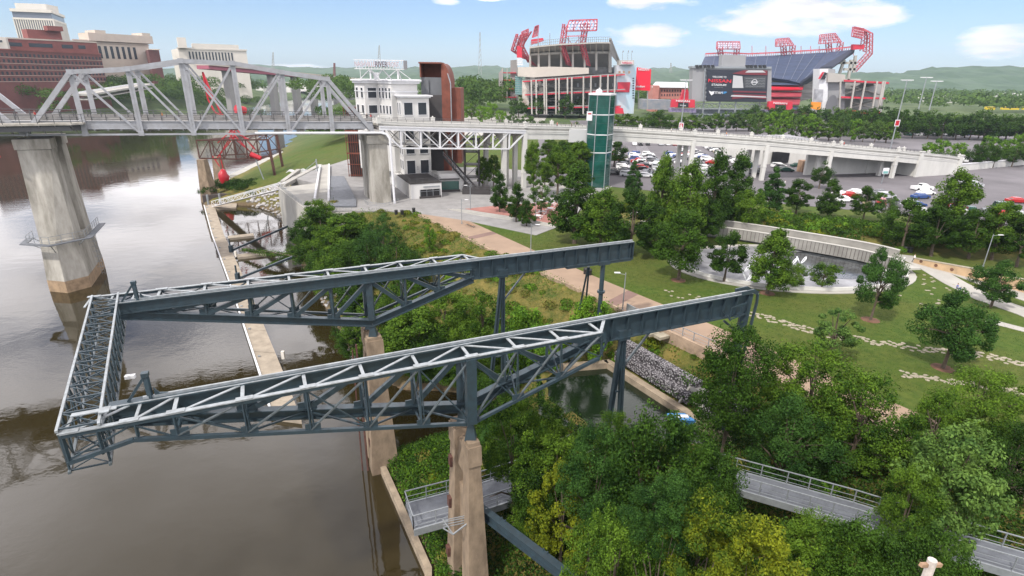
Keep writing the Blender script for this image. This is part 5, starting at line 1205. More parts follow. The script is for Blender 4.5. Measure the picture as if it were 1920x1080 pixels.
# upper deck: curved concrete stand on raking columns
cols = [(994, 126, 102, 88, 462), (1010, 126, 101, 86, 456), (1030, 126, 100, 84, 452), (1052, 127, 99, 82, 450), (1074, 127, 99, 81, 450), (1096, 128, 98, 80, 451), (1118, 130, 98, 79, 452), (1143, 134, 98, 79, 454)]
k = MB()
for (x, yb, ym, yt, Y), (x2, yb2, ym2, yt2, Y2) in zip(cols, cols[1:]):
    a, b_ = P(x, ym + 2.2, Y), P(x2, ym2 + 2.2, Y2); c_, d_ = P(x, ym - 2, Y), P(x2, ym2 - 2, Y2); o = Vector((0, 3, 0)); k.hexa([a, b_, b_ + o, a + o], [c_, d_, d_ + o, c_ + o])
    a, b_ = P(x, yt + 2.4, Y - 12), P(x2, yt2 + 2.4, Y2 - 12); c_, d_ = P(x, yt - .2, Y - 12), P(x2, yt2 - .2, Y2 - 12); k.hexa([a, b_, b_ + o, a + o], [c_, d_, d_ + o, c_ + o])
part('concourse_band', k, sconc, sA)
k = MB()
for (x, yb, ym, yt, Y), (x2, yb2, ym2, yt2, Y2) in zip(cols, cols[1:]):
    a, b_ = P(x, ym - 2, Y + 3), P(x2, ym2 - 2, Y2 + 3); c_, d_ = P(x, yt + 1, Y - 10), P(x2, yt2 + 1, Y2 - 10); k.add([a, b_, d_, c_, a + Vector((0, 2, 0)), b_ + Vector((0, 2, 0)), d_ + Vector((0, 2, 0)), c_ + Vector((0, 2, 0))], [(0, 1, 2, 3), (7, 6, 5, 4)])
    a, b_ = P(x, yb, Y + 22), P(x2, yb2, Y2 + 22); c_, d_ = P(x, ym + 2, Y + 3), P(x2, ym2 + 2, Y2 + 3); k.add([a, b_, d_, c_, a + Vector((0, 2, 0)), b_ + Vector((0, 2, 0)), d_ + Vector((0, 2, 0)), c_ + Vector((0, 2, 0))], [(0, 1, 2, 3), (7, 6, 5, 4)])
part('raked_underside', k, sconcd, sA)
for i, (x, yb, ym, yt, Y) in enumerate(cols):
    k = MB(); k.bar(P(x, yb + 2, Y), P(x, ym, Y), 1.5, 1.5); k.bar(P(x, ym, Y + 1), P(x, yt + 1, Y - 11), .9, 1.6)
    if i < 7: x_ = (x + cols[i + 1][0]) / 2; k.bar(P(x_, ym, Y + 1), P(x_, yt + 1, Y - 11), .6, .9)
    part('raker_column', k, sconc, sA)
k = MB()
for (x, yb, ym, yt, Y), (x2, yb2, ym2, yt2, Y2) in zip(cols, cols[1:]):
    for j in range(6):
        f = j / 6; a = P(x, yt, Y - 12).lerp(P(x2, yt2, Y2 - 12), f); k.bar(a, a + Vector((0, 0, 3.4)), .22, .22)
    for h in (3.4, 1.7): k.bar(P(x, yt, Y - 12) + Vector((0, 0, h)), P(x2, yt2, Y2 - 12) + Vector((0, 0, h)), .25, .25)
for x in (1031, 1009): k.bar(P(x, 90, 448), P(x, 62, 448), .5, .5)
part('rim_fence', k, galv, sA)
k = MB(); face(k, [(1143, 99), (1147, 99), (1147, 136), (1143, 136)], 453, 8); k.hexa([P(1142, 74, 442), P(1145, 74, 442), P(1162, 120, 480), P(1158, 121, 480)], [P(1142, 71, 442), P(1146, 71, 442), P(1164, 118, 480), P(1160, 118, 480)])
k.hexa([P(1142, 74, 442), P(1145, 74, 442), P(1160, 121, 480), P(1143, 100, 453)], [P(1143, 71, 444), P(1146, 71, 444), P(1162, 120, 482), P(1145, 99, 455)]); part('end_raker', k, sconcd, sA)
k = MB(); face(k, [(971, 143), (971, 126), (1035, 125), (1104, 127), (1104, 138), (1035, 143), (1000, 145)], 444, 14); part('club_level_block', k, MATS['building_white'] if False else mat('beige_panel', (.50, .45, .40), .8, 0, .06, .1), sA)
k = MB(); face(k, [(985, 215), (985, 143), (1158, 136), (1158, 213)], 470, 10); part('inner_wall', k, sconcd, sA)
k = MB(); face(k, [(966, 178), (966, 142), (979, 146), (980, 178)], 448, 12); part('curved_glass_bay', k, teal2, sA)
k = MB()
for y_ in range(144, 178, 4): face(k, [(965.5, y_ + .5), (965.5, y_ - .5), (980.5, y_ + .1), (980.5, y_ + 1.0)], 447.5, .3)
part('glazing_bar', k, galv, sA)
k = MB(); face(k, [(979, 196), (979, 150), (992, 152), (992, 198)], 446, 3); part('mural_panel', k, mat('mural_yellow_white', (.65, .6, .55), .6, 0, 0, .25, (.30, .24, .20)), sA)
# switchback ramps with red edges
def ramp_run(xa, ya, xb, yb, Y, n_=8):
    k = MB(); face(k, [(xa, ya + 1.5), (xa, ya - .5), (xb, yb - .5), (xb, yb + 1.5)], Y, 9); return k
for (xa, ya, xb, yb, lb) in ((980, 153, 1172, 139, 0), (984, 178, 1172, 169, 0), (989, 203, 1164, 199, 0)):
    k = MB(); face(k, [(xa, ya + 1.1), (xa, ya - .9), (xb, yb - .1), (xb, yb + 1.8)], 441, .8); part('red_ramp_edge', k, redl, sA)
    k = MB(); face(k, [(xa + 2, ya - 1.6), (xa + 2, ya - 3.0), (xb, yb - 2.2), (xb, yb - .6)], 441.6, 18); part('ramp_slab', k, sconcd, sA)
for (xa, ya, xb, yb) in ((990, 168, 1085, 150), (990, 160, 1120, 168), (990, 193, 1085, 176), (990, 186, 1120, 195), (1030, 215, 1120, 204), (990, 206, 1080, 213)):
    k = MB(); face(k, [(xa, ya + .9), (xa, ya - .9), (xb, yb - .9), (xb, yb + .9)], 455, 4); part('ramp_flight', k, sconc, sA)
for x in (996, 1005, 1020, 1024, 1042, 1048, 1064, 1072, 1094, 1108, 1126, 1140, 1153):
    t_ = 152 - (x - 980) / 190 * 13; k = MB(); xo = (1060 - x) * .02; k.bar(P(x, t_ - 1, 440), P(x + xo, 214, 440), 1.05, 1.05); part('ramp_column', k, sconc, sA)
k = MB()
for x in range(994, 1155, 11):
    for y_ in (160, 185, 207): face(k, [(x, y_ + 3), (x, y_ - 4), (x + 3.4, y_ - 4), (x + 3.4, y_ + 3)], 468, .5)
part('concourse_opening', k, whitepaint, sA)['kind'] = 'stuff'
k = MB(); face(k, [(1100, 138), (1100, 126), (1157, 126), (1157, 140)], 462, 6); part('concourse_deck', k, mat('deck_grey', (.22, .22, .22), .7, 0, .3, .3), sA)
# end tower with mural and sign
k = MB(); face(k, [(1156, 213), (1156, 122), (1194, 122), (1188, 213)], [444, 444, 452, 452], 14); tw = part('mural_tower', k, bann, sA)
k = MB(); face(k, [(1161, 122), (1161, 113), (1189, 113), (1189, 122)], 444, 10); part('tower_top', k, sconc, tw)
for yy in (117,):
    k = MB(); face(k, [(1165, 120.5), (1165, 115.5), (1187, 115.5), (1187, 120.5)], 443.5, .4); s_ = part('sign_panel', k, whitepaint, tw)
    text('NISSAN', 1.9, P(1176, 118, 443.3), (1, 0, 0), (0, 0, 1), redl, s_, .05, fit=7.5, bold=.03)
k = MB()
for x in (1167, 1177, 1184): k.bar(P(x, 113, 446), P(x + .5, 97, 446), .25, .25); face(k, [(x + .5, 98), (x + .5, 94.5), (x + 2.5, 95), (x + 2.5, 98)], 446, .1)
part('flagpole', k, galv, tw)
k = MB(); face(k, [(1158, 173), (1158, 154), (1182, 154), (1180, 173)], [443.6, 443.6, 449, 449], .3); b_ = part('red_banner', k, redl, tw)
k = MB()
for x in (1160, 1168, 1178): face(k, [(x, 138), (x, 133), (x + 3.5, 133), (x + 3.5, 138)], [443.7, 443.7, 444.5, 444.5], .3)
part('tower_window', k, mat('tan_panel', (.35, .22, .14), .7), tw)
k = MB()
for i in range(9): face(k, [(1186, 148 + i * 4.6), (1186, 146 + i * 4.6), (1189, 146 + i * 4.6), (1189, 148 + i * 4.6)], 450.5, .3)
part('vertical_lettering', k, win, tw)
k = MB(); face(k, [(1151, 213), (1151, 199), (1168, 203), (1170, 213)], 441, 3); part('entrance_canopy', k, redl, sA)
# light towers
lighttower(sA, [[(1066, 122, 452), (1053, 86, 440), (1059, 45, 436)], [(1101, 122, 452), (1091, 84, 440), (1098, 42, 436)]], [(1068, 38), (1120, 36), (1119, 57), (1061, 58)], 437)
k = MB(); lat(k, [P(1053, 86, 440), P(1097, 84, 440)], .6); lat(k, [P(1060, 68, 438), P(1101, 67, 438)], .6)
for a, b_ in (((1060, 68), (1075, 85)), ((1075, 85), (1090, 68)), ((1066, 68), (1066, 85)), ((1085, 68), (1085, 85))): lat(k, [P(*a, 439), P(*b_, 439)], .4)
part('tower_crossbeam', k, pinkr, sA)
lighttower(sA, [[(1000, 122, 470), (973, 96, 462), (983, 62, 455)], [(983, 110, 475), (961, 95, 468), (971, 64, 458)]], [(1003, 50), (1010, 47), (1009, 66), (998, 70)], 456)
lighttower(sA, [[(993, 118, 475), (975, 84, 466), (991, 58, 458)]], [(978, 60), (991, 54), (989, 72), (979, 76)], 459)
k = MB(); face(k, [(969, 108), (969, 86), (978, 86), (979, 108)], 460, 1); face(k, [(996, 84), (996, 74), (1018, 71), (1020, 76)], 452, 6); part('red_panel', k, redl, sA)
k = MB(); [face(k, [(969, 112 + i * 3.4), (969, 110 + i * 3.4), (980, 110 + i * 3.4), (980, 112 + i * 3.4)], 458, 2) for i in range(4)]; part('louvre', k, whitepaint, sA)
# ramp block at far left
k = MB(); face(k, [(957, 190), (957, 113), (970, 112), (972, 190)], 480, 12); face(k, [(935, 188), (935, 137), (943, 128), (943, 188)], 486, 12); rbk = part('corner_block', k, sconcd, sA)
for y_ in (136, 150, 166, 182):
    k = MB(); face(k, [(941, y_ + 1.2), (941, y_ - .5), (968, y_ - .3), (968, y_ + 1.4)], 478, 10); part('red_ramp_edge', k, redl, sA)
k = MB(); [face(k, [(x, 188), (x, 128), (x + 1.4, 128), (x + 1.4, 188)], 477, 1.3) for x in (941, 950)]; part('ramp_column', k, sconc, sA)
# big red advertising screen beside it
rs = thing('red_billboard', 'large plain red advertising screen with white lettering beside the stadium stand', 'billboard', tuple(P(1207, 190, 470)))
k = MB(); face(k, [(1191, 169), (1194, 126), (1221, 130), (1219, 170)], 468, 3); part('board', k, mat('billboard_red', (.70, .004, .03), .5), rs)
text('NISSAN', 2.6, P(1207, 130.4, 467.6), (1, 0, 0), (0, 0, 1), whitepaint, rs, .05, fit=8.5, bold=.03); text('stadium', 2.2, P(1201, 162, 467.6), (1, 0, 0), (0, 0, 1), whitepaint, rs, .05, fit=7, bold=.03)
k = MB(); [k.bar(P(x, 170, 470), P(x, 205, 470), .8, .8) for x in (1197, 1214)]; part('post', k, sconcd, rs)
# right stand across the field
sB = thing('seating_bowl', 'dark blue raked stadium seating deck with red rim and four light towers', 'stadium stand', tuple(P(1500, 215, 560)))
k = MB()
top = [(1322, 106, 610), (1360, 104, 612), (1403, 106, 610), (1450, 104, 606), (1500, 101, 600), (1550, 98, 592), (1599, 93, 580)]
botm = [(1315, 123, 560), (1360, 126, 560), (1400, 131, 560), (1440, 145, 555), (1478, 150, 550), (1500, 156, 545), (1540, 130, 540)]
for (a, b_), (c_, d_) in zip(zip(top, botm), list(zip(top, botm))[1:]):
    p0, p1, p2_, p3 = P(*b_), P(*d_), P(*c_), P(*a); o = Vector((0, 3, -2)); k.hexa([p0 + o, p1 + o, p1, p0], [p3 + o, p2_ + o, p2_, p3])
part('upper_seating', k, seat, sB)
k = MB()
for i in range(1, 13):
    f = i / 13 * 6; j = int(f); g = f - j; a = P(*top[j]).lerp(P(*top[j + 1]), g); b_ = P(*botm[j]).lerp(P(*botm[j + 1]), g); k.bar(a + Vector((0, -1, .5)), b_ + Vector((0, -1, .5)), .35, .3)
part('aisle_stair', k, mat('aisle', (.16, .18, .24), .8), sB)['kind'] = 'stuff'
k = MB(); n_ = 60
for (a, b_) in zip(top, top[1:]):
    p0, p1 = P(*a), P(*b_); k.bar(p0 + Vector((0, 0, 2.6)), p1 + Vector((0, 0, 2.6)), .4, 1.2)
    for i in range(12): q = p0.lerp(p1, i / 12); k.bar(q, q + Vector((0, 0, 3)), .3, .3)
for x in (1410, 1436, 1502, 1520, 1536, 1600): f = min(range(6), key=lambda i: abs(top[i][0] - x)); k.bar(P(x, 104, 600), P(x, 86, 600), .4, .4)
part('red_rim_fence', k, pinkr, sB)
k = MB(); face(k, [(1440, 170), (1440, 145), (1478, 150), (1500, 156), (1536, 133), (1560, 140), (1560, 175), (1500, 190), (1440, 190)], 562, 14); part('mid_deck', k, mat('mid_deck_grey', (.33, .30, .30), .8, 0, .35, .2, stretch=(.3, 1, 3)), sB)
for i, (y0, y1, m_) in enumerate(((154, 159, seat), (161, 168, redl), (171, 181, redseat), (183, 196, redseat), (198, 206, seat))):
    k = MB(); a0, a1, b0_, b1_ = P(1443, y1, 545 - i * 6), P(1508 - i * 3, y1, 545 - i * 6), P(1443, y0, 556 - i * 6), P(1510 - i * 3, y0 + 1, 556 - i * 6); o = Vector((0, 2, -1)); k.hexa([a0 + o, a1 + o, a1, a0], [b0_ + o, b1_ + o, b1_, b0_]); part('lower_seating', k, m_, sB)
k = MB(); face(k, [(1440, 166), (1440, 162), (1498, 164), (1498, 167)], 540, 1); part('ribbon_board', k, MATS['billboard_red'], sB)
# dark raker at the right end and leaning supports
k = MB()
k.hexa([P(1540, 130, 540), P(1557, 131, 545), P(1601, 100, 582), P(1597, 95, 582)], [P(1538, 126, 540), P(1560, 127, 545), P(1603, 93, 582), P(1597, 91.5, 582)])
k.hexa([P(1500, 158, 540), P(1512, 158, 545), P(1560, 128, 545), P(1540, 130, 540)], [P(1499, 154, 540), P(1512, 154, 545), P(1560, 124, 545), P(1540, 126, 540)])
part('end_raker', k, mat('dark_navy', (.03, .035, .06), .7), sB)
k = MB(); [k.bar(P(a, b_, 575), P(c_, d_, 575), 2.2, 2.2) for a, b_, c_, d_ in ((1583, 112, 1574, 138), (1596, 112, 1590, 150), (1604, 104, 1600, 136), (1574, 118, 1606, 118), (1582, 130, 1604, 130), (1584, 150, 1612, 150))]; part('end_frame', k, sconc, sB)
for hd, lg in (([(1346, 78), (1387, 78), (1388, 92), (1345, 92)], [[(1351, 104, 606), (1349, 90, 600)], [(1380, 104, 606), (1381, 90, 600)]]),
               ([(1457, 73), (1479, 71), (1489, 85), (1456, 87)], [[(1470, 104, 602), (1468, 86, 598)], [(1484, 103, 602), (1486, 84, 598)]]),
               ([(1540, 65), (1566, 62), (1578, 79), (1538, 82)], [[(1555, 100, 596), (1553, 80, 592)], [(1573, 99, 596), (1576, 78, 592)]]),
               ([(1602, 50), (1620, 54), (1618, 72), (1600, 68)], [[(1600, 132, 575), (1630, 100, 578), (1631, 62, 575), (1612, 52, 572)], [(1618, 96, 582), (1622, 66, 578), (1608, 52, 574)]])):
    lighttower(sB, lg, hd, lg[0][-1][2] - 2)
k = MB(); face(k, [(1600, 93), (1600, 83), (1622, 84), (1620, 92)], 574, 4); part('red_panel', k, redl, sB)
# scoreboard
sc = thing('scoreboard', 'huge grey stadium scoreboard with a dark screen on white posts', 'scoreboard', tuple(P(1372, 210, 470)))
k = MB(); face(k, [(1297, 190), (1299, 127), (1447, 128), (1446, 192)], 470, 9); part('housing', k, grey, sc)
k = MB(); face(k, [(1298, 128), (1298, 124), (1447, 125), (1447, 129)], 469, 11); [k.bar(P(1323 - 1.5, y_, 468.6), P(1323 + 1.5, y_, 468.6), .8, .5) for y_ in range(133, 190, 8)]; k.bar(P(1322, 128, 468.5), P(1318, 190, 468.5), .7, .7); part('frame', k, galv, sc)
k = MB(); face(k, [(1324, 190), (1325, 130.5), (1440, 132), (1437, 191)], 469, .5); s_ = part('screen', k, scr, sc)
wq = whitepaint; rr_ = mat('screen_red', (.65, .02, .04), .5)
text('WELCOME TO', 1.9, P(1349, 144.5, 468.4), (1, 0, -.02), (0, 0, 1), wq, s_, .04, fit=11, bold=.02); text('NISSAN', 3.4, P(1349.5, 152, 468.4), (1, 0, -.02), (0, 0, 1), rr_, s_, .04, fit=18, bold=.05); text('STADIUM', 2.1, P(1348, 159.3, 468.4), (1, 0, -.02), (0, 0, 1), wq, s_, .04, fit=11.5, bold=.03)
text('NASHVILLE, TN', .9, P(1347, 164, 468.4), (1, 0, -.02), (0, 0, 1), galv, s_, .04, fit=6.5)
text('TITAN', 2.4, P(1346, 174, 468.4), (1, 0, -.02), (0, 0, 1), wq, s_, .04, fit=8, bold=.04); text('UP', 2.4, P(1357.5, 174, 468.4), (1, 0, -.02), (0, 0, 1), mat('screen_blue', (.05, .3, .65), .5), s_, .04, fit=4, bold=.04)
k = MB(); face(k, [(1329, 170), (1334, 172), (1339, 171), (1338, 176), (1334, 179), (1331, 175)], 468.4, .1); part('flame_emblem', k, wq, s_)
# car picture on the right half: plain grille, hood and headlamp panels
k = MB(); face(k, [(1373, 138), (1395, 131.5), (1439, 132), (1439, 141), (1395, 140)], 468.5, .1); face(k, [(1374, 173), (1374, 170), (1437, 172), (1437, 174)], 468.5, .1); face(k, [(1372, 186), (1376, 176), (1436, 178), (1437, 186), (1400, 183)], 468.5, .1); part('car_body_picture', k, mat('picture_maroon', (.16, .02, .03), .5), s_)
k = MB(); face(k, [(1373, 165), (1375, 141), (1392, 143), (1394, 165)], 468.4, .1); face(k, [(1397, 136), (1403, 131.8), (1430, 132), (1436, 136)], 468.3, .1); face(k, [(1370, 181), (1372, 178), (1436, 181), (1437, 183)], 468.4, .1); part('headlamp_picture', k, mat('picture_light', (.45, .45, .46), .5), s_)
k = MB(); face(k, [(1396, 165), (1394, 144), (1437, 143), (1435, 166)], 468.4, .1); g_ = part('grille_picture', k, mat('picture_grille', (.06, .06, .065), .5), s_)
k = MB()
for i in range(6): lat(k, [P(1398 + (j * 3), 147 + i * 3 + (1.0 if j % 2 else 0), 468.2) for j in range(13)], .22)
part('grille_bar', k, galv, g_)
k = MB(); c_ = P(1414.5, 154, 468.0); lat(k, [c_ + Vector((2.0 * math.cos(a), 0, 2.0 * math.sin(a))) for a in np.linspace(0, 2 * math.pi, 17)], .35); k.bar(c_ - Vector((2.7, 0, 0)), c_ + Vector((2.7, 0, 0)), .6, .6); part('ring_emblem', k, whitepaint, g_)
k = MB(); face(k, [(1353, 128), (1355, 102), (1399, 104), (1397, 128)], 476, 8); part('equipment_box', k, grey, sc)
for x in (1305, 1312, 1320, 1327, 1335, 1400, 1407, 1415, 1424, 1432): k = MB(); face(k, [(x, 127), (x - 1, 122), (x + 4, 121.5), (x + 5.5, 127)], 468, 2); part('speaker', k, black, sc)
k = MB()
for x in (1320, 1350, 1380, 1425): k.bar(P(x, 190, 472), P(x - 4, 226, 472), .9, .9)
for y_ in (194, 203, 214): k.bar(P(1300, y_, 472), P(1440, y_ + 2, 472), .6, .6)
for x in range(1300, 1440, 10): k.bar(P(x, 194, 473), P(x + 10, 203, 473), .3, .3); k.bar(P(x + 10, 194, 473), P(x, 203, 473), .3, .3)
part('support_frame', k, galv, sc)
k = MB(); face(k, [(1296, 226), (1298, 205), (1440, 206), (1440, 226)], 482, 6); part('rear_wall', k, mat('grey_blue_wall', (.22, .24, .28), .8, 0, .3, .1, stretch=(1, 1, 3)), sc)
for (x0, x1, y0, lb) in ((1258, 1303, 186, 'red and black inflatable tunnel sign left of the scoreboard'), (1440, 1486, 190, 'red and black inflatable tunnel sign right of the scoreboard')):
    ts = thing('entry_sign', lb, 'sign', tuple(P((x0 + x1) / 2, y0 + 20, 466)), 'entry signs below the scoreboard')
    k = MB(); face(k, [(x0, y0 + 15), (x0 + 2, y0), (x1, y0 + 1), (x1, y0 + 16)], 466, 3); part('sign_board', k, redl, ts); k = MB(); face(k, [(x0 + 13, y0 + 15), (x0 + 14, y0 + 6), (x1 - 12, y0 + 7), (x1 - 12, y0 + 15)], 465.6, .2); part('dark_panel', k, black, ts)
    text('NISSAN', 2.0, P((x0 + x1) / 2, y0 + 3.6, 465.4), (1, 0, -.03), (0, 0, 1), whitepaint, ts, .04, fit=11, bold=.03); text('TITANS', 1.2, P((x0 + x1) / 2, y0 + 12, 465.2), (1, 0, -.03), (0, 0, 1), whitepaint, ts, .04, fit=5, bold=.02)
    k = MB(); face(k, [(x0 - 2, y0 + 24), (x0 - 2, y0 + 17), (x1 + 2, y0 + 18), (x1 + 2, y0 + 25)], 468, 5); part('lower_board', k, mat('purple_white_board', (.42, .36, .48), .6, 0, 0, .9, (.16, .12, .28)), ts)
# right end tower with banners and ramps
et = thing('ramp_tower', 'grey concrete stadium corner tower with a white emblem banner and red edged ramps', 'tower', tuple(P(1560, 220, 470)))
k = MB(); face(k, [(1533, 220), (1537, 129), (1553, 129), (1551, 221)], [468, 468, 466, 466], 10); part('banner_wall', k, whitepaint, et)
k = MB(); face(k, [(1538, 170), (1541, 160), (1545, 134), (1549, 134), (1543, 150), (1540, 155)], 465.6, .2); k2 = MB()
k = MB(); face(k, [(1533.8, 148), (1542, 135), (1546, 135), (1538, 148)], 465.6, .2); part('slanted_emblem', k, redl, et)
k = MB(); face(k, [(1539, 149), (1546.5, 135), (1550.5, 137), (1549.5, 140), (1547, 142), (1549, 145), (1546, 149)], 465.4, .2); part('letter_emblem', k, black, et)
k = MB(); face(k, [(1526, 191), (1528, 167), (1544, 168), (1542, 191)], 465, 1); part('photo_banner', k, mat('banner_photo', (.30, .30, .32), .7, 0, .4, .3), et)
k = MB(); face(k, [(1521, 203), (1522, 191), (1540, 192), (1538, 208)], 464.6, 1); part('orange_banner', k, mat('orange', (.75, .25, .02), .6), et)
k = MB(); c_ = P(1546, 198, 464); k.tube([c_ + Vector((0, -.4, 0)), c_ + Vector((0, .6, 0))], [8, 8], 20); q = part('tyre_picture', k, mat('tyre_grey', (.13, .13, .14), .6), et)
for i, v in enumerate(q.data.vertices): v.co.x *= .52
k = MB(); face(k, [(1552, 221), (1553, 128), (1566, 130), (1566, 150), (1585, 150), (1583, 220)], 468, 12); part('tower_wall', k, grey, et)
k = MB(); face(k, [(1552, 154), (1553, 136), (1585, 140), (1585, 152), (1570, 154)], 464, 5); part('upper_balcony', k, sconc, et)
k = MB(); face(k, [(1583, 220), (1584, 152), (1660, 156), (1652, 220)], 486, 8); part('inner_wall', k, sconcd, et)
k = MB(); c_ = P(1622, 172, 482); k.ball(c_, 9, 12, 6, (1.1, .5, .8)); part('pale_dome', k, grey, et)
for (xa, ya, xb, yb) in ((1583, 151, 1667, 155), (1577, 182, 1660, 184), (1572, 211, 1650, 211)):
    k = MB(); face(k, [(xa, ya + 2), (xa, ya - 1.5), (xb, yb - 1.0), (xb, yb + 2)], 462, .8); part('red_ramp_edge', k, redl, et); k = MB(); face(k, [(xa, ya + 3.3), (xa, ya + 1.6), (xb, yb + 1.8), (xb, yb + 3)], 462.8, 20); part('ramp_slab', k, sconc, et)
for (xa, ya, xb, yb) in ((1585, 176, 1640, 160), (1585, 205, 1640, 190), (1600, 162, 1655, 178), (1600, 192, 1650, 206)):
    k = MB(); face(k, [(xa, ya + 1), (xa, ya - 1), (xb, yb - 1), (xb, yb + 1)], 474, 4); part('ramp_flight', k, sconc, et)
for x, dx in ((1576, -3), (1603, -11), (1623, -14), (1645, -12), (1656, -12), (1660, -16)):
    k = MB(); k.bar(P(x, 152, 461), P(x + dx, 220, 461), 1.0, 1.0); part('ramp_column', k, sconc, et)
k = MB(); face(k, [(1440, 226), (1440, 205), (1500, 208), (1530, 210), (1530, 228)], 478, 5); part('dark_arcade', k, mat('arcade_dark', (.07, .05, .055), .8, 0, .5, .2), et)
k = MB(); c_ = P(1508, 211, 470); k.ball(c_, 1.9, 10, 6); c_ = P(1600, 214, 460); k.ball(c_, 3.0, 10, 6, (1.4, 1, 1)); part('red_helmet', k, redp, et)
# red brick arena and white roof between the stands
bq_ = thing('brick_hall', 'long red brick hall with a shallow white roof between the stadium stands', 'building', tuple(P(1256, 185, 560)))
k = MB(); face(k, [(1230, 185), (1230, 163), (1290, 164), (1290, 186)], 560, 25); k.prism([(P(1224, 170, 556).x, 556), (P(1236, 170, 556).x, 556), (P(1236, 170, 556).x, 575), (P(1224, 170, 556).x, 575)], 4, P(1230, 160, 556).z); part('wall', k, mat('hall_brick', (.42, .17, .14), .85, 0, .15, .2), bq_)
k = MB(); a, b_, c_, d_ = P(1222, 164, 557), P(1290, 165, 557), P(1289, 156, 590), P(1229, 155, 590); k.hexa([a, b_, c_, d_], [a + Vector((0, 0, .8)), b_ + Vector((0, 0, .8)), c_ + Vector((0, 0, .8)), d_ + Vector((0, 0, .8))]); part('roof', k, whitepaint, bq_)
k = MB(); [face(k, [(x, 180 - (r_ * 8)), (x, 176 - (r_ * 8)), (x + 2, 176 - r_ * 8), (x + 2, 180 - r_ * 8)], 559.6, .3) for x in range(1240, 1288, 5) for r_ in range(2)]; part('windows', k, win, bq_)['kind'] = 'stuff'
k = MB(); face(k, [(1275, 190), (1281, 168), (1290, 168), (1296, 192)], 520, 4); single('red_tent', k, redl, 'red peaked tent in front of the brick hall left of the scoreboard', 'tent')
k = MB(); face(k, [(1205, 205), (1205, 186), (1265, 188), (1265, 206)], 510, 14); single('field_wall', k, mat('field_wall_m', (.20, .23, .28), .8, 0, .4, .25, (.34, .32, .34)), 'grey blue low seating block between the red billboard and the red tent', 'seating block')

# ------------------------------------------------------------------ downtown on the left bank
def block(px0, px1, pyt, pyb, Y, dep, slant=0.0):
    a, b_ = P(px0, pyb, Y), P(px1, pyb, Y + slant); zt_ = P(px0, pyt, Y).z
    return a, b_, zt_
def building(name, label, px0, px1, pyt, pyb, Y, Y1, dep, wallm):
    t_ = thing(name, label, 'building', tuple(P((px0 + px1) / 2, pyb, Y))); a, b_ = P(px0, pyb, Y), P(px1, pyb, Y1); za, zb_ = P(px0, pyt, Y).z, 2.0
    poly = [a[:2], b_[:2], (b_.x - dep * .7, b_.y + dep), (a.x - dep * .7, a.y + dep)]
    part('wall', MB().prism(poly, zb_, za), wallm, t_)
    return t_, a, b_, za
t_, a, b_, za = building('brick_warehouse', 'long dark red brick riverfront block with rows of small windows at far left', -60, 210, 88, 195, 400, 520, 60, brick2)
zz0 = za
for r_ in range(5):
    zc_ = za - 3.5 - r_ * 4.2
    k = MB(); n_ = 34; d_ = (b_ - a)
    for i in range(n_):
        q = a.lerp(b_, (i + .5) / n_); an = math.atan2(d_.y, d_.x); k.box((q.x, q.y - .02, zc_), (1.5, .5, 2.2), an)
    part('window_row', k, win, t_)['kind'] = 'stuff'
    k = MB(); k.bar((a.x, a.y - .1, zc_ - 1.6), (b_.x, b_.y - .1, zc_ - 1.6), .5, .25); part('sill_band', k, lime, t_)
k = MB(); k.bar((a.x, a.y, za), (b_.x, b_.y, za), 1.2, .9); part('cornice', k, brick, t_)
t_, a, b_, za = building('red_office_block', 'red brick office block with strip windows rising behind the brick warehouse', 15, 190, 72, 120, 540, 600, 50, brick)
d_ = (b_ - a); an = math.atan2(d_.y, d_.x)
for r_, zc_ in enumerate((za - 4.5, za - 12)):
    for f0, f1 in ((.05, .19), (.26, .5), (.6, .72), (.78, .86)):
        q0, q1 = a.lerp(b_, f0), a.lerp(b_, f1); k = MB(); m_ = (q0 + q1) / 2; k.box((m_.x, m_.y - .1, zc_), ((q1 - q0).length, .6, 3.2), an)
        if r_ == 0 or f0 > .2: part('strip_window', k, win, t_)
k = MB(); k.bar((a.x, a.y, za + .5), (b_.x, b_.y, za + .5), 1.5, 1.2); part('parapet', k, lime, t_)
k = MB(); q = a.lerp(b_, .3); k.box((q.x, q.y + 14, za + 4.5), (26, 14, 9), an); k.box((q.x + 12, q.y + 14, za + 10.5), (12, 10, 4), an); part('penthouse', k, brick, t_)
# office tower with pale fins (leaning picture edges come from the wide lens)
tw_ = thing('fin_tower', 'tall office tower with close white vertical fins and a pale top block', 'tower', tuple(P(70, 130, 700)))
a, b_, c_ = P(36, 68, 700), P(98, 68, 715), P(127, 68, 770); x0 = P(20, 17, 700); zt_ = P(22, 17, 700).z
A_, B_, C_ = Vector((P(24, 30, 700).x + 0, 700)), Vector((P(97, 30, 712).x, 712)), Vector((P(121, 40, 775).x, 775)); D_ = A_ + (C_ - B_)
part('shaft', MB().prism([A_, B_, C_, D_], 0, zt_ - 2), winb, tw_)
for (p_, q_, n_) in ((A_, B_, 17), (B_, C_, 14)):
    d_ = (q_ - p_); L_ = d_.length; an = math.atan2(d_.y, d_.x); no = Vector((d_.y, -d_.x)).normalized()
    for i in range(n_ + 1): m_ = p_.lerp(q_, i / n_) + no * .4; k = MB(); k.box((*m_, (zt_ - 9) / 2), (L_ / n_ * .42, 1.2, zt_ - 9), an); part('fin', k, pale, tw_)
    k = MB(); m_ = p_.lerp(q_, .5) + no * .3
    k.box((*m_, zt_ - .8), (L_ + 2, 2.2, 3.2), an); k.box((*m_, zt_ - 9.5), (L_ + 1, 1.8, 2), an); part('fascia', k, pale, tw_)
k = MB(); m_ = (A_ + C_) / 2; k.box((m_.x, m_.y, zt_ + 4), (32, 26, 9), .2); part('roof_block', k, pale, tw_)
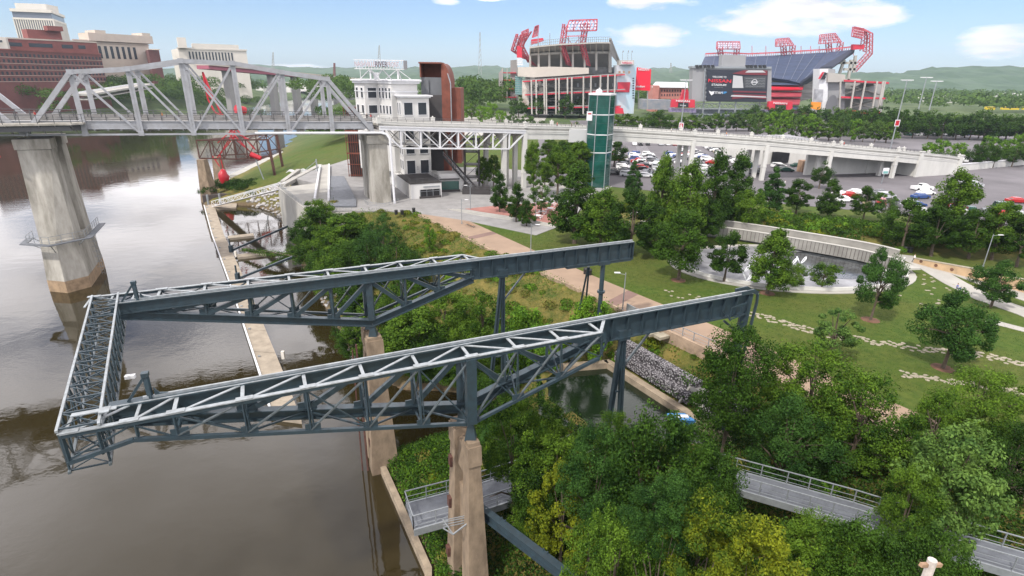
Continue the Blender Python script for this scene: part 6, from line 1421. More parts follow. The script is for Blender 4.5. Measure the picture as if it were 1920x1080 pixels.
def palace(name, label, px0, px1, pyt, pyb, Y, Y1, ncol, colpx, wall, steps, pyw0, pyw1):
    t_, a, b_, za = building(name, label, px0, px1, pyt, pyb, Y, Y1, 70, wall)
    d_ = b_ - a; an = math.atan2(d_.y, d_.x); f0, f1 = [(c_ - px0) / (px1 - px0) for c_ in colpx]; z1, z0 = P(px0, pyw0, Y).z, P(px0, pyw1, Y).z
    for i in range(ncol):
        q = a.lerp(b_, f0 + (f1 - f0) * (i + .5) / ncol); w = d_.length * (f1 - f0) / ncol; k = MB(); k.box((q.x, q.y - .1, (z0 + z1) / 2), (w * .46, .8, z1 - z0), an); part('tall_window', k, win, t_)
    k = MB(); m_ = (a + b_) / 2
    k.box((m_.x, m_.y - .3, z1 + 3), (d_.length + 1.5, 1.6, 1.0), an); k.box((m_.x, m_.y - .2, za + .2), (d_.length + 2.2, 2.0, 1.2), an); part('cornice', k, wall, t_)
    for (fa, fb, h, dy) in steps: q0, q1 = a.lerp(b_, fa), a.lerp(b_, fb); k = MB(); m_ = (q0 + q1) / 2; k.box((m_.x, m_.y + dy, za + h / 2), ((q1 - q0).length, 26, h), an); part('attic_storey', k, wall, t_)
    return t_, a, b_, za
t_, a, b_, za = palace('limestone_courthouse', 'pale limestone public building with a tall colonnade above the brick block', 150, 286, 75, 125, 640, 700, 9, (165, 262), lime, [(0, .88, 8, 16), (.08, .22, 11, 18), (.72, .84, 11, 18)], 84, 108)
palace('white_courthouse', 'small pale colonnaded building on the left skyline behind the bridge truss', 340, 466, 90, 125, 760, 800, 14, (356, 440), pale, [(.12, .80, 6, 14), (-.03, .09, 12, 6)], 96, 112)
t_, a, b_, za = building('tan_block', 'plain tan brick block beside the limestone public building', 284, 304, 93, 125, 660, 670, 40, brick2)
k = MB(); m_ = (a + b_) / 2; k.box((m_.x, m_.y, za + .3), ((b_ - a).length + 1, 3, 1)); part('parapet', k, lime, t_)
t_, a, b_, za = building('grey_end_block', 'pale grey block cut by the left edge above the warehouse', -30, 18, 68, 100, 520, 530, 40, pale)
k = MB(); m_ = (a + b_) / 2; k.box((m_.x, m_.y - .2, za - 3.5), ((b_ - a).length * .9, .6, 1.8)); part('window_band', k, win, t_)
# parking deck on the bluff
pd = thing('riverside_parking_deck', 'low white parked terrace with pale retaining edge on the wooded left bank', 'parking deck', tuple(P(215, 172, 440)))
k = MB(); a, b_ = P(150, 178, 400), P(275, 158, 500); k.bar(a, b_, 12, 1.2); k.bar(a + Vector((0, 0, -3)), b_ + Vector((0, 0, -3)), 8, .8); part('deck', k, conc, pd)
k = MB(); k.bar(a + Vector((0, -6, 1.2)), b_ + Vector((0, -6, 1.2)), .5, .9); part('edge_rail', k, whitepaint, pd)
# maroon girder bridge upriver
mb = thing('maroon_girder_bridge', 'distant road bridge with a maroon girder on tall grey piers', 'bridge', tuple(P(560, 200, 620)))
A_, B_ = P(380, 126, 560), P(668, 152, 760)
k = MB(); k.bar(A_, B_, 16, 3.2); part('girder', k, pinkb, mb)
k = MB(); k.bar(A_ + Vector((0, 0, 2.4)), B_ + Vector((0, 0, 2.4)), 20, 1.4); part('road_deck', k, lime, mb)
for f in (.12, .37, .52, .64, .82, .94): q = A_.lerp(B_, f); k = MB(); k.box((q.x, q.y, (q.z - 1.6 - 9) / 2), (5, 13, q.z + 7.4)); part('bridge_pier', k, sconcd, mb)
# masts and distant buildings
for (x, yt, yb, Y, h, lb) in ((512, 98, 128, 1500, 1, 'lattice pylon on the skyline left of the roof sign'), (627, 118, 137, 1300, 0, 'tall dark brick chimney on the skyline left of the roof sign'), (711, 85, 112, 900, 1, 'thin lattice mast standing behind the roof sign'), (900, 60, 128, 1800, 1, 'very thin broadcast mast against the sky left of the stadium'), (1258, 118, 132, 2200, 1, 'faint lattice mast on the ridge between the stadium stands')):
    a, b_ = P(x, yb + 12, Y), P(x, yt, Y); k = MB()
    if h:
        w = Y / 560
        for dx in (-w, w): k.bar(a + Vector((dx * 1.4, 0, 0)), b_ + Vector((dx * .25, 0, 0)), w * .35, w * .35)
        for i in range(8): k.bar(a.lerp(b_, i / 8) + Vector((-w * (1.4 - i * .14), 0, 0)), a.lerp(b_, (i + 1) / 8) + Vector((w * (1.25 - i * .14), 0, 0)), w * .25, w * .25)
    else: k.tube([a, b_], [3.2, 2.2], 8)
    single('radio_mast' if h else 'chimney', k, sconcd if h else brick2, lb, 'mast' if h else 'chimney', loc=tuple(a))
# ------------------------------------------------------------------ hills
def ridge(name, pts, Y, dep, seed, rough):
    """pts: picture x, y of the crest"""
    rng = np.random.default_rng(seed); xs = np.linspace(pts[0][0], pts[-1][0], 260); ys = np.interp(xs, [p[0] for p in pts], [p[1] for p in pts])
    k = MB(); rows = 14; o = []
    nz = np.zeros(len(xs))
    for fr_, am in ((5, 1), (11, .6), (23, .4), (51, .28), (97, .2)): nz += am * np.sin(np.linspace(0, fr_ * 6.28, len(xs)) + rng.uniform(0, 6))
    for j in range(rows):
        t = j / (rows - 1)
        for x, y, q in zip(xs, ys, nz):
            c_ = aty(float(x), float(y), Y); zc = c_.z + q * rough
            yy = Y - dep * (1 - t); prof = math.sin(t * math.pi / 2) ** 1.3
            o.append((c_.x * (yy / Y) if False else c_.x, yy, 4 + (zc - 4) * prof + rng.normal(0, rough * .7) * (t > 0.05)))
    n_ = len(xs); k.v = o; k.f = [(j * n_ + i, j * n_ + i + 1, (j + 1) * n_ + i + 1, (j + 1) * n_ + i) for j in range(rows - 1) for i in range(n_ - 1)]; k.m = [0] * len(k.f)
    return struct(name, k, hillm, True)
ridge('hill', [(-250, 130), (300, 130), (480, 124), (560, 128), (640, 130), (760, 128), (840, 124), (900, 123), (960, 128), (1060, 131), (1180, 131), (1230, 127), (1290, 131), (1400, 138), (1700, 146), (2200, 150)], 3200, 1300, 1, 5)
ridge('hill', [(500, 140), (1150, 138), (1300, 137), (1500, 142), (1620, 140), (1680, 134), (1760, 127), (1830, 129), (1900, 135), (1960, 140), (2200, 144)], 2300, 1000, 2, 5)
k = MB()
for i in range(120):
    x = random.choice([random.uniform(480, 660), random.uniform(860, 960), random.uniform(1220, 1300), random.uniform(1650, 1920)]); Y = random.uniform(900, 1700); q = aty(x, 160, Y); w = random.uniform(8, 34)
    k.box((q.x, Y, 9), (w, 14, random.uniform(7, 12)))
single('distant_buildings', k, farw, kind='stuff')
# ------------------------------------------------------------------ foliage
def quads_mesh(name, cen, nor, size, m, aspect=1.0, rng=None):
    """leaf sized quads: centres, facing directions, sizes"""
    rng = rng or RNG; n_ = len(cen); nor = nor / (np.linalg.norm(nor, axis=1, keepdims=True) + 1e-9)
    r_ = rng.normal(size=(n_, 3)); a = np.cross(nor, r_); a /= np.linalg.norm(a, axis=1, keepdims=True) + 1e-9; b_ = np.cross(nor, a)
    s_ = np.asarray(size).reshape(-1, 1) * 0.5; a = a * s_; b_ = b_ * s_ * aspect
    v = np.stack([cen - a, cen - b_ * .8, cen + a, cen + b_ * .8], 1).reshape(-1, 3)
    me = bpy.data.meshes.new(name); me.vertices.add(4 * n_); me.vertices.foreach_set('co', v.reshape(-1).astype(np.float32))
    me.loops.add(4 * n_); me.loops.foreach_set('vertex_index', np.arange(4 * n_, dtype=np.int32)); me.polygons.add(n_)
    me.polygons.foreach_set('loop_start', np.arange(0, 4 * n_, 4, dtype=np.int32)); me.polygons.foreach_set('loop_total', np.full(n_, 4, np.int32))
    me.materials.append(m); me.update(); me.validate(); return me
def env(kind, h):
    """crown radius at relative height h (0 crown base .. 1 top)"""
    if kind == 'cone': return np.interp(h, [0, .12, .3, .6, .85, 1], [.55, .95, 1, .68, .35, .06])
    if kind == 'oval': return np.interp(h, [0, .15, .4, .7, .9, 1], [.5, .85, 1, .85, .5, .12])
    if kind == 'round': return np.interp(h, [0, .15, .5, .8, .95, 1], [.55, .9, 1, .8, .42, .1])
    if kind == 'spread': return np.interp(h, [0, .2, .45, .7, .9, 1], [.45, .85, 1, .8, .45, .12])
    return np.interp(h, [0, .3, .7, 1], [1, 1, .75, .15])
TREES = {}
def maketree(key, kind, nclump, nleaf, leaf, m, seed, H=10.0, Wd=6.0, base=.16, cr=.13, limbs=8, detailed=True):
    rng = np.random.default_rng(seed); z0 = H * base; ch_ = H - z0
    lob = rng.uniform(0, 6.28, 5)
    cs = []
    while len(cs) < nclump:
        h = rng.uniform(0, 1); R_ = env(kind, h) * Wd / 2
        if rng.uniform() > (R_ / (Wd / 2)) ** 1.2: continue
        th = rng.uniform(0, 6.283); R_ *= 1 + .13 * math.sin(2 * th + lob[0]) + .10 * math.sin(3 * th + lob[1] + h * 4) + .08 * math.sin(5 * th + lob[2] - h * 7)
        rr = R_ * math.sqrt(rng.uniform(.12, 1)) * .95
        cs.append((rr * math.cos(th), rr * math.sin(th), z0 + ch_ * (h * .94 + .02)))
    cs = np.array(cs); crd = cr * Wd * rng.uniform(.55, 1.25, nclump)
    idx = rng.integers(0, nclump, nleaf); d_ = rng.normal(size=(nleaf, 3)); d_ /= np.linalg.norm(d_, axis=1, keepdims=True); d_[:, 2] = d_[:, 2] + .3 * np.abs(d_[:, 2])
    rad = crd[idx] * rng.uniform(.35, 1.05, nleaf) ** .7
    cen = cs[idx] + d_ * rad[:, None] * np.array([1, 1, .85])
    nor = d_ * .9 + rng.normal(size=(nleaf, 3)) * .55 + np.array([0, 0, .25]); szs = leaf * rng.uniform(.6, 1.35, nleaf)
    cm = quads_mesh('crown', cen, nor, szs, m, .62, rng)
    k = MB(); tr_ = .018 * H + .05; top_ = z0 + ch_ * .72
    lean = rng.normal(0, .02 * H, 2)
    k.tube([(0, 0, -.4), (0, 0, .15), (lean[0] * .4, lean[1] * .4, z0), (lean[0], lean[1], top_)], [tr_ * 1.5, tr_ * 1.05, tr_ * .8, tr_ * .22], 7)
    for i in range(limbs):
        j = rng.integers(0, nclump); q = cs[j]; f = rng.uniform(.1, .75); s_ = np.array([lean[0] * f, lean[1] * f, z0 + (top_ - z0) * f * .8])
        mid = (s_ + q) / 2 + np.array([0, 0, .03 * H]); k.tube([tuple(s_), tuple(mid), tuple(q)], [tr_ * .42, tr_ * .28, tr_ * .1], 5)
    tm_ = mesh('trunk', k, bark)
    TREES[key] = (tm_, cm, H, Wd)
def puttree(key, x, y, h, w, label, group=None, name='tree', z=None, cat='tree'):
    tm_, cm, H, Wd = TREES[key]; zb_ = gz1(x, y) - .05 if z is None else z
    r_ = thing(name, label, cat, (x, y, zb_), group); r_.rotation_euler = (0, 0, random.uniform(0, 6.28)); s_ = w / Wd; r_.scale = (s_, s_, s_); fz = h / (H * s_); cz = min(fz, 1.3 if key[:4] == 'near' else 1.7)
    for nm, me in (('trunk', tm_), ('crown', cm)):
        o = bpy.data.objects.new(nm, me); C.objects.link(o); o.parent = r_
        if nm == 'trunk': o.scale = (1, 1, fz)
        else: o.scale = (1, 1, cz); o.location = (0, 0, H * (fz - cz))
    return r_
N1, N2, N3 = 20000, 9000, 2600
maketree('near_dark', 'round', 150, 30000, .19, L_dark, 1, 9, 7, .10, .11)
maketree('near_mid', 'round', 150, 30000, .17, L_mid, 2, 9, 7, .10, .10)
maketree('near_yel', 'oval', 120, 26000, .19, L_yel, 3, 8, 6, .08, .095)
maketree('near_pale', 'oval', 110, 20000, .24, L_pale, 4, 9, 6, .12, .105, 10)
maketree('near_locust', 'spread', 120, 26000, .20, L_mid, 5, 9, 8, .12, .10, 12)
maketree('near_blue', 'spread', 120, 26000, .18, L_blue, 6, 9, 8, .12, .10, 12)
maketree('cone_mid', 'cone', 82, N1, .26, L_mid, 11, 10, 5.5, .12, 0.145)
maketree('cone_dark', 'cone', 82, N1, .26, L_dark, 12, 10, 5.5, .12, 0.145)
maketree('cone_blue', 'cone', 82, N1, .24, L_blue, 13, 10, 5, .12, 0.135)
maketree('oval_mid', 'oval', 67, N1, .26, L_mid, 14, 10, 6, .16, 0.145)
maketree('oval_dark', 'oval', 67, N1, .26, L_dark, 15, 10, 6, .16, 0.145)
maketree('oval_pale', 'oval', 45, N2, .26, L_pale, 16, 10, 6, .16, .11)
maketree('round_dark', 'round', 45, N2, .26, L_dark, 17, 7, 6, .24, 0.155)
maketree('round_mid', 'round', 45, N2, .26, L_mid, 18, 7, 6, .24, 0.155)
maketree('spread_blue', 'spread', 52, N1, .22, L_blue, 19, 8, 8, .2, .11, 12)
maketree('lime', 'round', 60, N2, .28, L_lime, 20, 6, 6, .12, .13)
maketree('yel', 'round', 60, N2, .28, L_yel, 21, 6, 6, .12, .13)
maketree('far_a', 'round', 40, N3, .62, L_far, 22, 9, 8, .14, .14)
maketree('far_b', 'oval', 40, N3, .62, L_dark, 23, 10, 7.5, .12, .14)
maketree('far_c', 'cone', 40, N3, .6, L_mid, 24, 10, 6, .12, .14)
maketree('far_lime', 'round', 30, 1500, .6, L_lime, 25, 6, 6, .12, .15)
def TY(px, pyt, Y, w, key, label, group=None, name='tree'):
    q = aty(px, pyt, Y); zb_ = gz1(q.x, Y); return puttree(key, q.x, Y, max(2, q.z - zb_), w, label, group, name)
def TB(px, pyt, pyb, wpx, key, label, group=None, name='tree'):
    b_ = at(px, pyb, 4.5); t_ = aty(px, pyt, b_.y); dpt = b_.y * cp + (CH - 7) * sp_; return puttree(key, b_.x, b_.y, max(1.5, t_.z - 4.5), wpx / FPX * dpt, label, group, name)
G = 'trees'
# foreground masses, lower right
for a in [
 (1045, 808, 38.5, 7.6, 'near_mid', 'full mid green tree just right of the near concrete pier'),
 (1012, 885, 36.0, 4.8, 'near_dark', 'dark bushy tree pressed against the walkway beside the near pier'),
 (1120, 800, 32.5, 6.0, 'near_blue', 'bluish green tree between the trestle legs and the yellow tree'),
 (1255, 778, 31.5, 8.6, 'near_dark', 'broad dark green tree filling the lower middle below the slip'),
 (1345, 838, 29.0, 5.0, 'near_dark', 'dark tree hiding the left start of the boardwalk'),
 (1155, 768, 37.0, 3.6, 'near_mid', 'small tree top in front of the feet of the near trestle'),
 (1062, 872, 34.0, 6.2, 'near_yel', 'yellow green tree left of the lower middle dark tree'),
 (1010, 935, 36.5, 5.0, 'near_mid', 'fresh green tree beside the diagonal steel beam'),
 (1165, 955, 25.0, 5.6, 'near_mid', 'green ash tree at the bottom edge between two yellow trees'),
 (1260, 890, 24.0, 4.0, 'near_blue', 'dark bluish tree in the shade behind the bottom yellow tree'),
 (1345, 925, 22.6, 4.6, 'near_yel', 'bright yellow green tree at the bottom edge right of centre'),
 (1440, 975, 21.2, 4.8, 'near_yel', 'second yellow green tree at the bottom edge below the boardwalk'),
 (1545, 965, 23.6, 4.8, 'near_mid', 'green tree in front of the middle of the boardwalk'),
 (1640, 985, 22.2, 4.8, 'near_dark', 'dark tree at the bottom edge under the boardwalk deck'),
 (1760, 990, 22.0, 4.2, 'near_dark', 'low dark tree at the bottom edge behind the utility pole'),
 (1822, 788, 28.0, 5.4, 'near_pale', 'tall pale leaved tree breaking the line of the boardwalk at right'),
 (1735, 870, 27.6, 3.8, 'near_mid', 'green tree left of the tall pale leaved tree'),
 (1545, 640, 41.0, 8.6, 'near_locust', 'broad light green locust tree behind the boardwalk'),
 (1640, 700, 37.5, 8.0, 'near_locust', 'feathery green locust tree above the middle of the boardwalk'),
 (1500, 745, 37.0, 7.0, 'near_blue', 'deep green locust tree behind the left part of the boardwalk'),
 (1396, 610, 40.5, 6.6, 'near_dark', 'dark upright tree touching the bent end post of the gantry'),
 (1865, 690, 38.0, 7.0, 'near_mid', 'light green tree at the right edge above the boardwalk'),
 (1780, 735, 35.5, 5.4, 'near_locust', 'loose green tree between the locusts and the pale leaved tree'),
 (1930, 800, 33.0, 5.4, 'near_dark', 'dark tree cut by the right edge behind the boardwalk'),
 (965, 745, 38.5, 6.0, 'near_locust', 'light green shrubby tree between the near pier and the slip'),
 (1035, 755, 41.0, 5.0, 'near_locust', 'vine covered shrubby tree at the near side of the slip water'),
 (935, 800, 47.0, 5.4, 'near_blue', 'bluish green tree right behind the near pier'),
]:
    TY(*a)
for a in [
 (590, 372, 104.0, 7.0, 'oval_mid', 'small green tree by the wall of the river terrace'),
 (615, 420, 92.0, 8.0, 'near_mid', 'mid green tree at the heart of the group left of the bridge pier'),
 (560, 410, 96.0, 5.0, 'round_dark', 'bush like tree at the far water end of the terrace group'),
 (655, 450, 84.0, 8.5, 'near_dark', 'dark wide tree in front of the group left of the bridge pier'),
 (715, 400, 95.0, 6.0, 'near_blue', 'dark tree touching the foot of the second bridge pier'),
 (765, 470, 86.0, 6.0, 'near_dark', 'dark tree at the grassy end of the group below the bridge pier'),
 (600, 470, 78.0, 6.0, 'near_dark', 'dark tree leaning to the water above the far gantry arm'),
 (575, 520, 72.0, 4.0, 'near_mid', 'small tree at the shore below the mooring arms'),
 (700, 560, 62.0, 7.0, 'near_mid', 'green tree directly left of the far gantry pier top'),
 (660, 600, 58.0, 5.0, 'near_dark', 'dark low tree at the shore left of the far gantry pier'),
 (815, 610, 57.0, 6.5, 'near_dark', 'dark tree between the two gantry arms above the slip mouth'),
 (755, 520, 68.0, 7.0, 'near_locust', 'light tree right behind the post of the far gantry arm'),
 (870, 665, 52.0, 6.0, 'near_mid', 'green tree seen through the near gantry arm left of its post'),
 (940, 640, 55.0, 6.0, 'near_locust', 'light green tree seen through the falling part of the near arm'),
 (930, 700, 49.0, 5.0, 'near_dark', 'dark tree right of the post of the near gantry arm'),
 (950, 610, 61.0, 6.0, 'near_mid', 'green tree at the feet of the far trestle'),
 (775, 572, 60.0, 7.5, 'oval_mid', 'green tree between the far gantry pier and the near gantry arm'),
 (735, 640, 53.0, 5.5, 'round_dark', 'dark tree leaning over the water beside the far gantry pier'),
 (835, 545, 62.0, 8.0, 'near_locust', 'light green tree seen through the far gantry arm'),
 (875, 600, 60.0, 6.0, 'near_mid', 'mid green tree left of the far trestle legs'),
 (905, 545, 66.0, 8.0, 'near_locust', 'yellowish green tree behind the far trestle legs'),
 (985, 575, 66.0, 7.0, 'lime', 'bright green low tree right of the far trestle legs'),
 (1020, 610, 61.5, 6.0, 'lime', 'bright green bush at the corner of the slip'),
 (1112, 558, 66.5, 6.4, 'lime', 'lime green bush in front of the far end post'),
 (800, 660, 56.5, 5.0, 'near_dark', 'dark bush on the bank under the near gantry arm'),
 (685, 500, 74.0, 7.0, 'oval_dark', 'dark tree behind the middle of the far gantry arm'),
 (600, 388, 98.0, 8.0, 'oval_dark', 'dark tall tree below the corner of the river terrace'),
 (645, 400, 92.0, 9.0, 'oval_mid', 'bushy green tree in the middle of the group left of the bridge pier'),
 (580, 430, 90.0, 6.0, 'near_dark', 'dark tree at the water end of the group left of the bridge pier'),
 (690, 432, 86.0, 8.0, 'near_blue', 'wide dark tree right below the second bridge pier'),
 (740, 440, 89.0, 7.5, 'round_dark', 'round dark tree at the right of the group below the bridge pier'),
 (628, 470, 79.0, 7.5, 'near_mid', 'green tree just above the far gantry arm near the water'),
 (668, 395, 98.0, 5.0, 'oval_mid', 'small tree touching the left side of the second bridge pier'),
 (805, 425, 100.0, 2.6, 'lime', 'young bright green shrub alone on the grassy bank'),
]:
    px_, py_, Y0_, w_ = a[:4]; Hn = 10.5 if w_ >= 7 else (8.5 if w_ >= 5 else 5.0)
    if w_ < 3: TY(*a); continue
    Yn = 20.0
    while Yn < 160:
        q = aty(px_, py_, Yn)
        if q.z - gz1(q.x, Yn) <= Hn and sdist(np.array([q.x]), np.array([Yn]))[0] > .8 and pdist(pond, np.array([q.x]), np.array([Yn]))[0] > 1: break
        Yn += .5
    TY(px_, py_, Yn, max(3.5, w_ * Yn / Y0_ * 1.05), *a[4:])
# park and lawn trees
for a in [
 (937, 322, 398, 36, 'cone_dark', 'slim dark tree at the left corner of the red playground'),
 (968, 342, 416, 38, 'cone_dark', 'dark pointed tree at the front edge of the red playground'),
 (987, 374, 424, 34, 'cone_dark', 'short dark leaning tree in the lawn corner by the playground'),
 (1014, 328, 402, 52, 'oval_pale', 'pale green young tree standing on the red playground'),
 (1000, 262, 372, 34, 'oval_mid', 'narrow light tree beside the viaduct column'),
 (1045, 268, 365, 60, 'oval_mid', 'light green tree behind the playground under the lift gallery'),
 (1085, 262, 350, 56, 'oval_mid', 'green tree tucked under the lift gallery'),
 (1077, 308, 456, 100, 'cone_dark', 'big dark pyramid tree in front of the glass lift'),
 (1124, 345, 470, 84, 'cone_mid', 'big green pyramid tree below the glass lift'),
 (1182, 352, 482, 92, 'oval_dark', 'big dark oval tree right of the glass lift base'),
 (1185, 300, 372, 36, 'cone_blue', 'small dark bluish conifer in front of the parked cars'),
 (1234, 278, 440, 62, 'cone_mid', 'tall green tree before the left car rows'),
 (1278, 290, 462, 82, 'cone_mid', 'tall broad green pyramid tree left of the arched viaduct pier'),
 (1330, 284, 440, 70, 'cone_dark', 'tall dark green tree beside the first arched viaduct pier'),
 (1372, 292, 425, 66, 'cone_dark', 'tall dark tree between two arched viaduct piers'),
 (1440, 312, 402, 52, 'cone_blue', 'dark bluish conifer like tree on the parking verge'),
 (1492, 334, 402, 52, 'oval_dark', 'small dark tree second along the parking verge'),
 (1535, 303, 354, 42, 'round_dark', 'round headed clipped dark tree at the underpass'),
 (1550, 334, 408, 46, 'cone_dark', 'dark green tree in the middle of the parking verge'),
 (1618, 348, 414, 48, 'oval_dark', 'dark tree in front of the white parked cars'),
 (1655, 352, 430, 50, 'oval_pale', 'pale green thin tree beside the parked cars'),
 (1690, 372, 470, 74, 'oval_dark', 'large dark tree at the left of the hedge clump right of the fountain'),
 (1768, 316, 465, 84, 'cone_mid', 'tallest green tree of the hedge clump by the right car park'),
 (1745, 385, 480, 84, 'oval_dark', 'dark tree in front of the tallest hedge tree'),
 (1815, 392, 485, 76, 'oval_dark', 'dark tree right of the tallest hedge tree'),
 (1858, 375, 488, 76, 'oval_mid', 'green tree before the red car at right'),
 (1905, 400, 500, 76, 'oval_dark', 'dark tree at the right edge of the hedge clump'),
 (1400, 352, 440, 60, 'round_mid', 'low green tree behind the fountain wall'),
 (1272, 390, 524, 92, 'oval_dark', 'large dark lawn tree left of the fountain'),
 (1225, 420, 480, 60, 'oval_dark', 'dark tree in the shade left of the fountain wall'),
 (1320, 372, 455, 60, 'oval_dark', 'dark tree just behind the left end of the fountain wall'),
 (1357, 430, 528, 62, 'oval_dark', 'two stemmed tree directly left of the fountain jets'),
 (1438, 417, 550, 82, 'cone_mid', 'tall bright lawn tree in front of the fountain'),
 (1487, 492, 542, 48, 'round_mid', 'small low tree at the front of the fountain pool'),
 (1540, 488, 542, 54, 'round_mid', 'small low tree second at the front of the fountain pool'),
 (1632, 464, 600, 94, 'spread_blue', 'loose bluish lawn tree covering the end of the fountain wall'),
 (1555, 558, 676, 96, 'oval_pale', 'thin pale lawn tree behind the locusts'),
 (1768, 545, 690, 150, 'spread_blue', 'wide spreading bluish tree on the stepping stone lawn'),
 (1858, 488, 575, 100, 'spread_blue', 'spreading tree between the two park paths at right'),
 (1235, 205, 255, 46, 'far_b', 'dark tree directly behind the viaduct right of the lift'),
]:
    TB(*a)
mul = MB()
for px, py in ((1272, 528), (1438, 552), (1632, 602), (1768, 692), (968, 419), (1357, 530)):
    q = at(px, py - 3, 4.5); mul.tube([(q.x, q.y, 4.40), (q.x, q.y, 4.52)], [1.3, .9], 10)
struct('mulch_ring_path', mul, dirt)
# rows behind the viaduct; labels follow their order along each row
def row(pts, keys, lab, group, jit=0.0):
    pts = sorted(pts)
    for i, (px, pyt, pyb, w) in enumerate(pts):
        TB(px + random.uniform(-2, 2), pyt + random.uniform(-2, 2), pyb, w, random.choice(keys), 'tree ' + ORDW[i] + ' from the left in ' + lab, group)
row([(x, 206 + (x - 1150) * .02 + random.uniform(-5, 6), 246, random.uniform(28, 42)) for x in range(1150, 1420, 21)], ['far_a', 'far_c'], 'the light row below the scoreboard', 'row of light trees along the viaduct')
row([(x, 212 + (x - 1410) * .045 + random.uniform(-5, 5), 258 + (x - 1410) * .04, random.uniform(28, 40)) for x in range(1420, 1680, 22)], ['far_a', 'far_c', 'far_lime'], 'the light row above the right viaduct end', 'row of light trees along the viaduct')
row([(x, 196 + (x - 1400) * .03 + random.uniform(-5, 5), 238 + (x - 1400) * .05, random.uniform(40, 54)) for x in range(1410, 1950, 25)], ['far_b', 'far_a'], 'the dark belt at the foot of the stadium ramps', 'dark belt of street trees')
row([(x, 205 + (x - 1560) * .03 + random.uniform(-4, 5), 255 + (x - 1560) * .03, random.uniform(40, 54)) for x in range(1575, 1960, 27)], ['far_b'], 'the dark front belt above the road at right', 'dark belt of street trees')
row([(x, 262 + random.uniform(-4, 5), 318 - (x - 1800) * .05, random.uniform(34, 44)) for x in (1830, 1862, 1895, 1925)], ['round_dark'], 'the clipped row along the white wall at right', 'clipped trees by the white wall')
row([(x, 178 + random.uniform(-5, 6), 220 + random.uniform(-2, 3), random.uniform(30, 44)) for x in (972, 990, 1010, 1034, 1060, 1085, 1150, 1168)], ['far_b', 'far_a'], 'the row under the ramps of the left stand', 'trees below the left stand')
row([(x, y_, y_ + 34, random.uniform(22, 34)) for x, y_ in ((868, 168), (884, 190), (905, 198), (922, 192), (894, 165), (862, 195), (940, 206), (958, 212), (988, 215), (1016, 222), (1052, 226), (1078, 224))], ['far_c', 'far_lime', 'far_a'], 'the group right of the rust annex', 'small trees right of the annex')
row([(x, y_, y_ + 50, random.uniform(34, 50)) for x, y_ in ((1030, 258), (1056, 262), (1075, 256), (1092, 262), (1150, 262))], ['oval_mid', 'oval_dark'], 'the avenue beside the road under the viaduct', 'avenue trees under the viaduct')
row([(x, y_, y_ + 36, 30) for x, y_ in ((1760, 262), (1790, 268), (1850, 255), (1880, 262), (1910, 250), (1738, 268))], ['far_lime'], 'the bright shrubs beyond the low end of the viaduct', 'bright shrubs by the road')
row([(x, 288 + (x % 7), 352, 30) for x in (905, 925, 1020)], ['oval_mid'], 'the small group beside the steel stairs', 'trees beside the steel stairs')

# woods that read as one mass
def woods(name, blobs, nper, leaf, m, seed, flat=.75):
    rng = np.random.default_rng(seed); B_ = np.array(blobs); n_ = len(B_) * nper; idx = np.repeat(np.arange(len(B_)), nper)
    d_ = rng.normal(size=(n_, 3)); d_ /= np.linalg.norm(d_, axis=1, keepdims=True); d_[:, 2] = np.abs(d_[:, 2]) * 1.0 - .15; rad = B_[idx, 3] * rng.uniform(.75, 1.08, n_)
    lump = 1 + .18 * np.sin(d_[:, 0] * 7 + idx) * np.sin(d_[:, 1] * 6 + idx * 2)
    cen = B_[idx, :3] + d_ * (rad * lump)[:, None] * np.array([1, 1, flat]); me = quads_mesh(name, cen, d_ + rng.normal(size=(n_, 3)) * .45, leaf * B_[idx, 3] / B_[:, 3].mean() * rng.uniform(.6, 1.4, n_), m, .7, rng)
    o = bpy.data.objects.new(name, me); C.objects.link(o); o['kind'] = 'stuff'; return o
bl = []
for i in range(330):   # wooded bluff across the river
    t = random.random(); x0 = -490 + 290 * t; y0 = 370 + 590 * t ** 1.3; dd_ = random.uniform(0, 1); x = x0 - 70 * dd_ + random.uniform(-10, 10) - 20; y = y0 + 20 * dd_ + random.uniform(-20, 20)
    if sdist(np.array([x]), np.array([y]))[0] < 1: continue
    r_ = random.uniform(6, 10) ; bl.append((x, y, gz1(x, y) + r_ * .6 + random.uniform(0, 5), r_))
for i in range(520):
    px = random.uniform(25, 670); Y = random.uniform(390, 900); q = aty(px, 150, Y)
    if sdist(np.array([q.x]), np.array([Y]))[0] < 3 or q.x > -130: continue
    r_ = random.uniform(7, 11); top_ = 128 + random.uniform(4, 34) if px > 150 else 140 + random.uniform(0, 40); zt_ = aty(px, top_, Y).z; bl.append((q.x, Y, min(max(zt_ - r_, 4), 40), r_))
woods('bluff_woods', bl, 420, 1.3, L_far, 31)
bl = []
for i in range(900):
    px = random.choice([random.uniform(350, 1000), random.uniform(1180, 1300), random.uniform(1630, 2000), random.uniform(1400, 2000)]); Y = random.uniform(620, 2100); q = aty(px, 150, Y); x = q.x
    if sdist(np.array([x]), np.array([Y]))[0] < 5: continue
    r_ = random.uniform(8, 15); bl.append((x, Y, 6 + r_ * .5, r_))
woods('plain_woods', bl, 110, 3.6, L_far, 32)
bl = []
for i in range(60):
    px = random.uniform(850, 965); Y = random.uniform(430, 640); q = aty(px, 150, Y); r_ = random.uniform(8, 13); bl.append((q.x, Y, 6 + r_ * .9 + random.uniform(0, 8), r_))
for i in range(40):
    px = random.uniform(590, 680); Y = random.uniform(260, 420); q = aty(px, 150, Y)
    if sdist(np.array([q.x]), np.array([Y]))[0] < 3: continue
    r_ = random.uniform(4, 7); bl.append((q.x, Y, 5 + r_ * .7, r_))
woods('grove_woods', bl, 500, 1.5, L_far, 33)
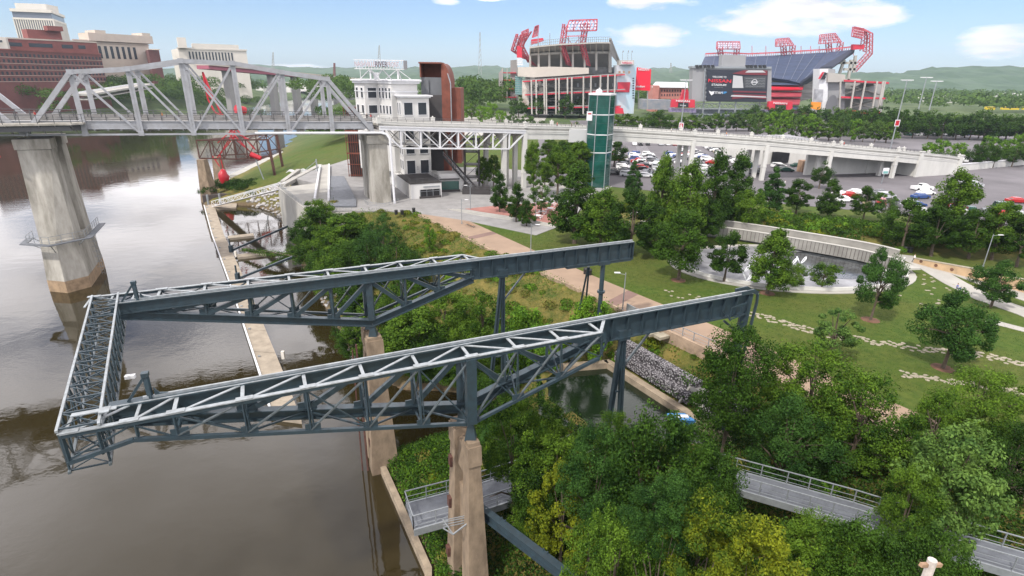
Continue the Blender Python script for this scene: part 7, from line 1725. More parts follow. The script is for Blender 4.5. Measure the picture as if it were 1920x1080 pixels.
# shrubs on the berm behind the fountain wall and on the planter
bl = []
for i in range(420):
    x = random.uniform(26, 128); y = 137 - .42 * x + random.gauss(0, 3.6) ; r_ = random.uniform(.9, 2.2); bl.append((x, y, gz1(x, y) + r_ * .35, r_))
woods('berm_shrubbery', bl[:230], 330, .32, L_dark, 34, .8); woods('berm_shrubbery', bl[230:330], 330, .32, L_lime, 35, .8); woods('berm_shrubbery', bl[330:], 330, .34, L_yel, 36, .7)
bl = [tuple(KM((random.uniform(-85, -71), random.uniform(150, 162), 2.4 + random.uniform(0, 1.4)))) + (random.uniform(1.4, 2.6),) for i in range(36)]
woods('planter_shrubbery', bl, 300, .4, L_dark, 37)
# undergrowth and wild grass on the banks
def scatter(n_, x0, x1, y0, y1, dmin, dmax, seed, extra=None):
    rng = np.random.default_rng(seed); x = rng.uniform(x0, x1, n_); y = rng.uniform(y0, y1, n_); d_ = sdist(x, y); k_ = (d_ > dmin) & (d_ < dmax) & (pdist(pond, x, y) > .8) & (riverside(x, y) if seed < 45 else True)
    nz = np.sin(x * .55 + 1.3 * np.sin(y * .31)) + np.sin(y * .47 + 1.7 * np.sin(x * .23)); 
    if extra: k_ &= extra(x, y, nz)
    return x[k_], y[k_], rng
def low(name, x, y, rng, h, leaf, m, up_=.5, nz=.8):
    z_ = gz(x, y) + rng.uniform(0, h, len(x)); nor = rng.normal(size=(len(x), 3)); nor[:, 2] += nz
    o = bpy.data.objects.new(name, quads_mesh(name, np.stack([x, y, z_], 1), nor, leaf * rng.uniform(.6, 1.5, len(x)), m, up_, rng)); C.objects.link(o); o['kind'] = 'stuff'
notgab = lambda x, y: ~((x > 9.5) & (x < 25) & (y > 42) & (y < 62.5) & (((x - 11.5) * wnrm.x + (y - 60.2) * wnrm.y) < 3.8) & (((x - 11.5) * wnrm.x + (y - 60.2) * wnrm.y) > -1))
x, y, r_ = scatter(330000, -75, 44, 20, 150, .8, 60, 41, lambda x, y, n: (n < .3) & notgab(x, y)); low('wild_grass', x, y, r_, .55, .30, L_grass, .22, .2)
x, y, r_ = scatter(330000, -75, 44, 20, 150, .8, 60, 42, lambda x, y, n: (n > .1) & notgab(x, y)); low('bank_undergrowth', x, y, r_, .8, .26, L_mid)
x, y, r_ = scatter(150000, -14, 36, 14, 56, .4, 60, 43); low('bank_undergrowth', x, y, r_, 1.3, .30, L_dark)
x, y, r_ = scatter(34000, -17, -3, 33, 58, .3, 12, 44); low('bank_undergrowth', x, y, r_, .9, .28, L_lime)
# grass tufts catch the light on the lawns
x, y, r_ = scatter(120000, -5, 75, 48, 112, 9.5, 160, 45)
def inpoly(x, y, poly):
    ins = np.zeros(x.shape, bool); n_ = len(poly)
    for i in range(n_):
        ax_, ay_ = poly[i]; bx_, by_ = poly[(i + 1) % n_]; c_ = (ay_ > y) != (by_ > y)
        if by_ != ay_: ins ^= c_ & (x < ax_ + (y - ay_) * (bx_ - ax_) / (by_ - ay_))
    return ins
FC = (45.5, 87.5); keep = ~inpoly(x, y, pr_r + pr_l[::-1]) & (((x - FC[0]) / 20.5) ** 2 + ((y - FC[1]) / 13.5) ** 2 > 1) & (y < 118 - .2 * x) & ~riverside(x, y)
for (a, b_) in zip(pth, pth[1:]):
    a, b_ = Vector(a), Vector(b_); e = b_ - a; t = np.clip(((x - a.x) * e.x + (y - a.y) * e.y) / e.length_squared, 0, 1); keep &= np.hypot(x - a.x - t * e.x, y - a.y - t * e.y) > 5.5
keep &= ~inpoly(x, y, [(-11.1, 127), (10.5, 136), (13, 122), (9.5, 112), (4, 104), (-9, 114.5)])
low('lawn_grass', x[keep], y[keep], r_, .06, .13, leafmat('lawn_blade', (.075, .135, .018), (.03, .07, .009), .2), .4, 1.2)
for nm_, m_, sd_2, cnt in (('bank_shrubbery', L_grass, 61, 170), ('bank_shrubbery', L_yel, 62, 60), ('bank_shrubbery', L_mid, 63, 150), ('bank_shrubbery', L_lime, 64, 60)):
    rg = np.random.default_rng(sd_2); bl = []
    while len(bl) < cnt:
        x_, y_ = rg.uniform(-62, 40), rg.uniform(26, 150); A1, A2 = np.array([x_]), np.array([y_])
        if sdist(A1, A2)[0] < 1.5 or pdist(pond, A1, A2)[0] < 2.2 or not riverside(A1, A2)[0] or not notgab(x_, y_): continue
        r_2 = rg.uniform(.5, 1.3); bl.append((x_, y_, gz1(x_, y_) + r_2 * .2, r_2))
    woods(nm_, bl, 260, .24, m_, sd_2 + 10, .6)
# creeper arms hanging over the dock water
for (p_, q_, lb) in (((455, 468, ZR + 1.4), (560, 482, ZR + 3.4), 'leafy fallen branch reaching over the water above the far gantry arm'), ((500, 500, ZR + .6), (572, 468, ZR + 3.4), 'leafy fallen branch dipping to the water beside the mooring arm')):
    a, b_ = at(*p_), at(*q_); rng = np.random.default_rng(50); n_ = 2600; t = rng.uniform(0, 1, n_); cen = np.array(a)[None] + (np.array(b_) - np.array(a))[None] * t[:, None] + rng.normal(size=(n_, 3)) * (np.array([.5, .7, .35])[None] * (.4 + t[:, None]))
    r0_ = thing('fallen_branch', lb, 'branch', tuple(b_)); k = MB(); k.tube([a, a.lerp(b_, .5) + Vector((0, 0, .3)), b_], [.06, .14, .2], 6); part('stem', k, bark, r0_)
    me = quads_mesh('foliage', cen - np.array(b_)[None], rng.normal(size=(n_, 3)) + np.array([0, 0, .8]), .33 * rng.uniform(.6, 1.3, n_), L_mid, .6, rng); o = bpy.data.objects.new('foliage', me); C.objects.link(o); o.parent = r0_

# ------------------------------------------------------------------ park details
fs = MB()
def stones(path, wid, n_):
    for i in range(n_):
        t = (i + random.random()) / n_ * (len(path) - 1); j = min(int(t), len(path) - 2); q = Vector(path[j]).lerp(Vector(path[j + 1]), t - j); e = (Vector(path[j + 1]) - Vector(path[j])).normalized(); q = q + Vector((-e.y, e.x)) * random.uniform(-wid, wid)
        a0 = random.uniform(0, 6); pl = [(q.x + random.uniform(.18, .32) * math.cos(a0 + a), q.y + random.uniform(.18, .28) * math.sin(a0 + a)) for a in np.linspace(0, 6.28, 7)[:-1]]; fs.prism(pl, 4.42, 4.475 + random.uniform(0, .04))
stones([at(*p)[:2] for p in ((1400, 585), (1480, 608), (1550, 627), (1650, 643), (1760, 658), (1850, 668), (1960, 690))], 1.0, 190)
stones([at(*p)[:2] for p in ((1690, 700), (1760, 712), (1850, 725), (1950, 740))], .7, 70)
stones([at(*p)[:2] for p in ((1240, 545), (1300, 558), (1345, 570))], 1.2, 16); stones([at(*p)[:2] for p in ((1740, 515), (1770, 540), (1700, 570))], 2.5, 22)
stones([at(*p)[:2] for p in ((1590, 760), (1680, 790), (1760, 820))], .9, 60)
struct('stepping_stone_path', fs, flag)
# fountain
ft = thing('fountain', 'oval splash fountain with grey paving and white water jets below the curved wall', 'fountain', (FC[0], FC[1], 4.5))
el = lambda a_, b_, x_=0, y_=0: [(FC[0] + x_ + a_ * math.cos(t), FC[1] + y_ + b_ * math.sin(t)) for t in np.linspace(0, 2 * math.pi, 49)[:-1]]
part('surround', MB().prism(el(19.5, 12.6), 4.2, 4.56), conc, ft)
part('paving', MB().prism(el(17.8, 11.2), 4.3, 4.60), mat('wet_slate', (.21, .21, .225), .35, 0, .45, .5), ft)
wpm = mat('pool_water', (.05, .055, .06), .06, 0, .8, .8, bump=.4, bscale=3)
part('pool', MB().prism(el(9.0, 7.2, 6.2, .8), 4.4, 4.63), wpm, ft)
k = MB(); ring_ = [Vector((*p, 4.85)) for p in el(18.2, 11.6)][25:48]; 
for a, b_ in zip(ring_, ring_[1:]): k.bar(a, b_, .3, .5)
part('rim_wall', k, white, ft)
jm = mat('water_spray', (.85, .87, .9), .3)
for px, py in ((1500, 497), (1394, 513), (1400, 528), (1482, 500), (1350, 508), (1465, 520)):
    q = at(px, py, 4.6); k = MB()
    for s_ in (-1, 1): k.tube([(q.x + .75 * s_ * math.sin(t), q.y + .2 * math.sin(t * 2), 4.6 + 1.5 * math.sin(t) * (1 - .1 * t) + .1) for t in np.linspace(0, 2.9, 9)], [.05, .06, .07, .09, .11, .12, .12, .1, .06], 5)
    part('water_jet', k, jm, ft)
# curved wall bridge above the fountain
cw = thing('curved_wall_bridge', 'curved grey concrete footbridge with solid panelled sides behind the fountain', 'footbridge', tuple(at(1500, 460, 4.5)))
cpn = [at(px, py, 6.9)[:2] for px, py in ((1200, 414), (1260, 417), (1320, 421), (1380, 428), (1440, 437), (1500, 447), (1560, 457), (1620, 468), (1670, 481), (1692, 489))]
cpd, cz = dens(cpn, [5.9] * 10, 4); cwm = mat('grey_wall_concrete', (.25, .24, .22), .85, 0, .2, .4); cap = mat('wall_cap', (.45, .435, .40), .8)
k = MB().ribbon(cpd, .3, 4.9, 6.75); fw_ = part('front_wall', k, cwm, cw); part('wall_cap', MB().ribbon(cpd, .42, 6.75, 6.88), cap, fw_)
k = MB()
for i in range(0, len(cpd) - 1): 
    for f in (.0, .5): q = Vector(cpd[i]).lerp(Vector(cpd[i + 1]), f); e = (Vector(cpd[i + 1]) - Vector(cpd[i])).normalized(); k.box((q.x + e.y * .16, q.y - e.x * .16, 5.85), (.07, .04, 1.7), math.atan2(e.y, e.x))
part('panel_joint', k, MATS['dark_sheet_piling'], fw_)['kind'] = 'stuff'
k = MB().ribbon(cpd, 3.6, 5.3, 5.6, off=1.8); part('deck', k, conc, cw)
k = MB().ribbon(cpd[4:-5], .3, 5.2, 7.2, off=3.7); bw_ = part('back_wall', k, cwm, cw); part('wall_cap', MB().ribbon(cpd[4:-5], .45, 7.2, 7.33, off=3.7), cap, bw_)
k = MB().ribbon(cpd[2:], .5, 4.3, 4.95, off=.9); part('footing', k, cwm, cw)
k = MB().ribbon([at(1655, 516)[:2], at(1680, 505)[:2], at(1695, 490)[:2]], .25, 4.5, 5.3); part('end_curb', k, white, cw)
# sand coloured stone wall with holes
sw = thing('stone_wall', 'sand coloured stone climbing wall with round holes beside the park path', 'wall', tuple(at(1800, 510, 4.5)))
ws_ = [at(px, py, 4.5)[:2] for px, py in ((1714, 492), (1760, 505), (1810, 518), (1860, 531), (1920, 548), (2000, 572))]; k = MB().ribbon(ws_, .6, 4.3, [5.2, 5.6, 5.9, 6.1, 6.3, 6.4]); part('wall_body', k, stonewall, sw)
k = MB().ribbon(ws_, .7, [5.2, 5.6, 5.9, 6.1, 6.3, 6.4], [5.32, 5.72, 6.02, 6.22, 6.42, 6.52]); part('coping', k, flag, sw)
for f in (.3, .9, 1.5, 2.2, 2.8, 3.4, 4.1): j = int(f); a, b_ = Vector(ws_[j]), Vector(ws_[j + 1]); q = a.lerp(b_, f - j); e = (b_ - a).normalized(); no = Vector((e.y, -e.x)); k = MB(); c_ = q + no * .3; k.tube([(c_.x, c_.y, 5.1), (c_.x + no.x * .06, c_.y + no.y * .06, 5.1)], .26, 10); part('round_hole', k, dirt, sw)
# lamps
def lamp(px, pyb, h, label, group='lamp posts in the park', z=4.5, arm=1, two=False):
    q = at(px, pyb, z); t_ = thing('lamp_post', label, 'lamp post', tuple(q), group); k = MB(); k.tube([(q.x, q.y, z), (q.x, q.y, z + h)], [.085, .06], 8); k.tube([(q.x, q.y, z), (q.x, q.y, z + .25)], .14, 8); part('pole', k, galv, t_)
    for s_ in ((arm,) if not two else (1, -1)):
        k = MB(); k.bar((q.x, q.y, z + h - .25), (q.x + 1.15 * s_, q.y - .2 * s_, z + h - .1), .05, .05); a_ = part('arm', k, galv, t_); k = MB(); k.box((q.x + 1.05 * s_, q.y - .2 * s_, z + h - .06), (.75, .3, .1)); part('lamp_head', k, whitepaint, a_)
for a in ((1167, 583, 5.3, 'thin lamp post at the promenade edge in front of the far end post'), (995, 472, 5.0, 'thin lamp post where the lawn meets the promenade left of the benches'), (866, 420, 5.2, 'thin lamp post at the top of the promenade near the plaza steps'), (882, 392, 5.5, 'lamp post in front of the steel stairs'), (1178, 448, 5.3, 'lamp post rising among the dark trees right of the lift'), (1843, 500, 5.6, 'lamp post behind the stone wall at right'), (1004, 418, 5.0, 'lamp post on the red playground')): lamp(*a, arm=random.choice((1, 1, -1)))
for px, pyb, pyt, pxt, Y, lb in ((1276, 243, 150, 1291, 250, 'tall grey light mast with a small sign behind the viaduct left of the scoreboard'), (1672, 268, 150, 1697, 240, 'tall floodlight mast rising from the low end of the viaduct'), (1740, 215, 152, 1752, 420, 'distant floodlight mast above the right car park'), (1722, 205, 145, 1729, 520, 'farthest floodlight mast on the right')):
    a = aty(px, pyb, Y); zt_ = aty(pxt, pyt, Y).z; s_ = Y / 250; t_ = thing('floodlight_mast', lb, 'light mast', (a.x, Y, 4.5), 'floodlight masts of the car park'); k = MB(); k.tube([(a.x, Y, 4.5), (a.x, Y, zt_)], [.28 * s_, .16 * s_], 7); part('pole', k, galv, t_)
    k = MB(); [k.box((a.x + dx * s_, Y, zt_), (1.1 * s_, .7, .3 * s_)) for dx in (-2, -.7, .7, 2)]; k.bar((a.x - 2 * s_, Y, zt_ - .3), (a.x + 2 * s_, Y, zt_ - .3), .15 * s_, .15 * s_); part('lamp_cluster', k, whitepaint, t_)
    if Y < 300: k = MB(); k.box((a.x, Y - .4, 4.5 + (zt_ - 4.5) * (.35 if px < 1300 else .44)), (2.0, .1, 2.6)); q_ = part('row_sign', k, whitepaint, t_); k = MB(); k.box((a.x, Y - .47, 4.5 + (zt_ - 4.5) * (.35 if px < 1300 else .44)), (1.5, .04, 2.0)); part('red_field', k, redp, q_)
    if px < 1300: text('R', 1.6, (a.x, Y - .52, 4.5 + (zt_ - 4.5) * .35), (1, 0, 0), (0, 0, 1), whitepaint, t_, .02, bold=.03)
# promenade railing, bench, bins, stone slabs, boxes
pe = [at(px, py, 4.6)[:2] for px, py in ((1190, 592), (1240, 612), (1300, 640), (1356, 664))]
rt_ = thing('promenade_railing', 'pale metal guard railing along the river edge of the promenade', 'railing', (*pe[0], 4.6)); k, kp = MB(), MB(); rail_run(k, kp, pe, 4.6, h=1.1, step=1.8, tube=.06); kp2 = k; part('rail', k, galv, rt_)
q0_ = [Vector(p) for p in pe]
for a, b_ in zip(q0_, q0_[1:]):
    m_ = max(1, round((b_ - a).length / 1.8))
    for i in range(m_): c_ = a.lerp(b_, i / m_); k = MB(); k.box((*c_, 5.15), (.09, .09, 1.1)); part('post', k, galv, rt_)
k = MB(); c_ = q0_[0] + Vector((-.4, .8)); k.box((*c_, 5.1), (.1, 1.6, 1.2), .5); part('gate_panel', k, galv, rt_)
for px, py, lb in ((1063, 497, 'wooden slatted bench on the lawn edge of the promenade near the black bins'), (882, 424, 'low wooden bench at the top corner of the lawn')):
    a = at(px, py, 4.5); t_ = thing('park_bench', lb, 'bench', tuple(a)); k = MB(); [k.box((a.x - .15 * j + .2, a.y - .11 * j, 4.98), (3.2, .12, .05), -.99) for j in range(4)]; part('seat', k, wood, t_)
    for s_ in (-1.1, 0, 1.1): k = MB(); k.box((a.x + s_ * .55, a.y - s_ * .84, 4.72), (.12, .45, .45), -.99); part('leg', k, conc, t_)
for px, py, lb in ((1098, 514, 'left one of two black litter bins on the promenade'), (1105, 516, 'right one of two black litter bins on the promenade'), (1697, 473, 'black bin at the far end of the curved footbridge'), (1706, 474, 'black bin nearer the path at the end of the curved footbridge'), (776, 398, 'dark bin at the river corner of the plaza'), (743, 402, 'left of two dark information boards at the plaza edge'), (754, 402, 'right of two dark information boards at the plaza edge')):
    a = at(px, py, 4.5); t_ = thing('litter_bin' if 'bin' in lb else 'information_board', lb, 'bin' if 'bin' in lb else 'board', tuple(a)); k = MB(); k.tube([(a.x, a.y, 4.5), (a.x, a.y, 5.4)], [.34, .38], 12); part('body', k, black, t_); k = MB(); k.tube([(a.x, a.y, 5.4), (a.x, a.y, 5.52)], [.41, .3], 12); part('lid', k, black, t_)
for px, py, rz, lb in ((1222, 628, .4, 'flat pale stone slab nearest the culvert side of the grassy bank'), (1240, 634, .5, 'flat pale stone slab beside the promenade kerb')):
    a = at(px, py, 3.9); k = MB(); k.box((a.x, a.y, 4.15), (1.5, 1.1, .35), rz); single('stone_slab', k, flag, lb, 'stone slab')
for px, py, lb in ((1015, 402, 'left picnic table on the playground'), (1032, 396, 'middle picnic table on the playground'), (1034, 386, 'rear picnic table on the playground'), (1008, 410, 'front picnic table on the playground')):
    a = at(px, py, 4.5); t_ = thing('picnic_table', 'white round ' + lb, 'table', tuple(a), 'picnic tables'); k = MB(); k.tube([(a.x, a.y, 5.2), (a.x, a.y, 5.28)], .75, 10); part('table_top', k, whitepaint, t_); k = MB(); k.tube([(a.x, a.y, 4.5), (a.x, a.y, 5.2)], .1, 6); part('pedestal', k, galv, t_)
    for g_ in range(4): k = MB(); c_ = (a.x + 1.15 * math.cos(g_ * 1.57 + .5), a.y + 1.15 * math.sin(g_ * 1.57 + .5)); k.tube([(*c_, 4.5), (*c_, 4.95), (*c_, 5.0)], [.08, .08, .26], 8); part('stool', k, whitepaint, t_)
for px, py, lb, s_ in ((525, 372, 'white low block on the beach', 0),):
    pass
wl = thing('white_wall', 'long low white boundary wall running right behind the clipped trees', 'wall', tuple(at(1860, 325, 4.5))); a, b_ = Vector((153, 196, 0)), Vector((290, 262, 0)); k = MB(); k.bar((a.x, a.y, 5.6), (b_.x, b_.y, 5.6), .5, 2.4); part('wall_body', k, white, wl); k = MB(); k.bar((a.x, a.y, 6.85), (b_.x, b_.y, 6.85), .8, .2); part('coping', k, whitepaint, wl)
wh = thing('white_store', 'low white windowless building seen under the viaduct arches', 'building', (95, 215, 4.5)); k = MB().prism([(84, 205), (112, 212), (110, 232), (82, 226)], 4.4, 12.5); part('wall', k, white, wh); k = MB().prism([(83.6, 204.6), (112.4, 211.6), (110.4, 232.4), (81.6, 226.4)], 12.5, 12.9); part('roof', k, grey, wh)
k = MB(); k.hexa([(94, 206.8, 5), (101, 208.6, 5), (101, 209.2, 5), (94, 207.4, 5)], [(94, 206.8, 9), (101, 208.6, 9), (101, 209.2, 9), (94, 207.4, 9)]); part('loading_door', k, dark, wh)
k = MB(); a = at(1510, 322, 4.5); k.box((a.x, a.y, 6.4), (4.6, 3, 3.8), .1); cr0 = thing('plywood_stack', 'tan plywood crate standing under the viaduct arches', 'crate', (a.x, a.y, 4.5)); part('box', k, wood, cr0); k = MB(); [k.box((a.x + dx, a.y - 1.6, 6.4), (.12, .1, 3.8), .1) for dx in (-2, -.6, .8, 2)]; part('batten', k, mat('pale_wood', (.5, .36, .2), .8), cr0)
ss = thing('road_sign', 'white and green rectangular road sign on a slanting post by the underpass', 'sign', tuple(at(1652, 345, 4.5))); a = at(1652, 345, 4.5); k = MB(); k.bar(a, a + Vector((.3, 0, 4.6)), .16, .16); part('post', k, galv, ss); k = MB(); k.box((a.x + .4, a.y - .1, 8.4), (1.8, .1, 1.8)); pn = part('panel', k, whitepaint, ss); k = MB(); k.box((a.x + .4, a.y - .17, 8.0), (1.4, .04, .7)); part('green_field', k, teal2, pn)
# utility pole and blue boat edge near the slip
q = aty(1745, 1060, 15.0); up_ = thing('utility_pole', 'weathered wooden utility pole top with a crossarm at the bottom edge', 'utility pole', (q.x, q.y, 4)); k = MB(); k.tube([(q.x, q.y, 3), (q.x, q.y, q.z + .25)], .15, 10); part('pole', k, mat('pale_pole', (.52, .46, .42), .8, 0, .2, 3), up_); k = MB(); k.bar((q.x - .45, q.y - .1, q.z + .12), (q.x + .55, q.y + .2, q.z - .18), .12, .14); part('crossarm', k, wood, up_)
q = at(1280, 789, .2); bt_ = thing('blue_boat', 'small blue and white boat edge showing at the right end of the slip', 'boat', tuple(q)); k = MB(); k.hexa([(q.x - 1.2, q.y - .35, 0), (q.x + 1.2, q.y - .5, 0), (q.x + 1.3, q.y + .5, 0), (q.x - 1.2, q.y + .35, 0)], [(q.x - 1.6, q.y - .6, .7), (q.x + 1.3, q.y - .7, .7), (q.x + 1.4, q.y + .7, .7), (q.x - 1.6, q.y + .6, .7)]); part('hull', k, bluep, bt_); k = MB(); k.box((q.x - .1, q.y, .75), (1.2, .5, .1)); part('seat', k, whitepaint, bt_)

# ------------------------------------------------------------------ cars
def carmesh(kind):
    L_, Wd, H_ = {'sedan': (4.7, 1.82, 1.45), 'hatchback': (4.2, 1.78, 1.5), 'SUV': (4.8, 1.95, 1.8), 'pickup truck': (5.6, 1.98, 1.85), 'minivan': (5.0, 1.95, 1.78)}[kind]
    prof = {'sedan': [(-.5, .38), (-.49, .62), (-.36, .68), (-.2, 1.0), (.12, 1.0), (.27, .68), (.46, .60), (.5, .40)], 'hatchback': [(-.5, .38), (-.48, .66), (-.42, .96), (.1, 1.0), (.27, .68), (.46, .6), (.5, .4)],
            'SUV': [(-.5, .34), (-.49, .62), (-.45, .97), (.1, 1.0), (.24, .66), (.47, .58), (.5, .36)], 'pickup truck': [(-.5, .36), (-.5, .60), (-.14, .60), (-.11, 1.0), (.12, 1.0), (.24, .66), (.47, .6), (.5, .36)], 'minivan': [(-.5, .34), (-.49, .62), (-.46, .97), (.12, 1.0), (.32, .64), (.47, .54), (.5, .36)]}[kind]
    body = MB(); n_ = len(prof); pr = [(x * L_, z_ * H_) for x, z_ in prof]; rows = []
    belt = .64 * H_
    for sy in (-1, 1):
        rows.append([(x, sy * (Wd / 2 if z_ <= belt + .06 else Wd / 2 * .80), z_) for x, z_ in pr]); 
    o = 0; bot = [[(x, sy * Wd / 2, .28) for x, z_ in (pr[0], pr[-1])] for sy in (-1, 1)]
    vs = rows[0] + rows[1] + [(pr[0][0], -Wd / 2, .28), (pr[-1][0], -Wd / 2, .28), (pr[0][0], Wd / 2, .28), (pr[-1][0], Wd / 2, .28)]
    fs_ = [(i, i + 1, n_ + i + 1, n_ + i) for i in range(n_ - 1)]
    fs_ += [tuple([2 * n_] + list(range(n_)) + [2 * n_ + 1])[::-1], tuple([2 * n_ + 2] + list(range(n_, 2 * n_)) + [2 * n_ + 3]), (0, n_, 2 * n_ + 2, 2 * n_), (n_ - 1, 2 * n_ + 1, 2 * n_ + 3, 2 * n_ - 1), (2 * n_, 2 * n_ + 2, 2 * n_ + 3, 2 * n_ + 1)]
    body.add(vs, fs_)
    gl = MB(); up_i = [i for i in range(n_) if prof[i][1] > .9]; x0 = pr[up_i[0]][0]; x1 = pr[up_i[-1]][0]; zt_ = H_
    bx0 = pr[up_i[0] - 1][0] if prof[up_i[0] - 1][1] > .55 else x0 - .1; bx1 = pr[up_i[-1] + 1][0]
    for sy in (-1, 1):
        yb, yt = sy * (Wd / 2 * .93 + .012), sy * (Wd / 2 * .82 + .012)
        gl.add([(bx0 + .22, yb, belt + .08), (bx1 - .25, yb, belt + .08), (x1 - .02, yt, zt_ - .16), (x0 + .08, yt, zt_ - .16)], [(0, 1, 2, 3) if sy < 0 else (3, 2, 1, 0)])
    w2 = Wd / 2 * .74
    gl.add([(bx1 - .06, -w2, belt + .09), (bx1 - .06, w2, belt + .09), (x1 + .05, w2 * .94, zt_ - .07), (x1 + .05, -w2 * .94, zt_ - .07)], [(0, 1, 2, 3)])
    gl.add([(bx0 + .02, -w2, belt + .12), (bx0 + .02, w2, belt + .12), (x0 - .02, w2 * .94, zt_ - .1), (x0 - .02, -w2 * .94, zt_ - .1)], [(3, 2, 1, 0)])
    wh_ = [];
    for sx_ in (-.31, .32):
        for sy in (-1, 1): w = MB(); w.tube([(sx_ * L_, sy * (Wd / 2 - .2), .34), (sx_ * L_, sy * (Wd / 2 + .02), .34)], .34, 12); wh_.append(w)
    li = MB(); [li.box((L_ / 2 - .04, s_ * Wd * .36, .5 * H_), (.1, .34, .14)) for s_ in (-1, 1)]
    return body, gl, wh_, li
tyre = mat('tyre', (.02, .02, .02), .8); cglass = mat('car_glass', (.02, .025, .03), .08)
headl = mat('headlamp', (.7, .7, .7), .2)
paints = {n_: mat('car_' + n_, c_, .22, .0, spec=.6) for n_, c_ in (('white', (.75, .75, .75)), ('silver', (.42, .43, .45)), ('black', (.012, .012, .014)), ('grey', (.12, .12, .13)), ('red', (.35, .015, .015)), ('blue', (.03, .07, .22)), ('dark green', (.015, .06, .045)), ('gold', (.38, .32, .2)), ('orange', (.45, .10, .03)))}
CM = {}
for kd in ('sedan', 'hatchback', 'SUV', 'pickup truck', 'minivan'):
    b_, g_, w_, l_ = carmesh(kd); CM[kd] = ({n_: mesh('body', b_, p_) for n_, p_ in paints.items()}, mesh('windows', g_, cglass), [mesh('wheel', w, tyre) for w in w_], mesh('headlights', l_, headl))
CN = 0
def car(x, y, rz, kd, col, label, group):
    t_ = thing('parked_car', label, kd.replace('SUV', 'car').replace('sedan', 'car').replace('hatchback', 'car').replace('pickup truck', 'pickup'), (x, y, 4.54), group); t_.rotation_euler = (0, 0, rz)
    B_, g_, ws2, l_ = CM[kd]
    for nm, me in [('body', B_[col]), ('windows', g_), ('headlights', l_)] + [('wheel', w) for w in ws2]: o = bpy.data.objects.new(nm, me); C.objects.link(o); o.parent = t_
cols_w = ['white'] * 9 + ['silver'] * 5 + ['black'] * 4 + ['grey'] * 4 + ['red', 'red', 'blue', 'blue', 'gold', 'dark green']
kinds_w = ['sedan'] * 6 + ['hatchback'] * 2 + ['SUV'] * 4 + ['pickup truck', 'minivan']
rnd = random.Random(5)
def carrow(x0, y0, dx, dy, n_, rz, where, skip=.12):
    i2 = 0
    for i in range(n_):
        if rnd.random() < skip: continue
        kd, co = rnd.choice(kinds_w), rnd.choice(cols_w); car(x0 + dx * i + rnd.uniform(-.3, .3), y0 + dy * i + rnd.uniform(-.1, .1), rz + rnd.uniform(-.03, .03) + (math.pi if rnd.random() < .4 else 0), kd, co, f'{co} {kd}, {ORDW[i2]} car up {where}', 'cars parked behind the viaduct'); i2 += 1
A0_ = math.radians(-8)
carrow(35.5, 176, .38, 3.1, 17, A0_, 'the first row right of the lift tower', .1)
carrow(41.4, 175, .38, 3.1, 18, A0_, 'the second row right of the lift tower', .1)
carrow(47.3, 177, .38, 3.1, 18, A0_, 'the third row right of the lift tower', .12)
carrow(69, 181, .38, 3.1, 20, A0_, 'the row just right of the first arched pier', .15)
carrow(92, 190, .38, 3.1, 4, A0_, 'the short row beside the white store', .1)
carrow(86, 140, 2.7, -1.3, 13, math.radians(64), 'the slanting line by the verge trees', .1)
carrow(57, 180, .38, 3.1, 20, A0_, 'the row left of the first arched pier', .2)
carrow(63, 179, .38, 3.1, 20, A0_, 'the row seen through the first arched pier', .15)
carrow(79, 183, .38, 3.1, 22, A0_, 'the row left of the white store', .2)
carrow(85.5, 240, .38, 3.1, 8, A0_, 'the row behind the white store', .2)
carrow(104, 240, .38, 3.1, 9, A0_, 'the far row beyond the underpass', .25)
carrow(33, 262, 3.2, .3, 20, math.radians(82), 'the far car line below the tree row', .35)
carrow(150, 215, 3.1, .9, 16, math.radians(100), 'the car line beyond the white boundary wall', .4)
carrow(205, 330, 3.3, .6, 34, math.radians(100), 'the distant car line below the hills', .3)
carrow(215, 352, 3.3, .6, 34, math.radians(100), 'the farthest car line below the hills', .3)
carrow(235, 400, 3.6, .6, 30, math.radians(100), 'the last visible car line at right', .3)
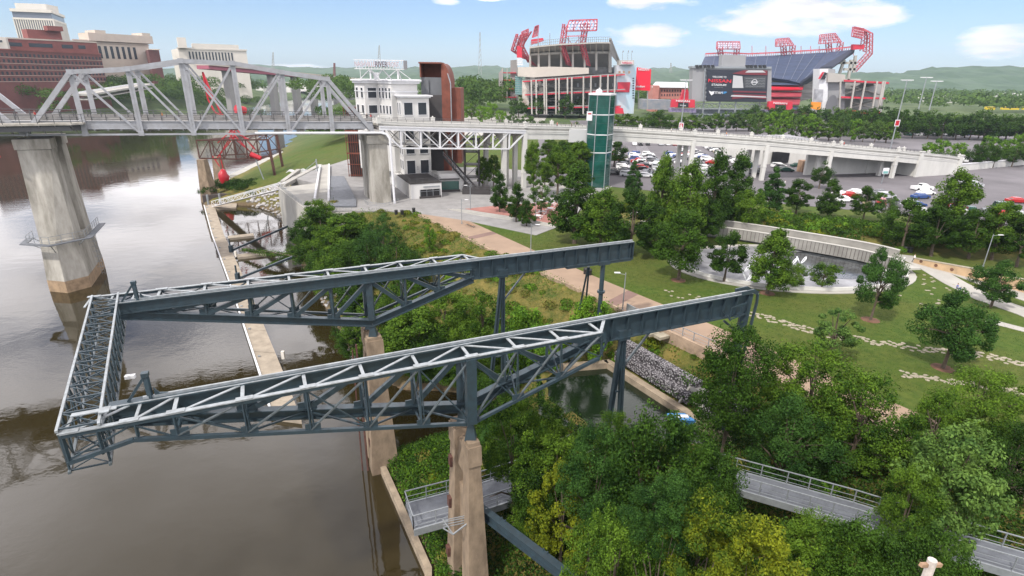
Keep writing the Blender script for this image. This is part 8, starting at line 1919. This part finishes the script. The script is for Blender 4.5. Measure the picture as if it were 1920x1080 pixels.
for px, py, kd, co, rz, lb in ((1824, 350, 'SUV', 'silver', -.15, 'silver SUV alone in the road at right'), (1805, 347, 'sedan', 'silver', -.15, 'silver sedan just left of the lone silver SUV'), (1728, 356, 'pickup truck', 'white', .05, 'white pickup truck beside the road at the right car park'), (1905, 380, 'sedan', 'red', -.1, 'red sedan near the right edge of the car park'), (1885, 392, 'minivan', 'dark green', -.35, 'dark green minivan below the red sedan at right'), (1582, 378, 'hatchback', 'white', .1, 'white hatchback at the front of the verge between two dark trees'), (1577, 368, 'sedan', 'white', .1, 'white sedan behind the front white hatchback'), (1592, 369, 'sedan', 'red', .1, 'red sedan beside the white cars on the verge'), (1605, 364, 'sedan', 'white', .1, 'white sedan behind the red sedan on the verge'), (1650, 365, 'sedan', 'grey', .2, 'dark grey sedan between the pale tree and the pickup'), (1660, 372, 'SUV', 'silver', .2, 'pale silver car beside the thin pale tree'), (1725, 372, 'sedan', 'blue', .2, 'dark blue sedan below the white pickup truck'), (1735, 365, 'sedan', 'white', .2, 'white sedan right below the white pickup truck'),
                              (1715, 395, 'sedan', 'white', .2, 'white sedan half hidden by the hedge trees'), (1717, 388, 'sedan', 'blue', .2, 'blue sedan above the half hidden white sedan'), (1800, 402, 'sedan', 'white', .1, 'white sedan between the two right hedge trees'), (1790, 392, 'sedan', 'red', .1, 'red and low sedan behind the right hedge trees'), (1810, 378, 'SUV', 'grey', -.1, 'grey car behind the tallest hedge tree'), (1495, 313, 'sedan', 'dark green', .1, 'dark green car beside the plywood crate'), (1151, 327, 'SUV', 'black', .1, 'black car alone beside the lift tower'), (1152, 291, 'pickup truck', 'orange', 0, 'orange pickup truck right beside the lift tower')):
    q = at(px, py, 4.55); car(q.x, q.y, rz, kd, co, lb, 'cars in the near part of the car park')
for px in (1855, 1885, 1900, 1925): q = at(px, 206, 4.5); t_ = thing('yellow_bus', f'yellow bus parked {"left most" if px < 1860 else "second" if px < 1890 else "third" if px < 1910 else "fourth"} of the yellow group beyond the dark tree belt', 'bus', tuple(q), 'yellow buses'); k = MB(); k.box((q.x, q.y, 6.3), (11, 2.6, 2.9)); k.box((q.x, q.y, 7.85), (10.6, 2.3, .25)); part('body', k, mat('bus_yellow', (.75, .55, .02), .4), t_); k = MB(); k.box((q.x, q.y - 1.32, 6.9), (9.6, .05, .9)); part('window_band', k, win, t_)

# ------------------------------------------------------------------ people
def person_mesh(seated=False, stride=.16):
    if seated: J = {'hip': (0, 0, .42), 'chest': (0, .03, .78), 'neck': (0, .03, .95), 'kl': (.14, -.42, .46), 'kr': (-.14, -.42, .46), 'fl': (.14, -.5, .04), 'fr': (-.14, -.5, .04)}
    else: J = {'hip': (0, 0, .92), 'chest': (0, 0, 1.25), 'neck': (0, 0, 1.46), 'kl': (.1, -stride * .8, .5), 'kr': (-.1, stride * .5, .5), 'fl': (.1, -stride, .06), 'fr': (-.1, stride * 1.4, .07)}
    h, c_, nk = J['hip'], J['chest'], J['neck']; add = lambda a, b_: (a[0] + b_[0], a[1] + b_[1], a[2] + b_[2])
    vs = [h, c_, nk, add(nk, (0, -.01, .10)), add(nk, (0, -.02, .24)), add(h, (.09, 0, -.04)), J['kl'], J['fl'], add(J['fl'], (0, -.14, -.02)), add(h, (-.09, 0, -.04)), J['kr'], J['fr'], add(J['fr'], (0, -.14, -.02)),
          add(c_, (.18, 0, .14)), add(c_, (.25, .06, -.14)), add(c_, (.24, -.12, -.34)), add(c_, (-.18, 0, .14)), add(c_, (-.25, -.02, -.14)), add(c_, (-.24, -.16, -.32))]
    ed = [(0, 1), (1, 2), (2, 3), (3, 4), (0, 5), (5, 6), (6, 7), (7, 8), (0, 9), (9, 10), (10, 11), (11, 12), (1, 13), (13, 14), (14, 15), (1, 16), (16, 17), (17, 18)]
    rd = [.13, .15, .06, .085, .095, .09, .06, .045, .035, .09, .06, .045, .035, .06, .045, .035, .06, .045, .035]
    me = bpy.data.meshes.new('p'); me.from_pydata(vs, ed, []); o = bpy.data.objects.new('p', me); C.objects.link(o); o.modifiers.new('s', 'SKIN'); o.modifiers.new('u', 'SUBSURF').levels = 1
    for i, v in enumerate(me.skin_vertices[0].data): v.radius = (rd[i], rd[i]); v.use_root = (i == 0)
    dg = bpy.context.evaluated_depsgraph_get(); dg.update(); m2 = bpy.data.meshes.new_from_object(o.evaluated_get(dg)); bpy.data.objects.remove(o); return m2
PM = {False: person_mesh(), True: person_mesh(True)}
def person(pos, rz, label, shirt, trousers, seated=False, sc=1.0):
    me = PM[seated].copy(); me.materials.clear(); 
    for m_ in (skin, shirt, trousers, hair): me.materials.append(m_)
    top_, wst = (.93, .44) if seated else (1.44, .92)
    for p_ in me.polygons:
        z_ = p_.center.z; p_.material_index = 0 if z_ > top_ else (1 if z_ > wst and abs(p_.center.x) < .24 else (0 if z_ > wst - .2 and abs(p_.center.x) > .19 else 2))
        if z_ > top_ + .17 and p_.center.y > -.04 or z_ > top_ + .24: p_.material_index = 3
        p_.use_smooth = True
    o = bpy.data.objects.new('person', me); C.objects.link(o); o.location = pos; o.rotation_euler = (0, 0, rz); o.scale = (sc,) * 3; setp(o, label, 'person')
def deckpt(px, f=.5):   # on the truss bridge deck
    q = atpl(px, 220, B1 + VB * 2.2, UB); s_ = (q - B1).dot(UB); return KM(bp(s_, 2.2, bcz(s_) + 1.96))
def viapt(i, off=2.0):
    j = int(i); f = i - j; a, b_ = Vector(vd[j]), Vector(vd[j + 1]); e = (b_ - a).normalized(); q = a.lerp(b_, f) + Vector((-e.y, e.x)) * off; return Vector((q.x, q.y, vdz[j] + (vdz[j + 1] - vdz[j]) * f + .02))
person(deckpt(67), 1.5, 'person in a red top on the bridge near its left end post', cloths[1], cloths[3]); person(deckpt(305), 1.8, 'person with bare arms and orange top crossing the bridge', cloths[4], cloths[5])
person(deckpt(688), .4, 'person in dark clothes standing where truss bridge meets viaduct', cloths[3], cloths[3]); person(deckpt(694) + Vector((0, .8, 0)), .6, 'person in a pink red top beside the one in dark clothes', cloths[1], cloths[5])
for i, (t, lb, sh, tr_) in enumerate(((8.2, 'person in red on the viaduct just before the lift gallery', 1, 3), (9.3, 'person in black walking on the viaduct left of the lift', 3, 3), (9.6, 'person in grey walking close behind the one in black', 5, 3), (16.4, 'person in white on the viaduct right of the lift', 0, 5), (20.6, 'person in orange on the viaduct over the arched pier', 4, 2), (31.2, 'person in dark red leaning on the low part of the viaduct', 1, 3))): person(viapt(t, 1.2), 1.6 * (-1) ** i, lb, cloths[sh], cloths[tr_])
q = at(1712, 492, 4.53); person(q, .3, 'small person in white top and dark shorts walking on the park path', cloths[0], cloths[3], sc=.85)
q = at(1471, 349, 4.53); person(q, 1.5, 'person in a white shirt walking across the paving under the arches', cloths[0], cloths[5])
q = at(1793, 545, 4.5); person(q, .8, 'person in a blue shirt sitting beside the park path', cloths[2], cloths[3], True)
q = at(1266, 495, 4.55)
# ------------------------------------------------------------------ haze: even thin air round the whole place
k = MB(); k.box((0, 4300, 190), (11000, 9400, 410)); hz_ = single('haze', k, bpy.data.materials.new('haze_air'), kind='stuff')
hm_ = hz_.data.materials[0]; hm_.use_nodes = True; n = hm_.node_tree; n.nodes.clear(); o = n.nodes.new('ShaderNodeOutputMaterial'); v = n.nodes.new('ShaderNodeVolumePrincipled')
v.inputs['Color'].default_value = (.72, .86, 1, 1); v.inputs['Density'].default_value = .00009; v.inputs['Anisotropy'].default_value = .2; n.links.new(v.outputs[0], o.inputs['Volume'])
